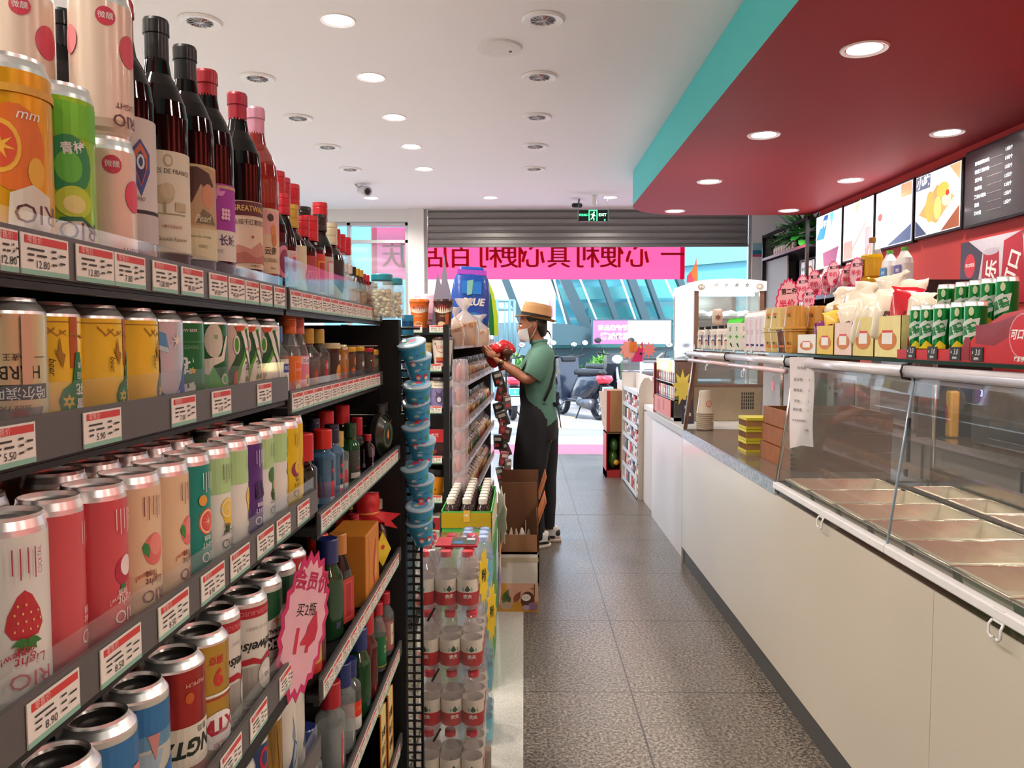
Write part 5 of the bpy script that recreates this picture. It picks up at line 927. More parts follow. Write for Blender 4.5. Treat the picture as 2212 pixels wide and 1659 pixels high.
for k in range(4):
    pack(-.225, 2.64, .0015+.1845*k, 2, 3, wb, 'shrink-wrapped pack of blue-labelled water bottles, %s of four from the top' % ORD[3-k], pitch=.058, kind='blue-labelled', tape=False)
for k, (x, y, z) in enumerate(((-.118, 2.42, .70), (-.105, 2.56, .50))):
    o = tag(obj('burst_card', B().prism(star(0, 0, .085 if k else .075, 12, .72), 'x', -.001, .001, M('#e8c62c', .6)).art([('t', '特价', 0, 0, 34, dict(bold=.03), K)], flat((.0012, 0, 0), (0, 1, 0), (0, 0, 1)))), ('upper' if k == 0 else 'lower')+' yellow starburst price card on the side of the water packs', 'price sign'); o.location = (x, y-(.0 if k else .12), z); o.scale = (1, .38, 1.25); o.rotation_euler = (0, 0, -.5)
# ---- green cartons of tea bottles
gy = M('#b79a12', .4, coat=.2); gg = M('#4faa50', .5)
for k, (z, col) in enumerate(((0, gg), (.145, gg), (.29, gg), (.435, gg), (.575, None))):
    if col is not None:
        b = B().box(-.325+.004*(k % 2), -.126+.003*(k % 2), 3.07, 3.62, z+.001, z+.143 if k < 3 else .573, gg, .003).art([('p', [(60, 20), (380, 20), (380, 110), (360, 125), (90, 125), (60, 110)], M('#419a44', .5)), ('t', '冰糖雪梨', 220, 66, 50, dict(rot=0), M('#3a8a3c', .5))], flat((-.1255+.003*(k % 2), 3.07, z), (0, 1, 0), (0, 0, 1)), k=.001)
        tag(obj('drink_carton', b), 'plain green drink carton, %s from the floor in the stack' % ORD[k], 'carton', 'green drink cartons')
t = thing('drink_carton', 'open green and yellow carton of tea bottles topping the green stack', 'carton', (-.326, 3.07, .575))
b = B().box(0, .2, 0, .004, 0, .15, gg).box(.196, .2, 0, .55, 0, .15, gg).box(0, .004, 0, .55, 0, .15, gg).box(0, .2, .546, .55, 0, .15, gg).box(0, .2, 0, .55, 0, .004, gg)
obj('tray', b, t)
obj('yellow_film', B().box(.002, .198, -.003, -.0005, .085, .145, gy).box(.002, .198, -.003, -.0005, .03, .068, gy).box(.2005, .203, .02, .55, .03, .12, M('#d8c8a8', .5)), t)
obj('tape', B().box(.09, .115, -.005, -.0032, .11, .155, M('#e0b040', .4)).art([('t', 'HK', 10, 25, 14, dict(bold=.02), wh)], flat((.09, -.005, .11), (1, 0, 0), (0, 0, 1))), t)
tb = B().lathe([(0, .0), (.028, .0), (.029, .01), (.029, .13), (.022, .15), (.0135, .165), (.0135, .17)], M('#2a1410', .08, coat=.5, var=0), 18)
tcp = B().lathe([(.016, .168), (.0165, .17), (.0165, .19), (.014, .192), (0, .192)], M('#ded3c8', .5), 18)
tm = [('glass_body', tb.mesh('tea_bottle')), ('white_cap', tcp.mesh('tea_cap'))]
for i in range(3):
    for j in range(8):
        inst('tea_bottle', tm, 'white-capped tea bottle in the green carton, %s column, %s from the front' % (ORD[i], ORD[j]), 'bottle', (-.326+.035+i*.064, 3.07+.042+j*.064, .5795), 0, 'tea bottles in the green carton')
# ---- open cardboard boxes on the floor
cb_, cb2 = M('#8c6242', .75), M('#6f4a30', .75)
t = thing('cardboard_box', 'white and pink printed cardboard box with cartoon animals at the aisle edge', 'box', (-.128, 3.99, 0))
W_, D_, H_ = .205, .34, .30
body = B().box(0, W_, 0, .004, 0, H_, M('#cfc6bc', .6)).box(0, .004, 0, D_, 0, H_, cb_).box(W_-.004, W_, 0, D_, 0, H_, M('#c89aa0', .6)).box(0, W_, D_-.004, D_, 0, H_, cb_).box(0, W_, 0, D_, 0, .004, cb_)
s_ = lambda c_: M(c_, .6)
body.art([('r', 0, 0, 205, 150, s_('#d8a48c')), ('r', 0, 0, 205, 55, s_('#c88a2c')), ('r', 10, 50, 40, 150, s_('#cf9a2c')), ('d', 40, 46, 34, 34, s_('#b9a08c')), ('p', leaf(24, 46, 80, 34, 70), s_('#5a6a34')), ('p', leaf(80, 50, 70, 30, 60), s_('#8a4a34')), ('p', leaf(60, 50, 60, 30, 120), s_('#4a5a2c')), ('d', 150, 62, 36, 46, s_('#5a3020')), ('d', 142, 76, 24, 18, s_('#e6dcd2')), ('d', 134, 78, 2.5, 2.5, K), ('d', 150, 78, 2.5, 2.5, K), ('d', 176, 30, 26, 22, s_('#8a6a8c')), ('d', 142, 24, 18, 14, s_('#b89ab0')), ('r', 182, 80, 187, 146, s_('#5a3a2c')), ('r', 165, 120, 187, 124, s_('#5a3a2c')), ('r', 0, 262, 205, 284, s_('#b5a58c')), ('r', 0, 236, 44, 270, s_('#b5a58c'))], flat((0, -.0003, 0), (1, 0, 0), (0, 0, 1)))
obj('box_body', body, t)
t = thing('cardboard_box', 'open brown cardboard box with raised flaps, holding snack bags', 'box', (-.13, 4.02, .302))
W_, D_, H_ = .205, .32, .17
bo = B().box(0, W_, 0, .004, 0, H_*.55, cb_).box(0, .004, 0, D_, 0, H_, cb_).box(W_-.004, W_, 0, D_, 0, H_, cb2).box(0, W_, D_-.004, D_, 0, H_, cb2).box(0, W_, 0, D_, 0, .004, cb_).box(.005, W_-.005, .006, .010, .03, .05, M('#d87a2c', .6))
obj('box_body', bo, t)
obj('flap', B().box(0, W_, D_, D_+.003, H_, H_+.14, cb2), t); fl = obj('flap', B().box(0, .003, 0, D_, 0, .12, M('#b86a3c', .7)), t); fl.location = (W_, 0, H_-.02); fl.rotation_euler = (0, .35, 0)
obj('divider', B().prism([(0, .02), (.05, .02), (.05, .16)], 'x', .14, .143, M('#cf9a9c', .6)), t)
for k in range(5):
    b = B().loft([(0, 0, 0, .03, .01), (0, 0, .03, .034, .014), (0, 0, .06, .02, .008), (.004, 0, .10, .004, .003)], M('#e9dcc8', .15, clear=.45, var=0), 10)
    o = tag(obj('snack_bag', b), 'small clear snack bag in the open cardboard box, %s from the left' % ORD[k], 'snack', 'clear snack bags in the box'); o.location = (-.13+.035+k*.03, 4.1+.03*(k % 2), .307); o.rotation_euler = (0, rnd.uniform(-.2, .2), k)
t = thing('cardboard_box', 'second open brown box further back with a red packet inside', 'box', (-.13, 4.42, 0))
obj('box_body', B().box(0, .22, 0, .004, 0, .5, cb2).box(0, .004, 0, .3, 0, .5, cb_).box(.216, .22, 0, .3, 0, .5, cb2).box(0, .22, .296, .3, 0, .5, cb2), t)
obj('flap', B().box(0, .22, .3, .303, .5, .62, cb2), t); fl = obj('flap', B().box(0, .003, 0, .3, 0, .13, M('#b86a3c', .7)), t); fl.location = (.22, 0, .5); fl.rotation_euler = (0, .3, 0)
tag(obj('red_packet', B().ball((0, 0, 0), (.05, .03, .025), M('#c02028', .3, coat=.5), 12, 8)), 'shiny red packet inside the further cardboard box', 'snack').location = (.03, 4.5, .52)
p = onY(1088, 1090, 3.75)
o = tag(obj('burst_card', B().prism(star(0, 0, .1, 10, .75), 'x', -.001, .001, M('#e6dccf', .6))), 'white starburst card edge-on beside the green cartons', 'price sign'); o.location = (-.105, 3.7, .56); o.scale = (1, .6, 1.5); o.rotation_euler = (0, 0, .5)
o = tag(obj('price_poster', B().box(-.001, .001, 0, .22, 0, .34, M('#e8d8dc', .6)).art([('r', 10, 30, 200, 120, M('#b88ac8', .6)), ('r', 10, 200, 200, 300, M('#e0a070', .6))], flat((.0012, 0, 0), (0, 1, 0), (0, 0, 1)))), 'tall white and purple poster strip on the side of the green cartons', 'poster'); o.location = (-.113, 3.66, .15)
# ================================================================= SERVICE COUNTER ON THE RIGHT
m_pan = M('#cdc3b4', .28, coat=.25, var=.015, scale=3); m_kick = M('#4a4847', .5); m_steel = M('#c2bdb4', .22, .95, var=.03, scale=6); m_stone = nodes_mat('counter_edge_stone', speck('#7f8b98', '#aab4bf', 60, .3))
m_brown = M('#6a5a4c', .2, .8); m_glass = M('#e8eeec', .02, clear=.96, var=0); m_wht = M('#e6e3e4', .35)
m_tube = M('#e2dde2', .25, .2, coat=.4)
t = thing('service_counter', 'long glossy cream counter front with dark kick board along the right of the aisle', 'counter', (1.3, 2, 0))
def cp(name, b, par=None):
    o = obj(name, b, par or t)
    if par is None: o.location = -t.location
    return o
cp('front_panel', B().box(1.0, 1.03, -.9, 1.9, .1, .789, m_pan).box(1.0, 1.03, 1.902, 4.925, .1, .789, m_pan))
cp('kick_board', B().box(1.012, 1.02, -.9, 4.93, 0, .1, m_kick))
cp('carcass', B().box(1.03, 1.64, -.9, 4.92, .02, .785, M('#6f6a66', .6)))
cp('end_post', B().box(1.0, 1.012, 4.927, 4.935, 0, .79, M('#b9b0a0', .4)))
t2 = tag(obj('worktop', B().box(.995, 1.59, 3.105, 4.893, .79, .838, m_stone).box(.995, .999, 4.893, 4.93, .79, .845, m_stone).box(.999, 1.59, 3.105, 4.893, .838, .845, M('#6a5f55', .25, coat=.5, var=.05, scale=5))), 'dark worktop with blue-grey stone edge between display case and steam cabinet', 'worktop')
t = thing('service_counter', 'white counter section further on, without kick board, beyond the stone worktop', 'counter', (1.3, 5.5, 0))
cp('front_panel', B().box(1.022, 1.05, 4.94, 6.23, 0, .79, M('#dcd8dc', .35)))
cp('carcass', B().box(1.05, 1.64, 4.94, 6.85, 0, .785, M('#cfcacb', .6)))
cp('worktop', B().box(1.0, 1.64, 4.94, 6.4, .795, .845, M('#b9b6b4', .4), .004).box(1.05, 1.64, 6.4, 6.85, .8, .845, m_wht))
# ---- glass display case
t = thing('display_case', 'slanted glass hot food display case with steel trays on the counter', 'display case', (1.3, 1.5, .79))
cp('case_floor', B().box(1.02, 1.62, -.9, 3.10, .788, .794, m_steel).box(1.60, 1.63, -.9, 3.10, .79, .90, m_steel))
cp('base_strip', B().box(1.004, 1.01, -.9, 3.10, .791, .82, m_brown))
cp('front_rail', B().box(.985, 1.012, -.9, 2.139, .817, .842, m_wht, .004).box(.985, 1.012, 2.141, 3.10, .817, .842, m_wht, .004))
def slant(y0, y1, mat=m_glass, w=.0035):
    return B().add([(1.0+dx, y, .842) for dx in (0, w) for y in (y0, y1)]+[(1.062+dx, y, 1.305) for dx in (0, w) for y in (y0, y1)], [(0, 1, 5, 4), (2, 6, 7, 3), (1, 3, 7, 5), (0, 4, 6, 2)], mat)
cp('glass_panel', slant(-.9, 2.148)); cp('glass_panel', slant(2.153, 3.095))
ed = M('#9fb4c4', .15, .2)
cp('glass_joint', B().tube([(1.0, 2.1505, .842), (1.062, 2.1505, 1.305)], .0035, ed, 6))
for z0, z1 in ((1.20, 1.26), (1.07, 1.19), (1.03, 1.05), (.99, .995)): cp('black_clip', B().box(1.012+(z0-.842)*.134, 1.018+(z0-.842)*.134, 2.135, 2.146, z0, z1, K))
cp('end_glass', B().add([(1.004, 3.098, .842), (1.6, 3.098, .842), (1.6, 3.098, 1.33), (1.064, 3.098, 1.33)], [(0, 1, 2, 3)], M('#a8a49c', .08, clear=.8, var=0)))
cp('end_post', B().tube([(1.003, 3.10, .842), (1.064, 3.10, 1.3)], .007, m_steel, 8))
cp('back_frame', B().tube([(1.61, -.9, 1.33), (1.61, 5.03, 1.33)], .01, m_steel, 8).tube([(1.61, 3.1, .845), (1.61, 3.1, 1.33)], .009, m_steel, 8).tube([(1.61, .9, .845), (1.61, .9, 1.33)], .009, m_steel, 8))
cp('side_frame', B().prism([(.998, .8455), (1.02, .8455), (1.078, 1.30), (1.056, 1.30)], 'y', 4.90, 4.925, M('#8c6a58', .35, .5)).tube([(1.0, 4.90, .85), (1.058, 4.90, 1.3)], .004, m_steel, 6).tube([(1.61, 4.92, .845), (1.61, 4.92, 1.33)], .01, m_steel, 8))
cp('top_shelf', B().box(1.055, 1.62, -.9, 5.06, 1.339, 1.347, M('#aebfb8', .04, clear=.75, var=0)).box(1.0535, 1.0548, -.9, 3.4, 1.3385, 1.3475, M('#1c3a32', .15)))
b = B()
for y0, y1 in ((-.9, .62), (.64, 2.16), (2.18, 3.13), (3.15, 4.06), (4.08, 5.04)): b.tube([(1.052, y0, 1.315), (1.052, y1, 1.315)], .0165, m_tube, 14)
cp('light_tube', b)
b = B()
for y0, y1 in ((3.15, 4.0), (4.02, 4.98)): b.tube([(1.044, y0, 1.276), (1.044, y1, 1.276)], .011, M('#e4c3c8', .3, coat=.4), 12)
cp('lower_tube', b)
for y in (.63, 2.17, 3.14, 4.07): cp('tube_clip', B().tube([(1.06, y, 1.336), (1.038, y, 1.333), (1.033, y, 1.315), (1.038, y, 1.297), (1.06, y, 1.293)], .0035, K, 6))
cp('upper_channel', B().box(1.062, 1.075, -.9, 3.1, 1.285, 1.296, M('#b8afb4', .35)))
hk = m_wht
def hook(x, y, z, lb, s=1.):
    b = B().box(-.014*s, -.011*s, -.019*s, .019*s, -.014*s, .018*s, hk, .001)
    for q in (-1, 1): b.tube([(-.014*s, q*.019*s, -.01*s), (-.02*s, q*.021*s, -.02*s), (-.021*s, q*.021*s, -.04*s), (-.02*s, q*.012*s, -.047*s), (-.019*s, q*.006*s, -.044*s)], .003*s, hk, 6)
    tag(obj('hook', b), lb, 'hook', 'white plastic hooks').location = (x, y, z)
hook(1.0, 2.59, .826, 'white plastic hook on the case rail, the further one'); hook(1.0, 1.62, .826, 'white plastic hook on the case rail, the nearer one')
hook(1.05, 4.47, 1.268, 'white hook hanging from the lower tube, near the steel frame', .8); hook(1.05, 3.72, 1.268, 'white hook hanging from the lower tube, nearer the paper list', .9)
# trays
def tray(w, d, h):
    b = B(); r = .012
    b.box(0, w, 0, d, -.001, 0, m_steel); b = B()
    o, i = [(0, 0), (w, 0), (w, d), (0, d)], [(r, r), (w-r, r), (w-r, d-r), (r, d-r)]; q = [(2*r, 2*r), (w-2*r, 2*r), (w-2*r, d-2*r), (2*r, d-2*r)]
    vs = [(x, y, .0) for x, y in o]+[(x, y, .004) for x, y in i]+[(x, y, -h) for x, y in q]+[(x, y, -.006) for x, y in o]
    fs = [(k, (k+1) % 4, 4+(k+1) % 4, 4+k) for k in range(4)]+[(4+k, 4+(k+1) % 4, 8+(k+1) % 4, 8+k) for k in range(4)]+[(8, 9, 10, 11)]+[(12+k, 12+(k+1) % 4, (k+1) % 4, k) for k in range(4)]
    b.add(vs, fs, M('#ded4bc', .3, .5, var=.03, scale=8)); b.tube([(0, 0, .001), (w, 0, .001), (w, d, .001), (0, d, .001), (0, 0, .001)], .0035, M('#e6dcc0', .2, .9), 6)
    return b.mesh('tray')
tm1, tm2 = tray(.36, .235, .05), tray(.15, .235, .05)
for k in range(12):
    y = .22+k*.24
    tag(obj('food_tray', tm1), 'steel food tray, front row of the glass case, %s from the near end' % ORD[k], 'tray', 'steel trays in the glass case').location = (1.035, y, .852)
    if k < 11: tag(obj('food_tray', tm2), 'small steel food tray, back row of the glass case, %s from near end' % ORD[k], 'tray', 'steel trays in the glass case').location = (1.435, y+.06, .856)
tag(obj('tray_divider', B().box(1.405, 1.425, .2, 3.05, .796, .862, M('#5a5248', .25, .8))), 'long dark steel divider between the two rows of trays', 'divider')
# paper list and pink tag
b = B(); n = 12; vs = []
for i in range(n+1):
    z = -.33*i/n; c = .006*math.sin(i*.5); q = .0 if i else .01
    vs += [(c, -.047+.0, z), (c+.004, 0, z), (c*.4, .047, z-.016*i/n)]
b.add(vs, [f for i in range(n) for f in ((3*i, 3*i+1, 3*i+4, 3*i+3), (3*i+1, 3*i+2, 3*i+5, 3*i+4))], M('#e2d8da', .6), True)
f = lambda u, v, o: (-.001-o+.006*math.sin(-v*12/.33*.5), -u, v)
b.art([('t', '价目表', 0, -40, 12, dict(rot=0), K), ('t', '豆沙包', -16, -84, 12, dict(rot=0), K), ('t', '菜肉包', -16, -124, 12, dict(rot=0), K), ('t', '玉米', -18, -164, 12, dict(rot=0), K), ('t', '茶叶蛋', -14, -196, 12, dict(rot=0), K), ('t', '2', 28, -84, 11, dict(rot=0), K), ('t', '3', 28, -124, 11, dict(rot=0), K), ('t', '4', 28, -164, 11, dict(rot=0), K), ('t', '2', 28, -196, 11, dict(rot=0), K), ('t', '本店承接团购', -6, -236, 9, dict(rot=0), K), ('t', '谢谢', 24, -270, 9, dict(rot=0), K)], f)
o = tag(obj('paper_list', b), 'long white paper price list hanging from the tube in front of the glass case', 'paper'); o.location = (1.028, 2.93, 1.337); o.rotation_euler = (0, -.04, .62); o.scale = (1, 1.08, 1)
o = tag(obj('pink_tag', B().prism([(-.014, 0), (-.014, -.03), (-.01, -.036), (.01, -.036), (.014, -.03), (.014, 0), (.009, .008), (-.009, .008)], 'x', -.0015, .0015, M('#e08a96', .5)).tube([(0, 0, 0), (.004, .0, .04)], .0012, wh, 4)), 'small pink tag on a string below the tube left of the paper list', 'tag'); o.location = (1.09, 3.45, 1.215)
# ---- things on the glass top shelf
ZT = 1.3475
sg = can(.0265, .124, [('p', [(-26, 22), (20, 40), (26, 82), (10, 78), (6, 82), (-20, 70), (-26, 62)], M('#c9d2c8', .4)), ('t', '雪碧', -2, 52, 25, dict(rot=22, bold=.04), M('#0f7a3c', .4)), ('d', 6, 98, 6, 11, M('#c9d2a8', .4)), ('t', 'Sprite', 8, 112, 6, dict(rot=0), M('#a8d8a0', .4)), ('p', [(-20, 4), (22, 4), (22, 14), (8, 26), (-6, 10)], M('#e6cf1c', .4))], '#0a8a3c', top='light', upside=False, rough=.2, metal=.7)
for k, x in enumerate((2081, 2051, 2015, 1986.5, 1964.5)):
    X_, Y_, q_ = fit(x, 690, 1.125, .0265, 3., -1)
    inst('soda_can', sg, 'green lemon soda can in the lower tier of the red tray, %s from the right' % ORD[k], 'drink can', (X_, Y_, ZT+.026), pi+.45, 'green soda cans', (q_, q_, 1))
for k, x in enumerate((2149, 2116, 2091, 2061.5, 2024.5)):
    X_, Y_, q_ = fit(x, 620, 1.215, .0265, 3.1, -1)
    inst('soda_can', sg, 'green lemon soda can in the upper tier of the red tray, %s from the right' % ORD[k], 'drink can', (X_, Y_, ZT+.088), pi+.45, 'green soda cans', (q_, q_, 1))
rd, rdd = M('#c41a1e', .35, coat=.3), M('#8e1420', .35, coat=.3)
t = thing('soda_tray', 'red cardboard tray with round logo and price tags holding the green cans', 'display tray', (1.09, 2.0, ZT))
b = B(); pr = [(2.30, 0), (2.30, .026), (1.98, .03), (1.93, .05), (1.87, .085), (1.80, .112), (1.72, .12), (1.60, .12), (1.40, .12), (1.40, 0)]
b.prism(pr, 'x', 1.083, 1.086, rd); b.box(1.086, 1.30, 1.40, 2.30, .0, .004, rd).box(1.297, 1.30, 1.40, 2.3, .0, .09, rd).box(1.165, 1.297, 1.45, 2.28, .0, .085, rdd).box(1.087, 1.164, 1.84, 2.28, .004, .024, rdd)
ff = flat((1.083, 2.3, 0), (0, -1, 0), (0, 0, 1))
b.art([('p', [(395, 88), (470, 92), (560, 110), (640, 118), (620, 80), (540, 66), (470, 40), (395, 44)], rdd), ('d', 575, 62, 50, 50, M('#d8989a', .4)), ('d', 575, 62, 47, 47, M('#cf1a24', .35)), ('t', '可口可乐', 577, 64, 24, dict(shear=.3, bold=.03), wh), ('t', '这感觉 够爽', 580, 10, 13, dict(bold=.03), wh), ('p', [(330, 4), (350, 60), (372, 60), (372, 4)], rdd)], ff)
bb = obj('tray_body', b, t); bb.location = (-1.09, -2.0, 0)
for k, y in enumerate((2.215, 2.10, 1.99, 1.895)):
    o = obj('price_tag', B().box(-.002, 0, -.025, .025, .002, .036, K, .001).art([('t', '¥', -17, 22, 11, dict(shear=.2), wh), ('t', '3.0', 4, 23, 20, dict(shear=.25, w=.85), wh), ('t', '促销价', 0, 8, 7, dict(bold=.02), wh)], flat((-.0021, 0, 0), (0, -1, 0), (0, 0, 1))), t); o.location = (-.0075, y-2.0, 0)
# snack cartons with overflowing wrapped snacks
def carton(name, x0, x1, top, col, back, art, lb, depth=.12):
    y1, y0 = onX(x0, 770, 1.09).y, onX(x1, 770, 1.09).y
    h = top; t = thing(name, lb, 'box', (1.09, y0+.002, ZT)); L = y1-y0-.004
    mt = M(col, .5)
    b = B().box(0, .002, 0, L, 0, h, mt).box(0, depth, 0, .002, 0, h*1.0, mt).box(0, depth, L-.002, L, 0, h, mt).box(depth-.002, depth, 0, L, 0, h*back, mt).box(0, depth, 0, L, 0, .002, mt)
    b.art([('r', L*300, h*330, L*700, h*640, M('#e6e2da', .5)), ('r', L*300, h*600, L*700, h*660, m_hdr), ('r', L*340, h*520, L*660, h*540, m_ink), ('r', L*340, h*440, L*600, h*460, m_ink)]+art(L*1000, h*1000), flat((0, L, 0), (0, -1, 0), (0, 0, 1)))
    b.art([('r', 20, 20, 60, 60, M('#b8302c', .5))], flat((0, 0, 0), (1, 0, 0), (0, 0, 1)))
    obj('carton_body', b, t)
    return t, L, h, depth
def goods(t, L, h, d, n, cols, seed, sz=.055):
    r = random.Random(seed)
    for k in range(n):
        c1 = cols[k % len(cols)]; s = sz*r.uniform(.8, 1.15)
        b = B().loft([(0, 0, -s*1.1, s*.5, .004), (0, 0, -s*.95, s*.62, .012), (0, 0, 0, s*.66, .02), (0, 0, s*.8, s*.6, .012), (0, 0, s*1.0, s*.5, .004), (.0, .01, s*1.15, s*.62, .003)], M(c1, .18, coat=.5), 18).crumple(.006, k+seed, 45)
        b.art([('t', '凤爪', 0, 4, 20, dict(bold=.03), M('#5a1c20', .5)), ('r', -16, -30, 18, -12, M('#b8302c', .5))], flat((0, -.0205, 0), (1, 0, 0), (0, 0, 1)))
        o = obj('wrapped_snack', b, t); o.location = (d*(.25+.5*r.random()), L*(k+.5)/n, h*.86+.02*r.random()); o.rotation_euler = (r.uniform(-.25, .25), r.uniform(-.35, .35), -pi/2+1.0+r.uniform(-.5, .5))
cr = lambda W, H: [('d', W*.5, H*.42, W*.36, H*.24, M('#c8742c', .5)), ('r', W*.3, H*.33, W*.7, H*.64, M('#e6e2da', .5)), ('r', W*.3, H*.6, W*.7, H*.66, m_hdr)]
for a_, g_ in (((('snack_carton', 1888, 1945, .125, '#e6d590', 1.3, cr, 'large yellow snack carton with open top, next to the red tray')), (5, ['#e8ddc8', '#e6d8c0', '#b8202c', '#e8dcc8'], 3, .075)),
               ((('snack_carton', 1841, 1887, .125, '#dcc878', 1.3, cr, 'yellow snack carton with round print, second from the red tray')), (4, ['#e8ddc8', '#8e1c28', '#e6d8c0'], 4, .07)),
               ((('snack_carton', 1801, 1840, .112, '#e6c8b8', 1.2, cr, 'pale pink snack carton between two yellow ones')), (4, ['#ece0cc', '#e6d0c0'], 5, .075)),
               ((('snack_carton', 1763, 1800, .105, '#e0bc4c', 1.3, cr, 'deep yellow snack carton beside the small white one')), (3, ['#e8c050', '#c8963c'], 6, .05)),
               ((('snack_carton', 1722, 1762, .075, '#e6dfd6', 1.4, cr, 'small white snack carton with two price labels')), (3, ['#7a2a6a', '#b86a2c', '#5a1c4a'], 7, .05))):
    t_, L_, h_, d_ = carton(*a_); goods(t_, L_, h_, d_, *g_)
# big clear snack bags behind cartons
for k, (x, y, X, s) in enumerate(((1925, 650, 1.28, 1.25), (1965, 655, 1.36, 1.1), (1862, 655, 1.28, 1.2), (1822, 668, 1.28, 1.15), (1890, 660, 1.42, 1.2))):
    p = onX(x, y, X); b = B().loft([(0, 0, -.13, .05, .03), (0, 0, -.09, .056, .036), (0, 0, -.04, .058, .038), (0, 0, .0, .055, .034), (.002, 0, .02, .05, .03), (.004, 0, .035, .04, .022), (.003, .0, .045, .036, .018), (.008, 0, .06, .044, .018), (.012, 0, .07, .05, .008), (.012, 0, .072, .04, .004)], M('#e6dccb', .15, coat=.6), 26)
    b.crumple(.02, k, 26); b.art([('t', '盐焗鸡', 0, -22, 30, dict(rot=18, bold=.03), M('#6a2024', .5)), ('t', '鸭脖', 4, -62, 30, dict(rot=10, bold=.03), M('#b83038', .5))], flat((0, -.048, 0), (1, 0, 0), (0, 0, 1)))
    o = tag(obj('snack_bag', b), 'large pale printed snack bag rising behind the cartons, %s of five' % ORD[k], 'snack', 'tall pale snack bags'); o.location = (p.x, p.y, max(ZT+.135, p.z)); o.rotation_euler = (0, .1*(k % 3-1), -1.+.3*k); o.scale = (s, s, s)
# jelly cups, milk drinks
def pud(c1, c2):
    b = B().lathe([(0, 0), (.026, 0), (.027, .004), (.034, .075), (.038, .078), (.038, .083), (.0, .084)], M(c1, .15, clear=.25, coat=.4, var=0), 18, p=3.2)
    b.lathe([(0, .003), (.0245, .004), (.032, .072), (0, .073)], M(c2, .4), 16, p=3.2)
    b.art([('t', '布丁', 4, 34, 12, dict(bold=.02), M('#4a2a1c', .5)), ('r', -8, 20, 14, 27, M('#e0782c', .5))], cyl(.0315), .03)
    return [('cup', b.mesh('pudding'))]
pyel, pamb, pbrn = pud('#e8cf8a', '#e2bf5c'), pud('#d89a3c', '#c07820'), pud('#8a5a48', '#6a3c34')
k = 0
for y, nm, rws, X_ in ((3.50, pyel, 2, 1.105), (3.41, pyel, 2, 1.105), (3.32, pbrn, 1, 1.105), (3.23, pamb, 2, 1.105), (3.33, pamb, 2, 1.20), (3.24, pamb, 2, 1.20), (3.14, pamb, 2, 1.26), (3.04, pamb, 2, 1.26), (2.94, pamb, 2, 1.26)):
    for q in range(rws):
        inst('pudding_cup', nm, '%s pudding cup on the glass shelf, %s layer, %s from the milk cartons' % ({id(pyel): 'pale yellow', id(pamb): 'amber', id(pbrn): 'brown'}[id(nm)], ('lower', 'upper', 'top')[q], ORD[k]), 'pudding cup', (X_, y, ZT+(.0005, .1925, .1935)[q]), pi+.5, 'pudding cups on the glass shelf', 1.14, rot=None if q != 1 else (pi, 0, pi+.5))
    k += 1
def mk(w, h, body, cap, art):
    b = B().box(-w/2, w/2, -w/2, w/2, 0, h*.86, M(body, .35, coat=.3), .004).prism([(-w/2, h*.86), (w/2, h*.86), (.002, h*.97), (-.002, h*.97)], 'y', -w/2, w/2, M(cap, .4)).box(-.002, .002, -w/2, w/2, h*.96, h, M(cap, .4))
    b.art(art, flat((-w/2-.0002, 0, 0), (0, -1, 0), (0, 0, 1))); b.art(art, flat((0, -w/2-.0002, 0), (1, 0, 0), (0, 0, 1)))
    return [('carton', b.mesh('milk'))]
mw = mk(.05, .19, '#e6dde2', '#e3dade', [('t', '牛奶', 0, 90, 12, dict(rot=90), M('#8a8290', .5)), ('r', -10, 24, 12, 34, M('#3a3a6a', .5)), ('r', -18, 0, -10, 150, M('#e8c8d8', .5))])
mg = mk(.05, .165, '#dcded0', '#4cc83c', [('p', star(0, 70, 12, 4, .5), M('#4fae3c', .5)), ('t', '燕麦', 0, 110, 12, dict(rot=90), M('#4a5a4a', .5)), ('p', leaf(0, 40, 30, 10, 300), M('#3a3a34', .5))])
bt_ = B().lathe([(0, 0), (.02, 0), (.022, .004), (.022, .05), (.019, .065), (.022, .08), (.02, .1), (.013, .112), (.013, .116)], M('#ddd4cc', .3, coat=.4), 18)
bt_.art([('d', 4, 46, 8, 8, K), ('d', 4, 36, 8, 12, M('#dcae90', .5)), ('d', 6, 14, 10, 8, M('#c8ccb0', .5)), ('r', 14, 20, 20, 80, M('#2a3a7c', .5))], cyl(.0225, 0), .022)
bc_ = B().lathe([(.015, .112), (.0155, .128), (0, .129)], M('#232228', .4), 16)
ym = [('bottle_body', bt_.mesh('yogurt')), ('black_cap', bc_.mesh('cap'))]
for k, x in enumerate((1592, 1578, 1566, 1552, 1538, 1524, 1510)):
    p = onX(x, 740, 1.09); g_ = k < 2
    inst('milk_carton' if g_ else 'yogurt_bottle', mg if g_ else ym, ('green-topped oat milk carton, %s from the white cartons' if g_ else 'small white yogurt bottle with face print and black cap, %s from the green-topped cartons') % ORD[k if g_ else k-2], 'carton' if g_ else 'bottle', (1.10, p.y-.02, ZT+.0005), pi+.7 if not g_ else .6, None if g_ else 'yogurt bottles on the glass shelf', 1 if g_ else 1.05)
for k, x in enumerate((1650, 1641, 1632, 1622, 1612)):
    p = onX(x, 740, 1.09); inst('milk_carton', mw, 'tall plain white milk carton on the glass shelf, %s from the pudding cups' % ORD[k], 'carton', (1.115-.002*k, p.y-.03+.01*(k % 2), ZT+.0005), .5, 'white milk cartons on the glass shelf', 1)
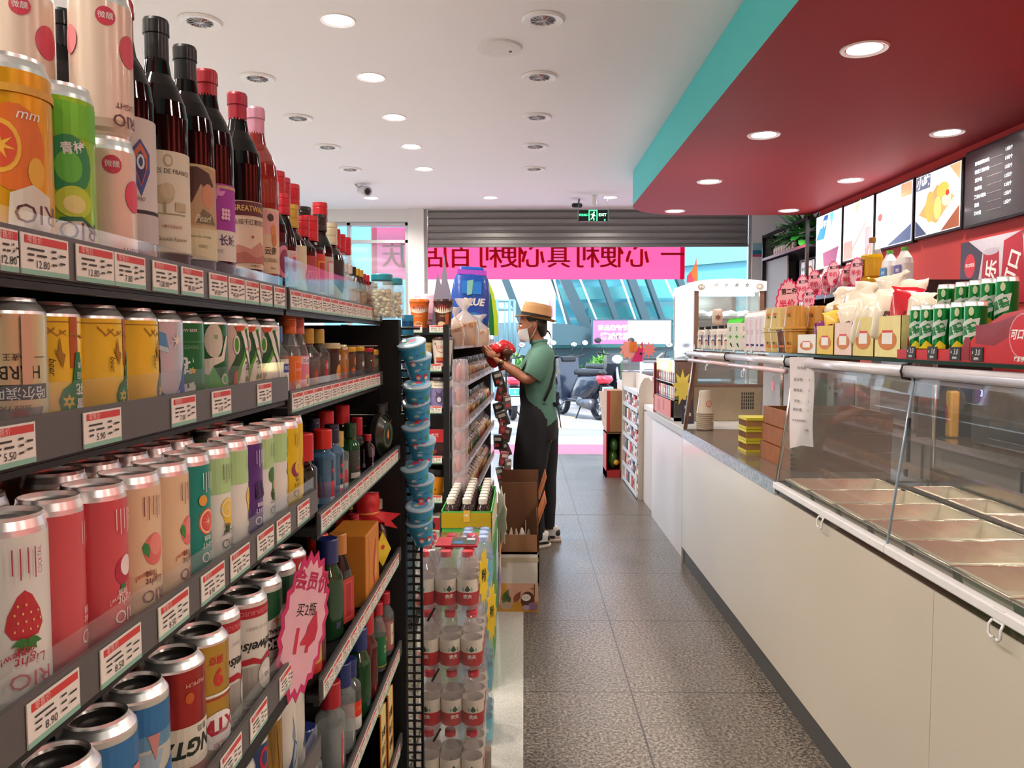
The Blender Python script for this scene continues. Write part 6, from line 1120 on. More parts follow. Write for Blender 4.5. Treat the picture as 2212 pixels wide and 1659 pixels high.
tag(obj('snack_pouch', B().loft([(0, 0, 0, .025, .01), (0, 0, .02, .03, .016), (0, 0, .08, .03, .014), (0, 0, .1, .026, .003)], M('#d8c3b0', .2, coat=.5), 12).art([('p', star(0, 50, 20, 6, .5), M('#8a5a4a', .5))], flat((0, -.017, 0), (1, 0, 0), (0, 0, 1)))), 'crinkled beige pouch on top of the yogurt bottles', 'snack').location = (1.13, 4.62, ZT+.135)
for k, x in enumerate((1502, 1520, 1545, 1562, 1588, 1614, 1626)):
    p = onX(x, 760, 1.06); b = price_tag(-.02, .035, 0, -.008, .034, '5.0', 0); b.v = [Matrix.Rotation(pi, 4, 'Z') @ v for v in b.v]
    o = tag(obj('price_tag', b), 'small paper price tag clipped under the drinks on the glass shelf, %s from the left' % ORD[k], 'price tag', 'price tags on the glass shelf'); o.location = (1.0525, p.y, ZT)
# ---- scalloped pink cards
def pcard(p, s, lb, rz=0):
    c = B(); c.prism(out, 'y', -.0012, 0, dp); c.prism([(x*.88, z*.9) for x, z in out], 'y', -.0018, -.0012, pk)
    c.art([('t', '第二件', 2, 40, 22, dict(rot=12, bold=.03), K), ('t', '半价', 0, -6, 34, dict(rot=12, bold=.03), M('#d83058', .6)), ('p', leaf(10, -60, 44, 26, 60), M('#d83058', .5))], flat((0, -.0019, 0), (1, 0, 0), (0, 0, 1)))
    c.tube([(0, .001, -.08), (0, .001, -.14)], .002, wh, 5)
    o = tag(obj('price_card', c), lb, 'price sign', None); o.location = p; o.scale = (s, s, s); o.rotation_euler = (0, .12, rz)
pcard(onX(1700, 655, 1.17), 1.28, 'large pink scalloped price card standing over the pudding cups', .35)
for k, (x, y, X, s) in enumerate(((1732, 623, 1.9, 1.1), (1747, 648, 1.9, 1.0), (1758, 613, 2.1, 1.2), (1786, 612, 2.15, 1.0), (1799, 592, 2.18, 1.1), (1830, 602, 2.15, 1.15), (1849, 588, 2.15, 1.15))):
    pcard(onX(x, y, X), s, 'pink scalloped price card on a stick over the back rack, %s from the left' % ORD[k], .3)
# ---- on the open worktop
tk = B(); 
for k in range(9): tk.lathe([(.030, .012*k), (.036, .012*k+.008), (.036, .012*k+.011), (.030, .012*k+.0125)], M('#cdbfae', .3, coat=.4), 20)
tk.lathe([(.033, .108), (.029, .15), (.022, .24), (.021, .245), (0, .245)], M('#d8cbbb', .25, coat=.5), 20)
tk.art([('d', 0, 165, 13, 20, M('#e06a3c', .5)), ('d', 0, 165, 10, 16, M('#d8cbbb', .4)), ('t', '粥', 0, 165, 12, dict(rot=0), M('#e06a3c', .5))], cyl(.031, 0, -pi/2+.3), .03)
p = onZ(1515, 930, .845); o = tag(obj('paper_cup_stack', tk), 'stack of upside-down paper cups in film on the dark worktop', 'cups'); o.scale = (1.55, 1.55, 1); o.location = (p.x+.03, p.y+.04, .8455)
wd = M('#74451f', .6, var=.3, scale=14); wd2 = M('#96592e', .6, var=.25, scale=20)
t = thing('wooden_crate', 'stack of three dovetailed wooden steamer boxes beside the glass case', 'crate', (1.13, 3.32, .8455))
for k in range(3):
    b = B().box(0, .42, 0, .012, 0, .078, wd).box(0, .012, .012, .42, 0, .078, wd2).box(0, .42, .42, .432, 0, .078, wd).box(.408, .42, .012, .42, 0, .078, wd2)
    for q in range(4): b.box(-.003, .02, -.002, .004, .008+.02*q, .016+.02*q, K)
    obj('box_tier', b, t).location = (.012*k, .02*k, .081*k)
t = thing('bamboo_basket', 'stack of small yellow-rimmed bamboo steamers left of the wooden boxes', 'steamer', (1.10, 3.88, .8455))
for k in range(3):
    b = B().box(-.0, .13, 0, .14, .012, .045, M('#a8794a', .6)).box(-.002, .132, -.002, .142, .0, .013, M('#cdbb2c', .5)).box(-.002, .132, -.002, .142, .043, .056, M('#d6c63a', .5))
    for q in range(6): b.box(-.0025, -.001, .01+.022*q, .018+.022*q, .013, .043, M('#6a4426', .6))
    obj('basket_tier', b, t).location = (0, 0, .058*k)
tag(obj('snack_bag', B().ball((0, 0, .025), (.12, .07, .028), M('#d8ccc0', .12, clear=.3, coat=.6, var=0), 16, 8).art([('d', 10, 0, 30, 18, M('#e06a3c', .5))], flat((0, 0, .052), (1, 0, 0), (0, 1, 0)))), 'clear bag with orange print lying on the worktop behind the cups', 'bag').location = (1.30, 4.25, .846)
# ---- steam cabinet
fr_ = M('#9c8270', .35, .6)
t = thing('steam_cabinet', 'steel and glass bun steaming cabinet with white lit header reading four characters', 'cabinet', (1.4, 5.7, .845))
y0, y1 = 5.4, 6.15; xa, xb = 1.163, 1.637
cp('base', B().box(xa, xb, y0, y1, .846, 1.085, M('#a99c84', .35, .4), .004))
b = B()
for i in range(6):
    for j in range(5): b.box(xa+.33+.015*i, xa+.337+.015*i, y0-.002, y0, .93+.024*j, .948+.024*j, K)
cp('vents', b); 
b = B()
for x in (xa, xb-.03):
    for y in (y0, y1-.03): b.box(x, x+.03, y, y+.03, 1.085, 1.735, fr_, .002)
b.box(xa, xb, y0, y1, 1.325, 1.345, m_steel).box(xa, xb, y0-.004, y0+.03, 1.085, 1.1, m_steel).box(xa, xb, y1-.01, y1, 1.1, 1.735, m_steel)
cp('frame', b)
gl_ = M('#cfe6e6', .04, clear=.86, var=0)
cp('front_glass', B().box(xa+.03, xb-.03, y0+.005, y0+.008, 1.345, 1.735, gl_).box(xa+.03, xb-.03, y0+.005, y0+.008, 1.1, 1.325, gl_)); cp('side_glass', B().box(xa+.002, xa+.005, y0+.03, y1-.03, 1.1, 1.735, gl_)); cp('side_glass', B().box(xb-.005, xb-.002, y0+.03, y1-.03, 1.1, 1.735, gl_))
cp('door_handle', B().box(xb+.004, xb+.024, y0, y0+.03, 1.45, 1.62, fr_, .003))
h = B().prism([(xa-.0, 1.737), (xb+.012, 1.737), (xb+.012, 1.80), (xb-.1, 1.812), ((xa+xb)/2, 1.818), (xa+.1, 1.812), (xa, 1.80)], 'y', y0-.01, y1, M('#f6f4f4', .4, emit=.3))
h.art([('t', '中', 140, 34, 28, dict(rot=0, shear=.3), K), ('t', '华', 210, 34, 28, dict(rot=0, shear=.3), K), ('t', '美', 280, 34, 28, dict(rot=0, shear=.3), K), ('t', '食', 350, 34, 28, dict(rot=0, shear=.3), K), ('d', 44, 24, 24, 20, M('#b8aa9a', .5)), ('d', 36, 26, 9, 12, wh), ('d', 54, 26, 9, 12, wh), ('d', 440, 26, 26, 22, M('#c9c2b4', .5)), ('d', 436, 28, 14, 12, wh)], flat((xa, y0-.0102, 1.737), (1, 0, 0), (0, 0, 1)))
cp('header_lightbox', h)
cp('lamp_tube', B().tube([(xa+.04, y0+.1, 1.715), (xb-.04, y0+.1, 1.715)], .01, M('#dff6ff', .5, emit=6), 8))
cp('rack', B().box(xa+.03, xb-.03, y0+.05, y1-.05, 1.55, 1.556, m_steel).box(xa+.03, xb-.03, y0+.05, y1-.05, 1.44, 1.446, m_steel).box(xa+.03, xb-.03, y0+.05, y1-.05, 1.2, 1.206, m_steel))
lamp_light((1.4, 5.6, 1.70), 1.2, .3, (.8, .95, 1), 170)
bm_ = B().lathe([(0, 0), (.04, 0), (.048, .012), (.045, .03), (.025, .045), (.006, .05), (0, .048)], M('#f2efe6', .6), 18).mesh('bun')
n_ = 0
for z in (1.5565, 1.4465):
    for i in range(4):
        for j in range(2):
            tag(obj('steamed_bun', bm_), 'white steamed bun in the steam cabinet, %s rack, %s from the left, %s row' % (('upper', 'lower')[z < 1.5], ORD[i], ('front', 'rear')[j]), 'bun', 'steamed buns in the cabinet').location = (xa+.08+.1*i, y0+.12+.12*j, z)
o = tag(obj('mascot_sign', B().prism([(-.04, 0), (.05, 0), (.055, .06), (.05, .1), (.052, .17), (.03, .12), (0, .08), (-.02, .07)], 'y', -.001, .001, M('#e07a3c', .6)).prism([(-.05, 0), (.02, 0), (-.01, .07), (-.04, .05)], 'y', -.004, -.001, M('#d84a6c', .6))), 'orange and pink pointed paper sign on top of the steam cabinet', 'sign'); o.location = (1.155, 5.62, 1.80); o.location.x = onY(1482, 600, 5.9).x; o.location.y = 5.9; o.location.z = 1.745+.075
o.location.z = 1.8195; o.location.x = 1.22; o.location.y = 5.75; o.rotation_euler = (0, -.1, .4)
# ---- gum rack
t = thing('gum_rack', 'lit chrome rack of chewing gum and small sweets at the counter edge', 'rack', (1.12, 5.9, .845))
ya, yb = 5.38, 6.1
cp('frame', B().box(1.03, 1.15, ya, ya+.012, .846, 1.26, m_steel).box(1.03, 1.15, yb, yb+.012, .846, 1.26, m_steel).box(1.15, 1.157, ya, yb+.012, .846, 1.26, m_steel).box(1.026, 1.15, ya, yb, 1.255, 1.265, m_steel).box(1.026, 1.15, ya, yb, 1.10, 1.106, m_steel).box(1.026, 1.15, ya, yb, .985, .991, m_steel).box(1.026, 1.15, ya, yb, .846, .87, m_steel))
cp('lamp_panel', B().box(1.13, 1.135, ya+.1, yb-.1, 1.13, 1.245, M('#fff0b0', .5, emit=3.5)))
cols = ['#c8303a', '#e0c23c', '#d8d4d0', '#b83a3c', '#4a8ac0', '#d8607a', '#e8a03c']
k = 0
for z, n_, hh in ((1.1065, 9, .07), (.9915, 9, .085)):
    for i in range(n_):
        b = B().box(0, .03, 0, .055, 0, hh, M(cols[(i*3+int(z*10)) % 7], .35, coat=.4), .004).box(-.001, 0, .01, .045, hh*.3, hh*.7, wh)
        o = tag(obj('sweet_packet', b), 'small bright sweet packet in the gum rack, %s tier, %s from the left' % ('upper' if z > 1.1 else 'middle', ORD[n_-1-i]), 'sweets', 'sweets in the gum rack'); o.location = (1.04, ya+.03+i*.073, z)
cp('front_card', B().box(1.014, 1.018, ya+.05, yb, .86, .985, M('#d8766c', .5)).art([('d', 200, 60, 60, 45, M('#b85a6c', .5)), ('r', 400, 40, 420, 110, K)], flat((1.0138, yb, .86), (0, -1, 0), (0, 0, 1))))
o = tag(obj('burst_card', B().prism(star(0, 0, .09, 9, .55), 'y', -.001, .001, M('#e6cf5c', .6))), 'yellow starburst paper card in front of the gum rack', 'price sign'); o.location = (1.075, 5.33, 1.08); o.scale = (.8, 1, 1.4)
o = tag(obj('black_sign', B().box(-.045, .045, -.004, 0, 0, .16, M('#3a3844', .5)).art([('t', '扫码', 0, 110, 22, dict(bold=.02), wh), ('t', '付款', 0, 60, 26, dict(bold=.02), wh)], flat((0, -.0042, 0), (1, 0, 0), (0, 0, 1)))), 'dark payment sign leaning beside the gum rack', 'sign'); o.location = (1.09, 5.22, .846); o.rotation_euler = (-.1, 0, .3)
o = tag(obj('card_terminal', B().box(-.03, .03, -.05, .05, 0, .012, wh, .003).box(-.028, .028, -.04, .04, .012, .013, M('#c8c4cc', .3))), 'white tilted scanner head above the gum rack', 'scanner'); o.location = onY(1428, 775, 6.1)+Vector((0, 0, .02)); o.rotation_euler = (0, -.7, 0)
tag(obj('candy_column', B().box(0, .035, 0, .035, 0, .38, M('#8a2430', .5)).box(-.001, 0, .003, .032, .02, .1, M('#e0702c', .4)).box(-.001, 0, .003, .032, .14, .22, M('#c8a03c', .4)).box(-.001, 0, .003, .032, .27, .36, M('#d8a060', .4))), 'narrow dark red column of hanging sweets left of the gum rack', 'sweets').location = (1.015, 6.13, .8465)
# ---- shelf of small boxes at the counter end
t = thing('box_shelf', 'white open shelf of small packets facing the aisle at the counter end', 'shelving', (1.05, 7.2, 0))
wm = M('#d9d4d0', .5)
pts = [(1.005, 0), (1.135, 0), (1.135, .82), (1.135, .97), (1.12, 1.04), (1.09, 1.075), (1.05, 1.07), (1.02, 1.02), (1.005, .96)]
cp('end_panel', B().prism(pts, 'y', 6.86, 6.875, M('#cfc4b8', .5)))
cp('end_panel', B().box(.985, 1.135, 7.86, 7.875, 0, 1.08, wm)); cp('back_panel', B().box(1.12, 1.135, 6.875, 7.86, 0, 1.08, wm))
bz = (.02, .17, .32, .47, .62, .77, .92)
for z in bz: cp('shelf', B().box(1.0, 1.12, 6.875, 7.86, z, z+.012, m_wht).box(.996, 1.0, 6.875, 7.86, z-.008, z+.03, M('#c9d0dc', .4)))
k = 0
for a_, z in enumerate(bz[:6]):
    for i in range(8):
        c1 = ['#e2dcd8', '#3a3438', '#c8323c', '#dcd6d0', '#8a94b8', '#e6e0da', '#b8a8a0'][(i*3+a_*2) % 7]; hh = .085+.02*((i+a_) % 3)
        b = B().box(0, .06, 0, .1, 0, hh, M(c1, .45), .002).art([('r', 12, hh*300, 88, hh*700, M(['#b8303c', '#e6e0da', '#2a2a3c'][(i+a_) % 3], .5))], flat((-.0002, .1, 0), (0, -1, 0), (0, 0, 1)))
        o = tag(obj('small_box', b), 'small packet on the white end shelf, %s level from the floor, %s from the camera' % (ORD[a_], ORD[i]), 'box', 'small packets on the end shelf'); o.location = (1.012, 6.895+.118*i, z+.0125); k += 1
# ---- cartons near the door
t = thing('cardboard_box', 'tall red and brown carton with pale flap standing at the door end of the counter', 'box', (.9, 7.98, .47))
obj('box_body', B().box(-.02, .10, 0, .3, 0, .42, M('#9c7048', .7)).box(-.055, -.02, 0, .3, 0, .42, M('#a82c2c', .5)), t)
obj('flap', B().add([(-.055, 0, 0), (-.055, 0, .42), (-.13, .05, .41), (-.09, .05, .06)], [(0, 1, 2, 3), (3, 2, 1, 0)], M('#d8c4bc', .6)).add([(-.057, .0, 0.0), (-.057, .0, .42), (-.132, .05, .41), (-.092, .05, .06)], [(0, 1, 2, 3)], M('#d8c4bc', .6)), t)
t = thing('cardboard_box', 'open red-framed carton of green packets below the tall brown carton', 'box', (.9, 7.98, .0))
obj('box_body', B().box(-.06, -.05, 0, .3, 0, .46, M('#b02c30', .5)).box(.09, .1, 0, .3, 0, .46, M('#8a6a48', .6)).box(-.06, .1, 0, .3, 0, .07, M('#b02c30', .5)).box(-.06, .1, .29, .3, 0, .46, M('#3a2a20', .6)).box(-.06, .1, 0, .3, .452, .46, M('#8a6a48', .6)), t)
g = B().ball((.02, .15, .18), (.06, .12, .11), M('#3f6a24', .3, coat=.4), 12, 8).ball((.03, .12, .32), (.05, .1, .08), M('#2c5a20', .3, coat=.4), 12, 8).ball((.05, .04, .15), (.03, .03, .03), M('#d8a030', .4), 8, 6)
obj('green_packets', g, t)
t = thing('counter_display', 'clear acrylic counter shelf with pink and orange paper signs beyond the counter', 'display stand', (1.1, 7.95, 1.085))
ac = M('#d8e0e8', .05, clear=.8, var=0)
obj('acrylic_shelf', B().box(-.1, .35, 0, .004, -.1, .12, ac).box(-.1, .35, 0, .2, .0, .006, ac).box(-.1, .35, 0, .2, .1, .104, ac).box(-.1, -.096, 0, .2, -.1, .2, ac), t)
obj('pink_sign', B().prism([(-.02, .1), (.1, .1), (.1, .31), (.06, .25)], 'y', -.006, -.003, M('#c8246c', .5)).art([('d', 80, 180, 14, 14, K), ('d', 78, 250, 12, 16, M('#e0b03c', .5))], flat((0, -.0062, 0), (1, 0, 0), (0, 0, 1))), t)
obj('burst_sign', B().prism(star(-.03, .22, .11, 10, .7), 'y', .0, .002, M('#e69a8c', .6)), t); obj('burst_sign', B().prism(star(.16, .22, .09, 10, .5), 'y', .0, .002, M('#e6807a', .6)), t)
obj('orange_cups', B().box(-.03, .0, -.01, -.006, .2, .3, M('#d8782c', .5)).box(.01, .04, -.01, -.006, .2, .3, M('#d8782c', .5)), t)
# a base carrying it
tag(obj('side_counter', B().box(1.0, 1.6, 7.9, 8.4, 0, .98, M('#cfcaca', .6))), 'low white counter block beyond the packet shelf near the door', 'counter')
# ---- back counter with appliances behind the glass
t = thing('back_counter', 'steel work counter against the red wall behind the service aisle', 'counter', (2.6, 3, 0))
cp('counter_top', B().box(2.25, 2.89, -.8, 6.2, .82, .86, m_steel)); cp('cabinet_body', B().box(2.28, 2.89, -.8, 6.2, .0, .82, M('#9a9288', .4, .5)))
b = B()
for y in (0, .9, 1.8, 2.7, 3.6, 4.5, 5.4): b.box(2.272, 2.28, y-.005, y+.005, .05, .8, K)
for y in (.8, 2.6, 4.4): b.box(2.262, 2.28, y, y+.02, .5, .62, K)
cp('door_gaps', b)
def appliance(name, y0, y1, z1, col, lb, art, x0=2.32):
    t = thing(name, lb, 'appliance', (x0, y0, .8605))
    W, H = (y1-y0), z1-.86
    obj('housing', B().box(0, .42, 0, W, 0.012, H, M(col, .3, .5), .01).box(.02, .05, .02, .05, 0, .012, K).box(.02, .05, W-.05, W-.02, 0, .012, K), t)
    b = B().box(-.006, 0, .03, W*.72, .05, H-.04, M('#1c1a1c', .12, coat=.6), .003); obj('door', b, t)
    b = B().art(art(W*1000, H*1000), flat((-.0008, W, 0), (0, -1, 0), (0, 0, 1))); obj('control_panel', b, t); return t
appliance('microwave_oven', 3.5, 4.1, 1.22, '#4a4644', 'black microwave oven with violet lit digit behind the glass case', lambda W, H: [('r', W*.05, H*.6, W*.25, H*.9, M('#5a3a6a', .3)), ('t', '3', W*.15, H*.75, 46, dict(bold=.02), M('#8a9cff', .4, emit=2.5))])
appliance('steel_fryer', 2.6, 3.3, 1.18, '#8a8278', 'steel table-top fryer beside the microwave oven', lambda W, H: [('d', W*.12, H*.7, 18, 18, K), ('d', W*.12, H*.4, 18, 18, K)])
appliance('coffee_machine', 4.7, 5.3, 1.33, '#8c867e', 'grey coffee machine with dark panel on the back counter', lambda W, H: [('r', W*.03, H*.5, W*.26, H*.95, K)])
appliance('rice_warmer', 5.5, 6.05, 1.16, '#a8a49c', 'steel food warmer at the far end of the back counter', lambda W, H: [('d', W*.12, H*.6, 16, 16, K)])
for k, (y, c1, lb) in enumerate(((4.35, '#e0a83c', 'yellow seasoning pouch on the back counter'), (2.3, '#c8642c', 'orange snack poster pouch on the back counter'), (4.52, '#7a9a4c', 'green carton on the back counter'))):
    b = B().box(0, .05, 0, .15, 0, .26, M(c1, .35, coat=.4), .01).art([('d', 75, 130, 50, 70, M('#c83a2c', .5)), ('t', '鲜', 75, 200, 60, dict(bold=.03), wh)], flat((-.0003, .15, 0), (0, -1, 0), (0, 0, 1)))
    tag(obj('seasoning_pack', b), lb, 'packet').location = (2.35, y, .861)
t = thing('cabinet_shelf', 'black back rack with purple label rail holding oil and detergent', 'rack', (2.35, 5.2, 1.4))
cp('top_board', B().box(2.2, 2.6, 4.42, 6.12, 1.705, 1.735, M('#17161a', .4)).box(2.196, 2.2, 5.2, 6.12, 1.705, 1.735, M('#5c5878', .4)))
cp('side_panel', B().box(2.2, 2.6, 4.40, 4.42, .861, 1.735, M('#121114', .4))); cp('side_panel', B().box(2.2, 2.6, 6.12, 6.14, .861, 1.735, M('#121114', .4))); cp('side_panel', B().box(2.2, 2.6, 5.5, 5.515, 1.4, 1.705, M('#3a3648', .4)))
cp('lower_board', B().box(2.2, 2.6, 4.42, 6.12, 1.395, 1.41, M('#17161a', .4)))
for k in range(12):
    b = B().box(0, .1, 0, .07, 0, .16+.03*(k % 3), M(['#c9b8c8', '#e2d6dc', '#8a6a80', '#cfe2ee', '#b86a7a'][k % 5], .4), .003)
    tag(obj('goods_box', b), 'small pastel box inside the black back rack, %s from the camera' % ORD[k], 'box', 'pastel boxes in the back rack').location = (2.215, 4.5+.13*k, 1.4105)
t = thing('oil_bottle', 'large clear bottle of golden cooking oil with green label on the back rack', 'bottle', (2.27, 5.2, 1.7355))
oil = M('#d9a80c', .05, clear=.35, coat=.5, var=0)
obj('bottle_body', B().lathe([(0, .0), (.06, 0), (.066, .01), (.066, .06), (.06, .07), (.066, .08), (.066, .2), (.06, .22)], oil, 24, p=2.6).lathe([(.06, .22), (.05, .25), (.022, .285), (.018, .30), (.018, .305)], M('#e8e4dc', .04, clear=.75, var=0), 24), t)
obj('cap', B().lathe([(.022, .3), (.022, .33), (.018, .332), (0, .332)], M('#8a5a1c', .4), 16), t)
obj('label', B().box(-.0675, -.0665, -.035, .035, .08, .19, M('#2c4a26', .5)).art([('t', '花生油', 0, 70, 22, dict(bold=.02), M('#d8c890', .5)), ('r', -20, 10, 20, 34, wh)], flat((-.0677, 0, .08), (0, -1, 0), (0, 0, 1))), t)
for k, (y, c1, c2) in enumerate(((4.97, '#4a8ac0', '#e6e4e8'), (4.78, '#5a5a9c', '#e0d8d4'))):
    t = thing('detergent_jug', ('blue-labelled white detergent jug right of the oil bottle', 'violet-labelled white detergent jug at the rack end')[k], 'jug', (2.28, y, 1.7355)); t.scale = (.82, .82, .82)
    obj('jug_body', B().lathe([(0, 0), (.062, 0), (.07, .008), (.07, .15), (.062, .19), (.03, .235), (.022, .24), (.022, .25)], M(c2, .35, coat=.3), 22, p=3, sx=.7), t)
    obj('label', B().box(-.0515, -.05, -.05, .05, .03, .14, M(c1, .45)).art([('t', '洗衣', 0, 70, 26, dict(bold=.02), wh)], flat((-.0517, 0, .03), (0, -1, 0), (0, 0, 1))), t)
    obj('green_cap', B().lathe([(.024, .245), (.024, .27), (0, .272)], M('#5ab03c', .4), 16), t)
    obj('handle', B().tube([(0, .045, .2), (0, .06, .23), (0, .03, .25), (0, .01, .235)], .008, M(c2, .35), 8), t)
for k, (y, c1, h_) in enumerate(((5.42, '#b8ae98', .22), (5.53, '#e6dcd8', .2), (5.66, '#e2d4d8', .17), (5.8, '#d8c4cc', .15), (5.95, '#e8e0e4', .2))):
    b = B().loft([(0, 0, 0, .04, .05, 3), (0, 0, h_*.7, .042, .055, 3), (0, 0, h_, .02, .05)], M(c1, .3, coat=.4), 16)
    b.art([('r', -36, 40, 36, 80, M('#b85a6a', .5))], flat((-.043, 0, 0), (0, -1, 0), (0, 0, 1)))
    tag(obj('goods_bag', b), 'pale packet standing on the back rack left of the oil bottle, %s from it' % ORD[k], 'packet', 'pale packets on the back rack').location = (2.27, y, 1.7355)
# ---- menu boards on the red wall
blkm = M('#121116', .4)
def board(y0, y1, z0, z1, lb, back, art, em=None):
    t = thing('menu_board', lb, 'sign', (2.88, y0, z0)); W, H = y1-y0, z1-z0
    obj('frame', B().box(-.02, .018, 0, W, 0, H, blkm, .004), t)
    b = B().box(-.0215, -.0205, .015, W-.015, .015, H-.015, back); b.art(art(W*1000, H*1000), flat((-.0217, W, 0), (0, -1, 0), (0, 0, 1))); obj('picture_panel', b, t)
E_ = lambda c_, e=1.1: M(c_, .4, emit=round(e*.72, 2))
board(3.98, 5.215, 2.12, 2.61, 'dark menu board with white item list, nearest on the red wall', M('#47464a', .25, coat=.5), lambda W, H: [('r', 0, 0, 2, 2, blkm)]+[('t', s_, 130+len(s_)*11, H-100-52*i, 26, dict(bold=.02), E_('#e8f0ff', .9)) for i, s_ in enumerate(('鲜香菇菜肉包', '香菇三鲜肉包', '豆沙包', '奶黄包', '黑米小馒头', '花卷', '茶叶蛋'))]+[('t', '1.5元/个', W*.38, H-80-52*i, 26, dict(w=.8, bold=.02), E_('#e8f0ff', .9)) for i in range(7)]+[('r', 260, H-101-52*i, W*.33, H-99-52*i, M('#8a8a8c', .5)) for i in range(7)])
wa = lambda W, H: [('d', W*.62, H*.52, W*.26, H*.24, E_('#ffffff', 1.6)), ('p', [(W*.3, H*.3), (W*.9, H*.35), (W*.8, H*.05), (W*.35, H*.05)], E_('#8a4a6c', .8)), ('p', [(30, H*.6), (W*.35, H*.95), (W*.5, H*.95), (W*.35, H*.55), (30, H*.55)], E_('#2c6ab0', .8)), ('t', '营养早餐', W*.3, H*.8, 70, dict(bold=.02), E_('#ffffff', 1.2)), ('p', [(W*.55, H*.96), (W*.62, H*.7), (W*.7, H*.96)], E_('#5ac8e8', 1)), ('r', 20, 20, W*.3, H*.4, E_('#e8b090', .9))]
board(7.18, 7.815, 2.07, 2.605, 'lit picture of a bowl with purple drink, furthest menu board', E_('#f4ece8', 1.2), wa)
board(6.535, 7.155, 2.09, 2.60, 'mostly white lit picture board with chopsticks, second from the far end', E_('#fff8f6', 1.5), lambda W, H: [('p', [(W*.2, H*.1), (W*.75, H*.6), (W*.78, H*.58), (W*.26, H*.08)], E_('#c8a8a0', .8)), ('r', 20, 20, W*.35, H*.35, E_('#d89a90', .9)), ('p', leaf(W*.4, H*.8, 160, 50, 40), E_('#b8d8a0', 1)), ('r', W*.75, 20, W-20, H*.5, E_('#c89aa0', .8))])
board(5.885, 6.51, 2.12, 2.595, 'lit picture of steamed buns on a plate, middle menu board', E_('#d8d4e8', 1), lambda W, H: [('d', W*.55, H*.42, W*.4, H*.34, E_('#ffffff', 1.4)), ('d', W*.55, H*.48, W*.28, H*.2, E_('#ead0a8', 1)), ('d', W*.5, H*.6, W*.18, H*.2, E_('#ffffff', 1.6)), ('d', W*.15, H*.55, 40, 30, E_('#c84a4a', .8)), ('p', [(20, 20), (W*.35, 20), (W*.35, H*.25), (20, H*.3)], E_('#ffffff', 1.3)), ('r', W*.7, H*.75, W-20, H-20, E_('#c89a70', .9)), ('p', [(W*.35, 20), (W-20, H*.05), (W-20, H*.3)], E_('#4a5a78', .7))])
board(5.24, 5.86, 2.13, 2.59, 'lit picture of fried snacks on a tray beside the dark menu board', E_('#e8e0e0', 1), lambda W, H: [('p', [(W*.02, H*.35), (W*.5, H*.1), (W*.95, H*.5), (W*.5, H*.85)], E_('#ffffff', 1.4)), ('p', [(W*.1, H*.37), (W*.5, H*.17), (W*.86, H*.5), (W*.5, H*.75)], E_('#c89a5a', .9)), ('d', W*.35, H*.45, 60, 110, E_('#dfa24a', 1)), ('d', W*.52, H*.4, 50, 80, E_('#c8c070', 1)), ('d', W*.7, H*.5, 60, 50, E_('#e8c8a0', 1.2)), ('d', W*.62, H*.65, 80, 50, E_('#f0b04a', 1.1)), ('d', W*.72, H*.58, 24, 20, E_('#c83a2c', .9)), ('p', [(20, 20), (W*.3, 20), (20, H*.3)], E_('#3a4a68', .7)), ('p', [(W*.6, 20), (W-20, 20), (W-20, H*.35)], E_('#8a4a2c', .8)), ('r', 20, H*.75, W*.35, H-20, E_('#5a6a88', .8)), ('t', '小吃', W*.18, H*.85, 90, dict(shear=.2, bold=.02), E_('#ffffff', 1.2)), ('p', [(W*.75, H-20), (W-20, H-20), (W-20, H*.7)], E_('#e8a878', 1))])
b = B().box(-.006, 0, 0, 1.1, 0, .42, M('#c9c3cc', .35, coat=.3)); W_ = 1100
b.art([('p', [(0, 0), (0, 420), (90, 420), (250, 330), (200, 120), (120, 0)], M('#3a3444', .4)), ('d', 110, 260, 62, 78, M('#cf2430', .4)), ('t', '可口可乐', 112, 262, 26, dict(bold=.03), wh), ('t', '畅爽', 150, 60, 44, dict(bold=.04), wh), ('p', [(230, 0), (260, 330), (420, 330), (440, 0)], M('#a81c28', .35)), ('d', 340, 330, 80, 22, M('#c9c4c8', .3, .5)), ('p', [(440, 0), (470, 380), (640, 420), (700, 0)], M('#b02030', .35)), ('t', '可乐', 340, 160, 120, dict(rot=78, bold=.03), wh), ('t', '可口', 560, 200, 120, dict(rot=70, bold=.03), wh), ('p', [(640, 420), (820, 420), (760, 200)], M('#9a1c28', .35))], flat((-.0062, 1.1, 0), (0, -1, 0), (0, 0, 1)))
o = tag(obj('drink_poster', b), 'large cola advertisement with red cans stuck low on the red wall', 'poster'); o.location = (2.898, 4.19, 1.62)
# ---- corner display shelf with plants
t = thing('corner_shelf', 'black metal frame shelf with maroon board in the far right corner', 'shelving', (3.0, 8.5, 0))
b = B()
for x in (2.8, 3.2):
    for y in (7.88, 9.3): b.box(x-.015, x+.015, y-.015, y+.015, 0, 2.62, blkm)
for z in (2.6, 1.2):
    b.box(2.8, 3.2, 7.865, 7.895, z-.015, z+.015, blkm).box(2.8, 3.2, 9.285, 9.315, z-.015, z+.015, blkm).box(2.785, 2.815, 7.88, 9.3, z-.015, z+.015, blkm)
cp('frame', b); cp('shelf_board', B().box(2.785, 3.22, 7.87, 9.31, 2.325, 2.348, M('#2a2228', .4)).box(2.778, 2.785, 7.87, 9.31, 2.32, 2.35, M('#7c2a40', .4)))
cp('side_panel', B().box(2.83, 2.845, 8.55, 9.28, 1.2, 2.31, M('#8a8580', .5))); cp('back_panel', B().box(2.82, 3.19, 9.316, 9.325, 1.2, 2.6, M('#8a8882', .5)))
cp('dark_panel', B().box(3.2, 3.22, 7.9, 9.2, 1.2, 2.3, M('#2c2a30', .5)))
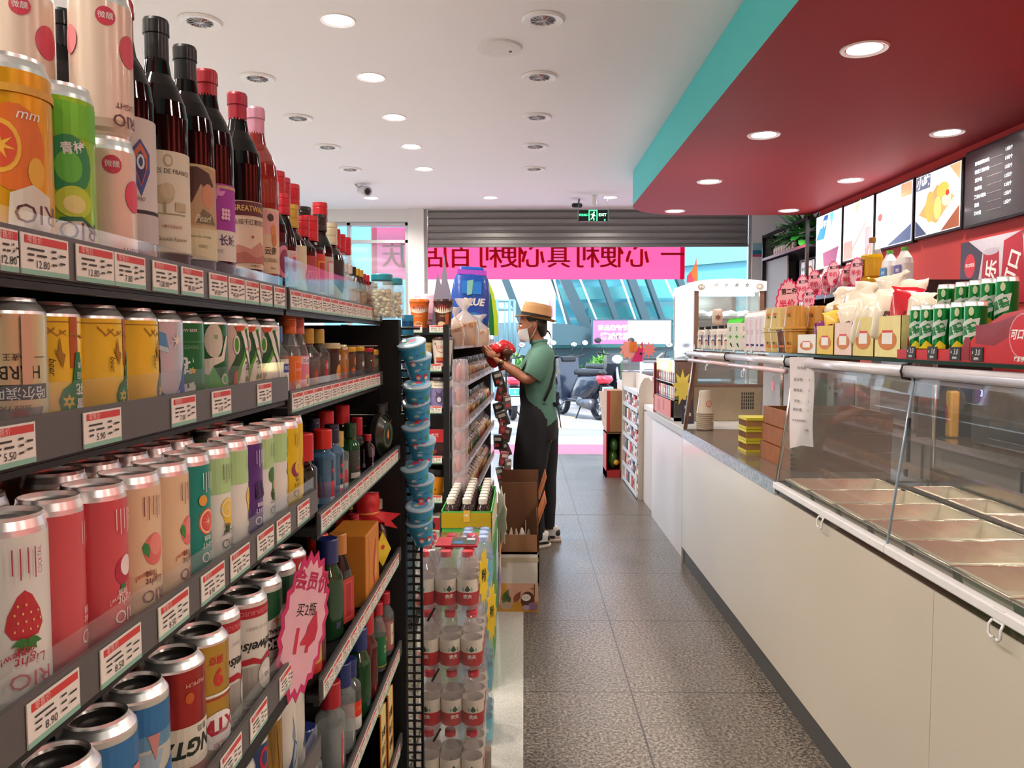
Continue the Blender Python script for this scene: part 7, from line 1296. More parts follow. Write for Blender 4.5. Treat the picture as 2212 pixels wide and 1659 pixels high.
b = B().box(-.004, 0, 0, .36, 0, .5, M('#c9cdd4', .5)).art([('t', '美味', 60, 420, 46, dict(bold=.02), K), ('d', 250, 250, 130, 200, M('#8a4a3c', .5)), ('d', 250, 250, 110, 180, M('#c8a890', .5))], flat((-.0042, .36, 0), (0, -1, 0), (0, 0, 1)))
tag(obj('wall_poster', b), 'pale poster with brown round picture behind the black corner frame', 'poster').location = (2.872, 7.87, 1.70)
b = B().box(-.02, 0, 0, .56, 0, .24, M('#ecd8d8', .4), .01).art([('t', '温馨提示', 250, 170, 56, dict(bold=.03), M('#4a3a3c', .5)), ('r', 0, 0, 320, 90, M('#d8305c', .5))], flat((-.0203, .56, 0), (0, -1, 0), (0, 0, 1)))
tag(obj('notice_board', b), 'pale pink notice board with red strip under the furthest menu board', 'sign').location = (2.897, 7.25, 1.80)
# plants
def leafy(n, R, col, seed, drop=.0, ln=.1, wd_=.05):
    r = random.Random(seed); b = B(); m = [M(c_, .45) for c_ in col]
    for k in range(n):
        a = r.uniform(0, 2*pi); e = r.uniform(-.3, 1.2); d = Vector((math.cos(a)*math.cos(e), math.sin(a)*math.cos(e), math.sin(e)-drop*r.random())).normalized()
        p0 = d*R*r.uniform(.25, 1); side = d.cross(Vector((0, 0, 1))).normalized(); up = side.cross(d)
        L, w = ln*r.uniform(.7, 1.2), wd_*r.uniform(.7, 1.2); dd = (d+Vector((0, 0, -.5*r.random()))).normalized()
        v = [p0, p0+dd*L*.35+side*w*.5+up*.006, p0+dd*L*.35-side*w*.5+up*.006, p0+dd*L*.75+side*w*.35, p0+dd*L*.75-side*w*.35, p0+dd*L, p0+dd*L*.5-up*.006]
        b.add(v, [(0, 1, 6, ), (0, 6, 2), (1, 3, 6), (6, 4, 2), (3, 5, 6), (6, 5, 4)], m[k % len(m)], True)
        if k % 3 == 0: b.tube([(0, 0, -.02), p0*.5, p0], .002, m[0], 4, False)
    return b
def plant(loc, pot, lb, *a, **k):
    t = thing('potted_plant', lb, 'plant', loc)
    obj('pot', B().lathe([(0, 0), (.045, 0), (.065, .09), (.07, .1), (.062, .1), (.058, .085), (0, .085)], M(pot, .4, coat=.3), 20), t)
    o = obj('foliage', leafy(*a, **k), t); o.location = (0, 0, .15)
plant((2.97, 8.36, 2.3485), '#8a7a5c', 'dense dark green leafy plant on the maroon board near the black post', 130, .24, ('#2c7a30', '#3f9a3c', '#1e5a24'), 1, .7, .17, .09)
plant((3.06, 7.97, 2.3485), '#c9a89a', 'leafy plant in a pink-white pot right of the black post', 90, .14, ('#2a5a2c', '#3a7a38'), 2, .2, .12, .05)
plant((2.98, 9.05, 2.3485), '#6a6a60', 'small-leaved dark plant at the far end of the maroon board', 170, .2, ('#36603a', '#4a7a44', '#2c5030'), 3, .3, .06, .025)
wbm = B().lathe([(0, 0), (.026, 0), (.028, .004), (.028, .07), (.012, .085), (.010, .1), (0, .1)], M('#e6dcd4', .4), 16).art([('d', 0, 34, 8, 10, M('#e0a890', .5))], cyl(.0285, 0, pi+.8), .028).mesh('white_bottle')
for k in range(8): tag(obj('cream_bottle', wbm), 'small white bottle in the row on the maroon board, %s from the camera' % ORD[k], 'bottle', 'white bottles on the maroon board').location = (2.825, 8.32+k*.085, 2.3485)
# ---- exit sign, cameras
t = thing('exit_sign', 'green running man exit sign hanging below the ceiling in front of the shutter', 'sign', (.757, 8.7, 2.69))
obj('housing', B().box(-.167, .167, -.012, .012, 0, .008, m_steel).box(-.167, .167, -.012, .012, .13, .138, m_steel).box(-.167, -.160, -.012, .012, 0, .138, m_steel).box(.160, .167, -.012, .012, 0, .138, m_steel), t)
ge, gw = M('#4cf0a0', .5, emit=1.1), M('#b8ffd8', .5, emit=1.1)
b = B().box(-.16, .16, -.009, .009, .008, .13, M('#101412', .4)); b.art([('r', -48, 4, 48, 122, ge), ('r', -38, 4, 38, 112, M('#0c6a44', .5)), ('t', '安全出口', -102, 66, 29, dict(w=.9, bold=.03), ge), ('t', 'EXIT', 104, 68, 44, dict(bold=.03, w=.95), gw), ('d', 10, 96, 8, 9, gw), ('p', [(-6, 84), (14, 84), (18, 60), (30, 62), (30, 56), (14, 52), (8, 60), (2, 44), (16, 26), (12, 6), (4, 8), (6, 24), (-8, 36), (-14, 22), (-30, 18), (-32, 24), (-18, 30), (-8, 56), (-14, 72), (-26, 64), (-28, 70)], gw), ('d', 128, 14, 9, 9, ge)], flat((0, -.0091, .008), (1, 0, 0), (0, 0, 1)))
obj('sign_face', b, t)
obj('hanger', B().tube([(.155, 0, .138), (.155, 0, .284)], .0015, m_steel, 5).box(-.01, .035, -.03, .03, .17, .284, wh, .004).tube([(-.155, 0, .138), (-.155, 0, .284)], .0015, m_steel, 5), t)
t = thing('security_camera', 'small black security camera on the ceiling left of the exit sign', 'camera', (.60, 8.9, ZC-.001))
obj('camera_body', B().tube([(-.05, -.04, -.075), (.04, .03, -.065)], [.024, .026], K, 12), t); obj('bracket', B().tube([(.01, 0, -.06), (.02, 0, 0)], .009, K, 8), t)
t = thing('security_camera', 'white bullet security camera hanging from the ceiling above the liquor bottles', 'camera', (-1.60, 8.0, ZC-.001))
obj('camera_body', B().tube([(-.05, .06, -.05), (.04, -.06, -.09)], [.045, .05], M('#d8d6da', .35), 18), t); obj('lens', B().tube([(.040, -.06, -.09), (.046, -.068, -.0927)], [.036, .03], M('#15151a', .1, coat=.5), 18), t); obj('bracket', B().tube([(-.1, .02, 0), (-.06, .02, -.05), (0, 0, -.05)], .012, M('#c8c6ca', .4), 8), t)
# ================================================================= OUTSIDE THE DOOR
m_mat = M('#d46a80', .8); m_curb = M('#e8e4e2', .6)
def pav(nt, p):
    N, L = nt.nodes.new, nt.links.new
    tc = N('ShaderNodeTexCoord'); n = N('ShaderNodeTexNoise'); n.inputs['Scale'].default_value = .9; n.inputs['Detail'].default_value = 6
    mp = N('ShaderNodeMapping'); mp.inputs['Scale'].default_value = (.5, 1.6, 1); r = N('ShaderNodeValToRGB'); e = r.color_ramp.elements
    e[0].position = .3; e[0].color = (*lin('#7c7472'), 1); e[1].position = .62; e[1].color = (*lin('#aaa2a0'), 1)
    L(tc.outputs['Object'], mp.inputs[0]); L(mp.outputs[0], n.inputs[0]); L(n.outputs['Fac'], r.inputs[0]); L(r.outputs[0], p.inputs['Base Color']); p.inputs['Roughness'].default_value = .75
m_pav = nodes_mat('pavement', pav)
struct('floor_outside', B().box(-25, 25, YW, 60, -.05, -.002, m_pav))['label'] = 'weathered pavement outside the shop'
struct('trim_3', B().box(-1.3, 2.8, 9.62, 10.5, -.001, .003, m_mat).box(-4, 6, 10.55, 11.5, -.001, .002, m_curb).box(-1.3, 2.8, YW-.1, YW, -.001, .002, m_steel))['label'] = 'red mat strip and white kerb at the door sill'
p0 = onZ(1215, 915, 0); o = tag(obj('pavement_marking', B().prism([(-.25, -1.1), (.05, -1.1), (.15, -.2), (.3, .9), (.05, 1.1), (-.1, 0)], 'z', .0, .003, M('#d8b090', .8))), 'worn orange painted mark on the pavement outside', 'road marking'); o.location = (p0.x, p0.y+.3, 0)
# banner, seen from behind through the door and the side window
YB_ = 9.98
def cloth_mat(c_):
    def f(nt, p):
        N, L = nt.nodes.new, nt.links.new
        p.inputs['Base Color'].default_value = (*lin(c_), 1); p.inputs['Roughness'].default_value = .8
        n = N('ShaderNodeTexNoise'); n.inputs['Scale'].default_value = 2; tr = N('ShaderNodeBsdfTranslucent'); hs = N('ShaderNodeHueSaturation'); hs.inputs['Color'].default_value = (*lin(c_), 1)
        mr = N('ShaderNodeMapRange'); mr.inputs['To Min'].default_value = .85; mr.inputs['To Max'].default_value = 1.1; L(n.outputs['Fac'], mr.inputs[0]); L(mr.outputs[0], hs.inputs['Value']); L(hs.outputs[0], tr.inputs['Color'])
        mx = N('ShaderNodeMixShader'); mx.inputs[0].default_value = .65; L(p.outputs[0], mx.inputs[1]); L(tr.outputs[0], mx.inputs[2]); L(mx.outputs[0], nt.nodes['Material Output'].inputs['Surface'])
    return nodes_mat('banner_cloth', f)
ban, ink, bdr = cloth_mat('#f0588a'), cloth_mat('#d81c30'), cloth_mat('#d80c54')
b = B().add([(-1.90, YB_, 2.165), (2.02, YB_, 2.165), (2.02, YB_, 2.82), (-1.90, YB_, 2.82)], [(0, 1, 2, 3)], ban).add([(x, YB_-.001, z) for x, z in ((1.965, 2.165), (2.022, 2.165), (2.022, 2.82), (1.965, 2.82))], [(0, 1, 2, 3)], bdr).add([(x, YB_-.001, z) for x, z in ((-1.92, 2.165), (-1.85, 2.165), (-1.85, 2.82), (-1.92, 2.82))], [(0, 1, 2, 3)], bdr)
op = [('t', '一', 1450, 0), ('t', '心', 1375, 0), ('t', '便', 1320, 0), ('t', '利', 1268, 0), ('t', '真', 1207, 0), ('t', '心', 1152, 0), ('t', '便', 1107, 0), ('t', '利', 1060, 0), ('t', '百', 996, 0), ('t', '店', 945, 0), ('t', '同', 890, 0), ('t', '庆', 852, 0)]
for _, ch_, px, _q in op:
    x = (px-VX)*YB_/F-.003; q = B()
    b.art([('t', ch_, dx_, 0, 360, dict(bold=0, w=.86), ink) for dx_ in (-7, 0, 7)], lambda u, v, o, x=x: (x-u, YB_-.002-o, 2.45+v))
b.tube([(-2.1, YB_, 2.835), (2.2, YB_, 2.835)], .008, m_steel, 6)
tag(obj('banner', b), 'pink cloth banner with mirrored red characters hanging outside above the entrance', 'banner')
# glass station building across the road
gT, gD, gW = M('#8fd6e2', .15, coat=.4, var=.15, scale=.25), M('#4f7f88', .5), M('#e9f4f6', .5)
t = thing('glass_building', 'turquoise glass station building with leaning steel ribs across the road', 'building', (3, 22, 0))
def wp(name, b, par=None):
    o = obj(name, b, par or t); 
    if par is None: o.location = -t.location
    return o
P = lambda x, y, Y: onY(x, y, Y)
YF_ = 22
# interior bands seen behind the ribs
def quad(pts, Y, mat, th=.1): return B().prism([(P(x, y, Y).x, P(x, y, Y).z) for x, y in pts], 'y', Y, Y+th, mat)
wp('glass_wall', quad([(1200, 470), (1640, 470), (1640, 840), (1200, 840)], 24, M('#4fa2b2', .3, var=.25, scale=.5)))
wp('glass_wall', quad([(700, 470), (900, 470), (900, 760), (700, 760)], 24, M('#6aa6ba', .3, var=.25, scale=.5)))
wp('upper_band', quad([(1200, 622), (1640, 612), (1640, 640), (1200, 648)], 23.5, M('#4f9a9c', .5, var=.1, scale=1)))
wp('upper_band', quad([(1230, 655), (1640, 648), (1640, 662), (1230, 670)], 23.4, M('#41727b', .5)))
wp('upper_band', quad([(1270, 664), (1640, 660), (1640, 700), (1270, 704)], 23.3, M('#2f8286', .5, var=.2, scale=.8)))
wp('frame_member', quad([(1225, 686), (1640, 684), (1640, 690), (1225, 692)], 23.2, gD))
wp('white_roof', quad([(1190, 470), (1640, 470), (1640, 560), (1190, 600)], 23.8, M('#5f9ab0', .4, var=.15, scale=.6)))
for k, (xt, xb, w_) in enumerate(((1092, 1146, 17), (1195, 1246, 9), (1222, 1285, 24), (1302, 1353, 12), (1366, 1416, 18), (1402, 1452, 10), (1470, 1528, 14))):
    yb = 745; yt = 605
    # rib carried upward out of sight behind the banner
    s_ = (xb-xt)/(yb-yt); xt2 = xt-s_*170
    wp('leaning_rib', B().prism([(P(xt2-w_/2, 435, YF_).x, P(xt2, 435, YF_).z), (P(xt2+w_/2, 435, YF_).x, P(xt2, 435, YF_).z), (P(xb+w_/2, yb, YF_).x, P(xb, yb, YF_).z), (P(xb-w_/2, yb, YF_).x, P(xb, yb, YF_).z)], 'y', YF_, YF_+.35, M('#2c464f', .45, var=.05)))
b = B()
for xt, xb in ((1105, 1180), (1252, 1310), (1345, 1392), (1432, 1500), (1208, 1236)): b.tube([P(xt-40, 500, 21.9), P(xb, 745, 21.9)], .03, M('#e6f2f4', .4), 6)
wp('cable', b)
wp('base_wall', quad([(1050, 748), (1700, 742), (1700, 800), (1050, 800)], 21, M('#274850', .4, coat=.3, var=.2, scale=1)))
wp('base_wall', quad([(1050, 798), (1700, 798), (1700, 850), (1050, 850)], 20.8, M('#35454c', .5, var=.2, scale=1)))
wp('rail', quad([(1170, 744), (1700, 738), (1700, 748), (1170, 752)], 20.9, M('#2f6a68', .5)))
wp('stair_wall', quad([(1190, 745), (1190, 698), (1225, 700), (1262, 706), (1300, 722), (1335, 745)], 20.5, M('#38545c', .4, coat=.3)))
wp('stair_wall', quad([(1065, 760), (1065, 698), (1110, 696), (1150, 700), (1150, 770)], 20.5, M('#56707a', .5, var=.1, scale=3)))
fn = B()
for x in (1074, 1090, 1101, 1111): fn.tube([P(x, 650, 18), P(x, 770, 18)], .045 if x != 1090 else .025, M('#5c8088', .4), 6)
for y in (650, 668): fn.tube([P(1062, y, 18), P(1113, y, 18)], .035, M('#5c8088', .4), 6)
tag(obj('metal_fence', fn), 'tall grey metal railing outside, left of the person', 'fence')
b = B().prism([(P(x, y, 20).x, P(x, y, 20).z) for x, y in ((1278, 690), (1452, 690), (1452, 745), (1278, 745))], 'y', 20, 20.15, M('#2f4f58', .4))
W0, Z0 = P(1281, 743, 20).x, P(1281, 743, 20).z
b.art([('r', 0, 0, 1960, 590, M('#f0f4f8', .5)), ('r', 0, 0, 900, 590, M('#d8609a', .5)), ('t', '商品购物节', 500, 400, 150, dict(bold=.03), wh), ('t', '满减优惠', 560, 180, 190, dict(bold=.03), wh), ('r', 880, 0, 980, 590, M('#e6b8d0', .5)), ('d', 1220, 340, 140, 180, M('#e8dce0', .5))], flat((W0, 19.998, Z0), (1, 0, 0), (0, 0, 1)))
tag(obj('billboard', b), 'long pink and white lit advertisement board on the building across the road', 'billboard')
p = P(1190, 640, 17); tag(obj('pole', B().tube([(p.x, 17, 1.9), (p.x, 17, 2.55)], .05, M('#d88aa4', .5), 8).tube([(p.x, 17, 0), (p.x, 17, 1.9)], .03, M('#e8e8ea', .5), 8)), 'thin pole with pink top outside behind the person', 'pole')
# hedges and the planter
def hedge(x0, x1, ytop, Y, seed, lb, fl=False):
    r = random.Random(seed); a, c = P(x0, 830, Y), P(x1, 830, Y); h = P((x0+x1)/2, ytop, Y).z; b = B(); cols = [M(c_, .6) for c_ in ('#5c9a3c', '#3f7a34', '#7ab04c', '#2f5c30')]
    n = int(90*(c.x-a.x)*h)+60; vs = []
    for k in range(n*4):
        x = r.uniform(a.x, c.x); z = h*r.random()**.6; yy = Y+r.uniform(-.35, .35); e = 1-((x-(a.x+c.x)/2)/((c.x-a.x)/2))**2*.5
        z *= e**.5; d = Vector((r.uniform(-1, 1), r.uniform(-1, .4), r.uniform(.2, 1.2))).normalized(); s_ = d.cross(Vector((0, 1, .2))).normalized(); L = r.uniform(.09, .17)
        q = Vector((x, yy, z)); b.add([q, q+d*L*.5+s_*.02, q+d*L, q+d*L*.5-s_*.02], [(0, 1, 2, 3)], cols[k % 4])
    if fl:
        for k in range(9): b.ball((r.uniform(a.x+.3, c.x-.1), Y-.4, h*r.uniform(.5, .95)), .035, M('#e6b82c', .5), 6, 4)
    t = thing('hedge', lb, 'plant', ((a.x+c.x)/2, Y, 0))
    o = obj('foliage', b, t); o.location = -t.location; o['kind'] = 'stuff'
    o = obj('stems', B().box(a.x+.2, c.x-.2, Y-.12, Y+.12, 0, h*.6, M('#2a3a22', .8)), t); o.location = -t.location
hedge(1272, 1345, 768, 17.4, 1, 'green bushy hedge with yellow flowers behind the scooters', True)
hedge(1150, 1290, 792, 18.2, 2, 'low green hedge behind the dark scooter'); hedge(1088, 1130, 768, 18.0, 3, 'green bush seen beneath the red parcel')
tag(obj('planter_wall', B().box(P(1060, 850, 18.6).x, P(1560, 850, 18.6).x, 18.7, 18.9, 0, .55, M('#5a6a70', .6))), 'low dark grey planter wall behind the hedges', 'wall')
# scooters
def scooter(loc, rz, lb, body, rear, plate, sc=1., topbox=False):
    t = thing('motor_scooter', lb, 'scooter', loc, rz, 'scooters parked outside'); t.scale = (sc, sc, sc)
    bm, blk, chrome = M(body, .25, .1, coat=.6), M('#17181c', .5), M('#b8bcc4', .2, .9)
    def wheel(x, nm):
        b = B(); b.m = Matrix.Translation((x, 0, .23)) @ Matrix.Rotation(pi/2, 4, 'X')
        pts = [(.17, -.045), (.2, -.05), (.225, -.03), (.23, 0), (.225, .03), (.2, .05), (.17, .045), (.16, 0), (.17, -.045)]
        b.lathe(pts, blk, 24); w = obj(nm, b, t)
        r = B(); r.m = b.m; r.lathe([(0, -.03), (.05, -.035), (.06, -.02), (.06, .02), (.05, .035), (0, .03)], chrome, 12)
        for k in range(5): r.tube([(0, 0, 0), (.165*math.cos(2*pi*k/5), .165*math.sin(2*pi*k/5), 0)], .015, chrome, 6)
        obj('rim', r, w)
    wheel(.62, 'front_wheel'); wheel(-.55, 'rear_wheel')
    obj('body_shell', B().loft([(-.05, 0, .28, .28, .14, 3), (-.12, 0, .38, .36, .16, 3), (-.25, 0, .52, .38, .17, 3), (-.35, 0, .64, .40, .16, 3), (-.38, 0, .72, .38, .13, 3)], bm, 20).box(-.1, .35, -.15, .15, .26, .32, bm, .02), t)
    obj('seat', B().loft([(-.25, 0, .72, .38, .13, 3), (-.27, 0, .77, .40, .15, 3), (-.28, 0, .82, .34, .12, 3)], blk, 18), t)
    obj('front_shield', B().prism([(.28, .28), (.36, .28), (.52, .85), (.50, 1.0), (.42, 1.0), (.40, .85)], 'y', -.2, .2, bm).prism([(.45, .38), (.85, .40), (.80, .48), (.55, .56)], 'y', -.07, .07, bm), t)
    obj('headlight', B().ball((.50, 0, .92), (.07, .11, .08), M('#eef2f6', .1, coat=.6), 14, 8), t)
    h = B().tube([(.42, -.33, 1.04), (.44, -.12, 1.0), (.45, 0, .98), (.44, .12, 1.0), (.42, .33, 1.04)], .016, blk, 8).tube([(.45, 0, .9), (.6, 0, .3)], .03, chrome, 8)
    h.box(.38, .5, -.14, .14, .93, 1.02, blk, .02); obj('handlebar', h, t)
    for s_ in (-1, 1):
        m_ = B().tube([(.44, s_*.24, 1.03), (.42, s_*.3, 1.2)], .007, blk, 5).ball((.40, s_*.32, 1.25), (.012, .07, .05), blk, 12, 6).ball((.391, s_*.32, 1.25), (.008, .062, .043), M('#e8eef2', .1, .8), 12, 6); obj('mirror', m_, t)
    obj('tail_light', B().loft([(-.66, 0, .60, .10, .10, 3), (-.70, 0, .66, .12, .13, 3), (-.68, 0, .73, .10, .12, 3)], M(rear, .2, coat=.6), 14), t)
    pl = B().box(-.80, -.79, -.10, .10, .42, .55, wh); pl.art([('r', -92, 8, 92, 122, M('#3fae9a', .5)), ('t', plate, 0, 66, 60, dict(bold=.03), wh)], flat((-.8005, 0, .42), (0, -1, 0), (0, 0, 1))); pl.prism([(-.78, .30), (-.66, .44), (-.7, .58), (-.79, .55)], 'y', -.08, .08, blk).box(-.80, -.792, -.09, .09, .26, .40, M('#d0d4da', .3)); obj('license_plate', pl, t)
    obj('engine', B().tube([(-.5, .1, .25), (-.1, .1, .27)], [.1, .07], M('#6a6c72', .4, .7), 10).ball((-.18, .1, .3), (.11, .07, .1), M('#8a8c92', .4, .7), 10, 6).tube([(-.6, -.14, .28), (-.15, -.14, .22)], [.05, .03], chrome, 8), t)
    obj('kickstand', B().tube([(-.1, .05, .25), (-.2, .22, .01)], .012, blk, 5).tube([(-.1, -.05, .25), (-.2, -.2, .01)], .012, blk, 5), t)
    if topbox: obj('storage_box', B().box(-.86, -.56, -.17, .17, .82, 1.02, blk, .03).box(-.3, .0, -.1, .1, .85, .95, blk, .02), t)
    return t
p = onZ(1262, 902, 0); scooter((p.x-.05, p.y+.1, 0), math.radians(118), 'dark blue scooter with red tail light and green plate facing away', '#1f2738', '#d8243a', '86688', 1.08)
p = onZ(1312, 905, 0); scooter((p.x+.12, p.y+1.75, 0), math.radians(-70), 'black and pink scooter with round headlight behind the blue one', '#14161c', '#d86aa0', '7', 1.12)
p = onZ(1208, 888, 0); scooter((p.x-.1, p.y+.4, 0), math.radians(75), 'black scooter with black storage box half hidden by the person', '#15171c', '#8a2430', '2', 1.05, True)
p = onZ(1345, 900, 0); scooter((p.x+.55, p.y+.3, 0), math.radians(80), 'white and pink scooter behind the counter boxes', '#d8dce4', '#e02c8a', '9', 1.05)
p = onZ(1098, 905, 0); scooter((p.x-.02, p.y+.4, 0), math.radians(100), 'pale blue scooter left of the person beneath the parcel', '#8aa0b8', '#d8304a', '5', 1.05)
# ================================================================= PERSON
def to_obj(me_name, verts, edges, radii, root, mat, levels=2):
    """continuous skin grown over a skeleton of joints"""
    me = bpy.data.meshes.new(me_name); me.from_pydata(verts, edges, [])
    o = bpy.data.objects.new(me_name, me); COL.objects.link(o)
    m = o.modifiers.new('skin', 'SKIN')
    sk = me.skin_vertices[0].data
    for i, r in enumerate(radii):
        sk[i].radius = r if isinstance(r, tuple) else (r, r); sk[i].use_root = (i == root)
    m.use_smooth_shade = True; m.branch_smoothing = .6
    s2 = o.modifiers.new('sub', 'SUBSURF'); s2.levels = levels; s2.render_levels = levels
    bpy.context.view_layer.update()
    ev = o.evaluated_get(bpy.context.evaluated_depsgraph_get()); out_ = bpy.data.meshes.new_from_object(ev)
    bpy.data.objects.remove(o); out_.materials.clear(); out_.materials.append(mat)
    for p_ in out_.polygons: p_.use_smooth = True
    return out_
PX, PY = .125, 5.35
person = thing('person', 'person in straw hat, face mask, green polo shirt and black apron stocking the bread shelf', 'person', (PX, PY, 0))
skin = M('#b5765a', .5, sub=.08, var=.03); hair = M('#1c1512', .5)
Q = lambda x, y, dy=0: onY(x, y, PY+dy)-Vector((PX, PY, 0))
# near side = her left (towards the camera, -Y); she faces -X
V, E_s, R_ = [], [], []
def node(p, r, par=None):
    V.append(tuple(p)); R_.append(r)
    if par is not None: E_s.append((par, len(V)-1))
    return len(V)-1
pel = node(Q(1172, 925), .10); sp1 = node(Q(1170, 880), .095, pel); sp2 = node(Q(1166, 820), .105, sp1); sp3 = node(Q(1166, 775), .10, sp2); nk = node(Q(1164, 742), .05, sp3); nk2 = node(Q(1160, 722), .048, nk); hd = node(Q(1154, 702), (.078, .078), nk2); hd2 = node(Q(1153, 682), (.07, .07), hd)
for s_, hx, kx, ax_, fy, ft in ((-1, 1160, 1156, 1163, 1168, 1154), (1, 1178, 1184, 1186, 1154, 1172)):
    h_ = node(Q(hx, 945)+Vector((0, s_*.085, 0)), .082, pel); k_ = node(Q(kx, 1045)+Vector((0, s_*.085, 0)), .055, h_); c_ = node(Q((kx+ax_)/2, 1090)+Vector((0, s_*.085, 0)), .05, k_); a_ = node(Vector((Q(ax_, fy).x, s_*.085, .085)), .034, c_)
    node(Vector((Q(ft, fy).x-.05, s_*.1, .04)), .03, a_)
arm = {}
for s_, sh, el, wr, ha in ((-1, (1170, 772), (1142, 822), (1079, 781), (1063, 766)), (1, (1162, 772), (1128, 815), (1098, 790), (1078, 770))):
    S_ = node(Q(*sh)+Vector((0, s_*.135, 0)), .055, sp3); M_ = node(Q((sh[0]+el[0])/2, (sh[1]+el[1])/2+4)+Vector((0, s_*.175, 0)), .046, S_)
    L_ = node(Q(*el)+Vector((0, s_*.18, 0)), .040, M_); F_ = node(Q((el[0]+wr[0])/2, (el[1]+wr[1])/2-1)+Vector((0, s_*.14, 0)), .036, L_)
    W_ = node(Q(*wr)+Vector((0, s_*.085, 0)), (.023, .028), F_); P_ = node(Q(*ha)+Vector((0, s_*.07, 0)), (.017, .034), W_)
    # fingers: four unequal, curling round the packet, thumb from the side of the palm
    base = Vector(V[P_]); d = (base-Vector(V[W_])).normalized(); up = Vector((0, 0, 1)); sd = Vector((0, -s_*1., 0))
    ac_ = (up-d*up.dot(d)).normalized()
    for f, (off, L1) in enumerate(((.024, .034), (.008, .038), (-.008, .035), (-.023, .028))):
        a = node(base+d*.03+ac_*off, .0095, P_); b1 = node(Vector(V[a])+d*L1+sd*.004, .0085, a); b2 = node(Vector(V[b1])+d*L1*.6+sd*.016, .0078, b1); node(Vector(V[b2])+d*L1*.35+sd*.016, .0065, b2)
    th1 = node(Vector(V[W_])+d*.022+ac_*.03+sd*.008, .011, P_); th2 = node(Vector(V[th1])+d*.025+ac_*.018+sd*.014, .0095, th1); node(Vector(V[th2])+d*.024+sd*.01, .008, th2)
    arm[s_] = [Vector(V[i]) for i in (S_, M_, L_, F_, W_, P_)]
obj('body', to_obj('body', V, E_s, R_, pel, skin), person)
# head with face, ears, eyes, built as one sculpted surface
hc = Q(1151, 704); b = B(); n, rg = 28, 20; tilt = Matrix.Rotation(math.radians(-10), 4, 'Y')
vs = []
for i in range(rg+1):
    ph = pi*i/rg; z = -math.cos(ph)
    for k in range(n):
        a = 2*pi*k/n; r = math.sin(ph); x, y = -math.cos(a)*r, math.sin(a)*r
        fx = .094*x; fy = .074*y; fz = .112*z
        if z < -.1: fy *= 1+.45*(z+.1); fx *= 1+.18*(z+.1) if x > 0 else 1
        front = max(0, -x)
        if front > .8:
            c_ = abs(y)
            if c_ < .22 and -.30 < z < .22: fx -= .022*(1-c_/.22)*(1-abs(z+.22)/.5)      # nose
            if .2 < c_ < .55 and .0 < z < .22: fx += .007                                 # eye sockets
            if c_ < .35 and -.62 < z < -.42: fx -= .006                                   # lips
            if c_ < .4 and z < -.75: fx -= .006
        vs.append((fx, fy, fz))
b.add(vs, [(i*n+k, i*n+(k+1) % n, (i+1)*n+(k+1) % n, (i+1)*n+k) for i in range(rg) for k in range(n)], skin, True)
for s_ in (-1, 1):
    b.ball((-.076, s_*.03, .012), (.012, .014, .010), wh, 12, 8); b.ball((-.087, s_*.03, .010), (.004, .006, .006), M('#20140e', .2), 8, 6)
    b.tube([(-.088, s_*.015, .028), (-.086, s_*.03, .032), (-.074, s_*.048, .028)], .0022, hair, 6)
    b.loft([(.012, s_*.073, -.032, .006, .004), (.012, s_*.077, -.02, .013, .008), (.014, s_*.08, .0, .018, .011), (.016, s_*.079, .018, .016, .01), (.014, s_*.075, .028, .006, .004)], skin, 12)
b.tube([(-.082, -.022, -.058), (-.091, 0, -.055), (-.082, .022, -.058)], .005, M('#a85a4a', .5), 6)
hd_o = obj('head', b, person); hd_o.location = hc; hd_o.rotation_euler = (0, math.radians(-10), 0)
hr = B(); vs = []
for i in range(11):
    ph = pi*.5*i/10+pi*.5
    for k in range(n):
        a = 2*pi*k/n; r = math.sin(ph); x, y = -math.cos(a)*r, math.sin(a)*r; z = -math.cos(ph)
        low = -.028-.06*max(0, -(-x))*1 if False else 0
        vs.append((.020+.088*x, .079*y, .03+.09*z))
hr.add(vs, [(i*n+k, i*n+(k+1) % n, (i+1)*n+(k+1) % n, (i+1)*n+k) for i in range(10) for k in range(n)], hair, True)
hr.loft([(.052, 0, -.085, .02, .045), (.055, 0, -.06, .034, .062), (.048, 0, -.02, .05, .077), (.04, 0, .03, .062, .081)], hair, 20)
hr.tube([(.082, 0, -.045), (.10, 0, -.06), (.108, 0, -.085), (.108, .0, -.11)], [.008, .006, .004, .002], hair, 8)
obj('hair', hr, hd_o)
mk_ = B(); mm = M('#d3d0d4', .7); vs = []
for i in range(8):
    z = -.098+.088*i/7
    for k in range(15):
        a = -1.15+2.3*k/14; rr = 1+.08*math.cos(a*2)*math.sin(pi*i/7); vs.append((-.1*math.cos(a)*rr*(1-.12*(i == 0))-.004*(k == 7)*(i > 4), .076*math.sin(a), z))
mk_.add(vs, [(i*15+k, i*15+k+1, (i+1)*15+k+1, (i+1)*15+k) for i in range(7) for k in range(14)], mm, True)
for s_ in (-1, 1): mk_.tube([(-.04, s_*.072, -.015), (-.01, s_*.079, .005), (.018, s_*.084, .018)], .0016, mm, 4).tube([(-.042, s_*.07, -.09), (-.01, s_*.078, -.06), (.02, s_*.084, -.015)], .0016, mm, 4)
obj('face_mask', mk_, hd_o)
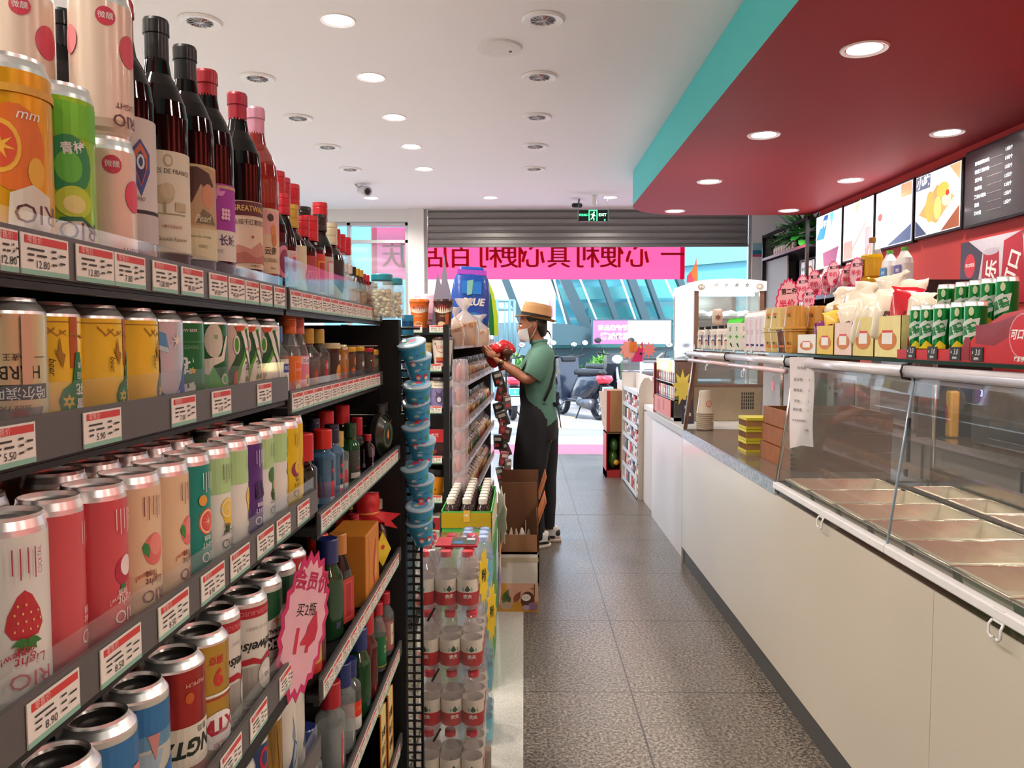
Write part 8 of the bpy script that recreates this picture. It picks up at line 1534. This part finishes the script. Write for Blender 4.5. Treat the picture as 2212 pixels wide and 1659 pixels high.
# straw hat
st_ = M('#cf9f6c', .75, var=.12, scale=160); b = B()
b.lathe([(.098, .0), (.100, .03), (.095, .075), (.086, .098), (.06, .102), (.03, .092), (0, .09)], st_, 32, sx=1.05, sy=.86)
vs = []
for r, dz in ((.098, 0), (.118, -.004), (.138, -.002)):
    for k in range(32):
        a = 2*pi*k/32; vs.append((r*1.05*math.cos(a), r*.9*math.sin(a), dz+(.012*abs(math.sin(a))**2 if r > .1 else 0)-(.012*max(0, -math.cos(a)) if r > .12 else 0)+(.01*max(0, math.cos(a)) if r > .13 else 0)))
b.add(vs, [(j*32+k, j*32+(k+1) % 32, (j+1)*32+(k+1) % 32, (j+1)*32+k) for j in (0, 1) for k in range(32)], st_, True)
vs2 = [(x, y, z-.003) for x, y, z in vs]; b.add(vs2, [(j*32+(k+1) % 32, j*32+k, (j+1)*32+k, (j+1)*32+(k+1) % 32) for j in (0, 1) for k in range(32)], st_, True)
ht = obj('straw_hat', b, person); hl = Q(1157, 687); ht.location = hl; ht.rotation_euler = (0, math.radians(11), 0)
obj('hat_band', B().lathe([(.1, .004), (.1015, .005), (.1015, .026), (.0995, .027)], K, 32, sx=1.05, sy=.86), ht)
# ---- clothes
gr_ = M('#5a8474', .8, var=.06, scale=14); ap = M('#15141a', .8, var=.1, scale=10); jn = M('#17171a', .85, var=.1, scale=12)
def ring(x, y, rx, ry, p=2.3, dy=0): q = Q(x, y); return (q.x, q.y+dy, q.z, rx, ry, p)
def cloth(rings, mat, seg=32, seed=0, amt=.007, cap=False): return B().loft(rings, mat, seg, cap).crumple(amt, seed, 16)
b = cloth([ring(1170, 914, .096, .165), ring(1171, 898, .102, .17), ring(1168, 875, .104, .165), ring(1166, 850, .108, .165), ring(1164, 820, .115, .175), ring(1165, 795, .115, .185), ring(1167, 775, .105, .19), ring(1169, 762, .085, .165), ring(1168, 752, .066, .11), ring(1166, 745, .056, .068), ring(1165, 738, .056, .06)], gr_, 32, 1)
for s_ in (-1, 1):
    S_, M_, L_ = arm[s_][:3]; e = M_+(L_-M_)*.42
    b.tube([S_+Vector((.02, -s_*.05, .02)), S_+Vector((.0, s_*.01, .004)), S_+(M_-S_)*.5, M_, e], [.07, .078, .074, .068, .066], gr_, 18, False)
    b.tube([e-(L_-M_).normalized()*.006, e+(L_-M_).normalized()*.004], [.068, .0675], gr_, 18, False)
b.tube([Q(1160, 738)+Vector((.05*math.cos(a)+.012, .052*math.sin(a), .006*math.cos(a))) for a in [2*pi*k/16 for k in range(17)]], .014, gr_, 8)
b.art([('t', 'OIƎA', 0, 0, 48, dict(bold=.03), M('#b8c8c0', .7)), ('t', '店', 0, 56, 40, dict(bold=.03), M('#b8c8c0', .7))], flat(Q(1199, 803)+Vector((.012, -.05, 0)), (.5, 1, 0), (0, 0, 1)))
obj('polo_shirt', b, person)
legs = B()
for s_, pts in ((-1, [(1163, 905, .09, .082), (1164, 930, .092, .088), (1160, 980, .08, .08), (1156, 1040, .062, .064), (1157, 1090, .056, .056), (1160, 1135, .046, .046), (1162, 1158, .045, .045)]), (1, [(1178, 905, .085, .082), (1180, 930, .09, .088), (1182, 980, .078, .08), (1184, 1040, .06, .064), (1185, 1090, .053, .056), (1185, 1130, .045, .046), (1185, 1146, .045, .045)])):
    i0 = len(legs.v); legs.loft([(Q(x, y).x, s_*.083, Q(x, y).z, rx, ry, 2.1) for x, y, rx, ry in pts], jn, 24, False); legs.crumple(.009, 4+s_, 20, i0)
legs.loft([ring(1170, 896, .1, .155), ring(1171, 925, .108, .168), ring(1170, 945, .10, .165)], jn, 28, False)
obj('trousers', legs, person)
# apron: bib and skirt wrapping the front and the near side, straps over the back
a_ = B(); rows_ = [(1132, 826, .075, .10, .8), (1135, 850, .09, .13, 1.2), (1142, 875, .105, .165, 1.75), (1146, 900, .118, .18, 1.95), (1150, 940, .128, .188, 1.95), (1150, 985, .128, .188, 1.9), (1150, 1022, .126, .186, 1.85)]
cen = [1160, 1162, 1165, 1166, 1163, 1158, 1156]; m_ = 22; vs = []
for i, (x, y, rx, ry, sp) in enumerate(rows_):
    q = Q(cen[i], y); fr_x = {0: .118, 1: .125}.get(i, .128+.012*(i-2) if i < 5 else .155)
    for k in range(m_):
        a = -sp+2*sp*k/(m_-1); rxx = fr_x if abs(a) < 1.6 else fr_x*.92; vs.append((q.x-rxx*math.cos(a), -ry*math.sin(a)*1.0, q.z+(.02*math.cos(a) if i == 0 else 0)))
a_.add(vs, [(i*m_+k, (i+1)*m_+k, (i+1)*m_+k+1, i*m_+k+1) for i in range(len(rows_)-1) for k in range(m_-1)], ap, True); a_.crumple(.009, 7, 14)
a_.add([(v[0]*.985, v[1]*.985, v[2]) for v in a_.v], [(i*m_+k, i*m_+k+1, (i+1)*m_+k+1, (i+1)*m_+k) for i in range(len(rows_)-1) for k in range(m_-1)], ap, True)
apo = obj('apron', a_, person)
st = B()
def strap(pts, r=.016): st.tube(pts, r, ap, 8, True, .3)
strap([Q(1172, 752)+Vector((0, -.075, .012)), Q(1184, 757)+Vector((0, -.09, .016)), Q(1196, 773)+Vector((0, -.10, 0)), Q(1198, 800)+Vector((-.004, -.115, 0)), Q(1188, 835)+Vector((0, -.15, 0)), Q(1174, 862)+Vector((0, -.172, 0))])
strap([Q(1196, 772)+Vector((.01, -.10, 0)), Q(1202, 771)+Vector((.01, 0, 0)), Q(1196, 772)+Vector((.01, .10, 0))], .017)
strap([Q(1172, 752)+Vector((0, -.075, .012)), Q(1150, 770)+Vector((-.02, -.09, .01)), Q(1130, 815)+Vector((-.03, -.09, 0))])
strap([Q(1172, 752)+Vector((0, .075, .012)), Q(1150, 770)+Vector((-.02, .09, .01)), Q(1130, 815)+Vector((-.03, .09, 0))])
strap([Q(1172, 868)+Vector((0, -.17, 0)), Q(1192, 872)+Vector((.01, -.10, 0)), Q(1201, 873)+Vector((.012, 0, 0))], .008)
st.tube([Q(1194, 872)+Vector((.01, -.1, 0)), Q(1198, 880)+Vector((.02, -.11, 0)), Q(1200, 895)+Vector((.02, -.11, 0)), Q(1204, 920)+Vector((.02, -.11, 0))], .004, ap, 6)
for a in (0, 1, 2): st.ball(Q(1193+a*3, 869+(a % 2)*4)+Vector((.01, -.11, 0)), (.014, .01, .01), ap, 8, 6)
obj('apron_strap', st, apo)
# shoes
for s_, x, y in ((-1, 1161, 1186), (1, 1184, 1170)):
    b = B(); x0 = Q(x, y).x; b.m = Matrix.Translation((x0, s_*.092, 0)) @ Matrix.Rotation(s_*.0-.25*s_ if s_ > 0 else .45, 4, 'Z')
    b.loft([(-.03, 0, .0, .125, .044, 2.6), (-.03, 0, .022, .128, .047, 2.6)], M('#d8c4b4', .6), 24).loft([(-.03, 0, .022, .122, .043, 2.4), (-.015, 0, .05, .10, .04, 2.2), (.02, 0, .08, .062, .036), (.03, 0, .105, .046, .035)], M('#d6d2cc', .6), 24).box(-.02, .06, -.046, -.040, .03, .045, K).ball((.07, 0, .06), (.02, .03, .03), M('#2c2c30', .6), 10, 6)
    for q in range(3): b.tube([(-.05+.022*q, -.025, .066+.008*q), (-.05+.022*q, .025, .066+.008*q)], .004, wh, 6)
    obj('shoe', b, person)
wv = arm[-1]; d = (wv[4]-wv[3]).normalized(); c_ = wv[4]-d*.022
obj('wristwatch', B().tube([c_-d*.008, c_+d*.008], [.0315, .0305], M('#2a1c18', .4), 16, False).tube([c_+Vector((0, -.026, .01)), c_+Vector((0, -.036, .014))], .013, M('#b8a070', .3, .7), 12), person)
# red parcel of packets in the hands
rp = M('#d3121c', .25, coat=.5, var=.08, scale=30)
b = B().ball((0, 0, 0), (.075, .09, .05), rp, 24, 14).ball((.045, -.0, -.015), (.05, .08, .045), rp, 20, 12).ball((-.055, .02, -.075), (.045, .05, .06), rp, 18, 12).ball((.0, -.01, -.1), (.03, .03, .05), rp, 14, 10); b.crumple(.016, 3, 22)
b.ball((.04, -.085, -.03), (.035, .02, .03), M('#5a3420', .5), 12, 8)
o = tag(obj('red_parcel', b), 'crumpled red plastic parcel of packets held by the person at the bread shelf', 'parcel'); q = onY(1084, 752, PY); o.location = (q.x, PY-.0, q.z)
# ================================================================= CAMERA, WORLD
cam = bpy.data.cameras.new('camera'); co = bpy.data.objects.new('camera', cam); COL.objects.link(co)
cam.sensor_width = 36; cam.lens = 36*F/2212.; cam.clip_start = .05; cam.clip_end = 200
co.location = (0, 0, EYE); co.rotation_euler = (pi/2-PIT, 0, YAW)
cam.dof.use_dof = False
S.camera = co
w = bpy.data.worlds.new('daylight'); S.world = w; w.use_nodes = True
bg = w.node_tree.nodes['Background']
N, L = w.node_tree.nodes.new, w.node_tree.links.new
tc = N('ShaderNodeTexCoord'); sp = N('ShaderNodeSeparateXYZ'); cr = N('ShaderNodeValToRGB')
cr.color_ramp.elements[0].position = .0; cr.color_ramp.elements[0].color = (.85, .93, 1, 1)
cr.color_ramp.elements[1].position = .6; cr.color_ramp.elements[1].color = (.55, .75, 1, 1)
L(tc.outputs['Generated'], sp.inputs[0]); L(sp.outputs['Z'], cr.inputs[0]); L(cr.outputs[0], bg.inputs[0])
bg.inputs[1].default_value = 2.4
sun = bpy.data.lights.new('sun', 'SUN'); sun.energy = 3.4; sun.angle = .2; sun.color = (1, .97, .92)
so = bpy.data.objects.new('sun', sun); COL.objects.link(so); so.rotation_euler = (math.radians(42), math.radians(18), 0)
S.view_settings.view_transform = 'Standard'; S.view_settings.look = 'None'; S.view_settings.exposure = .82; S.view_settings.gamma = 1
S.cycles.use_denoising = True
S.cycles.max_bounces = 8; S.cycles.diffuse_bounces = 4; S.cycles.glossy_bounces = 4; S.cycles.transmission_bounces = 6
S.cycles.transparent_max_bounces = 24; S.cycles.sample_clamp_indirect = 6; S.cycles.caustics_reflective = False; S.cycles.caustics_refractive = False
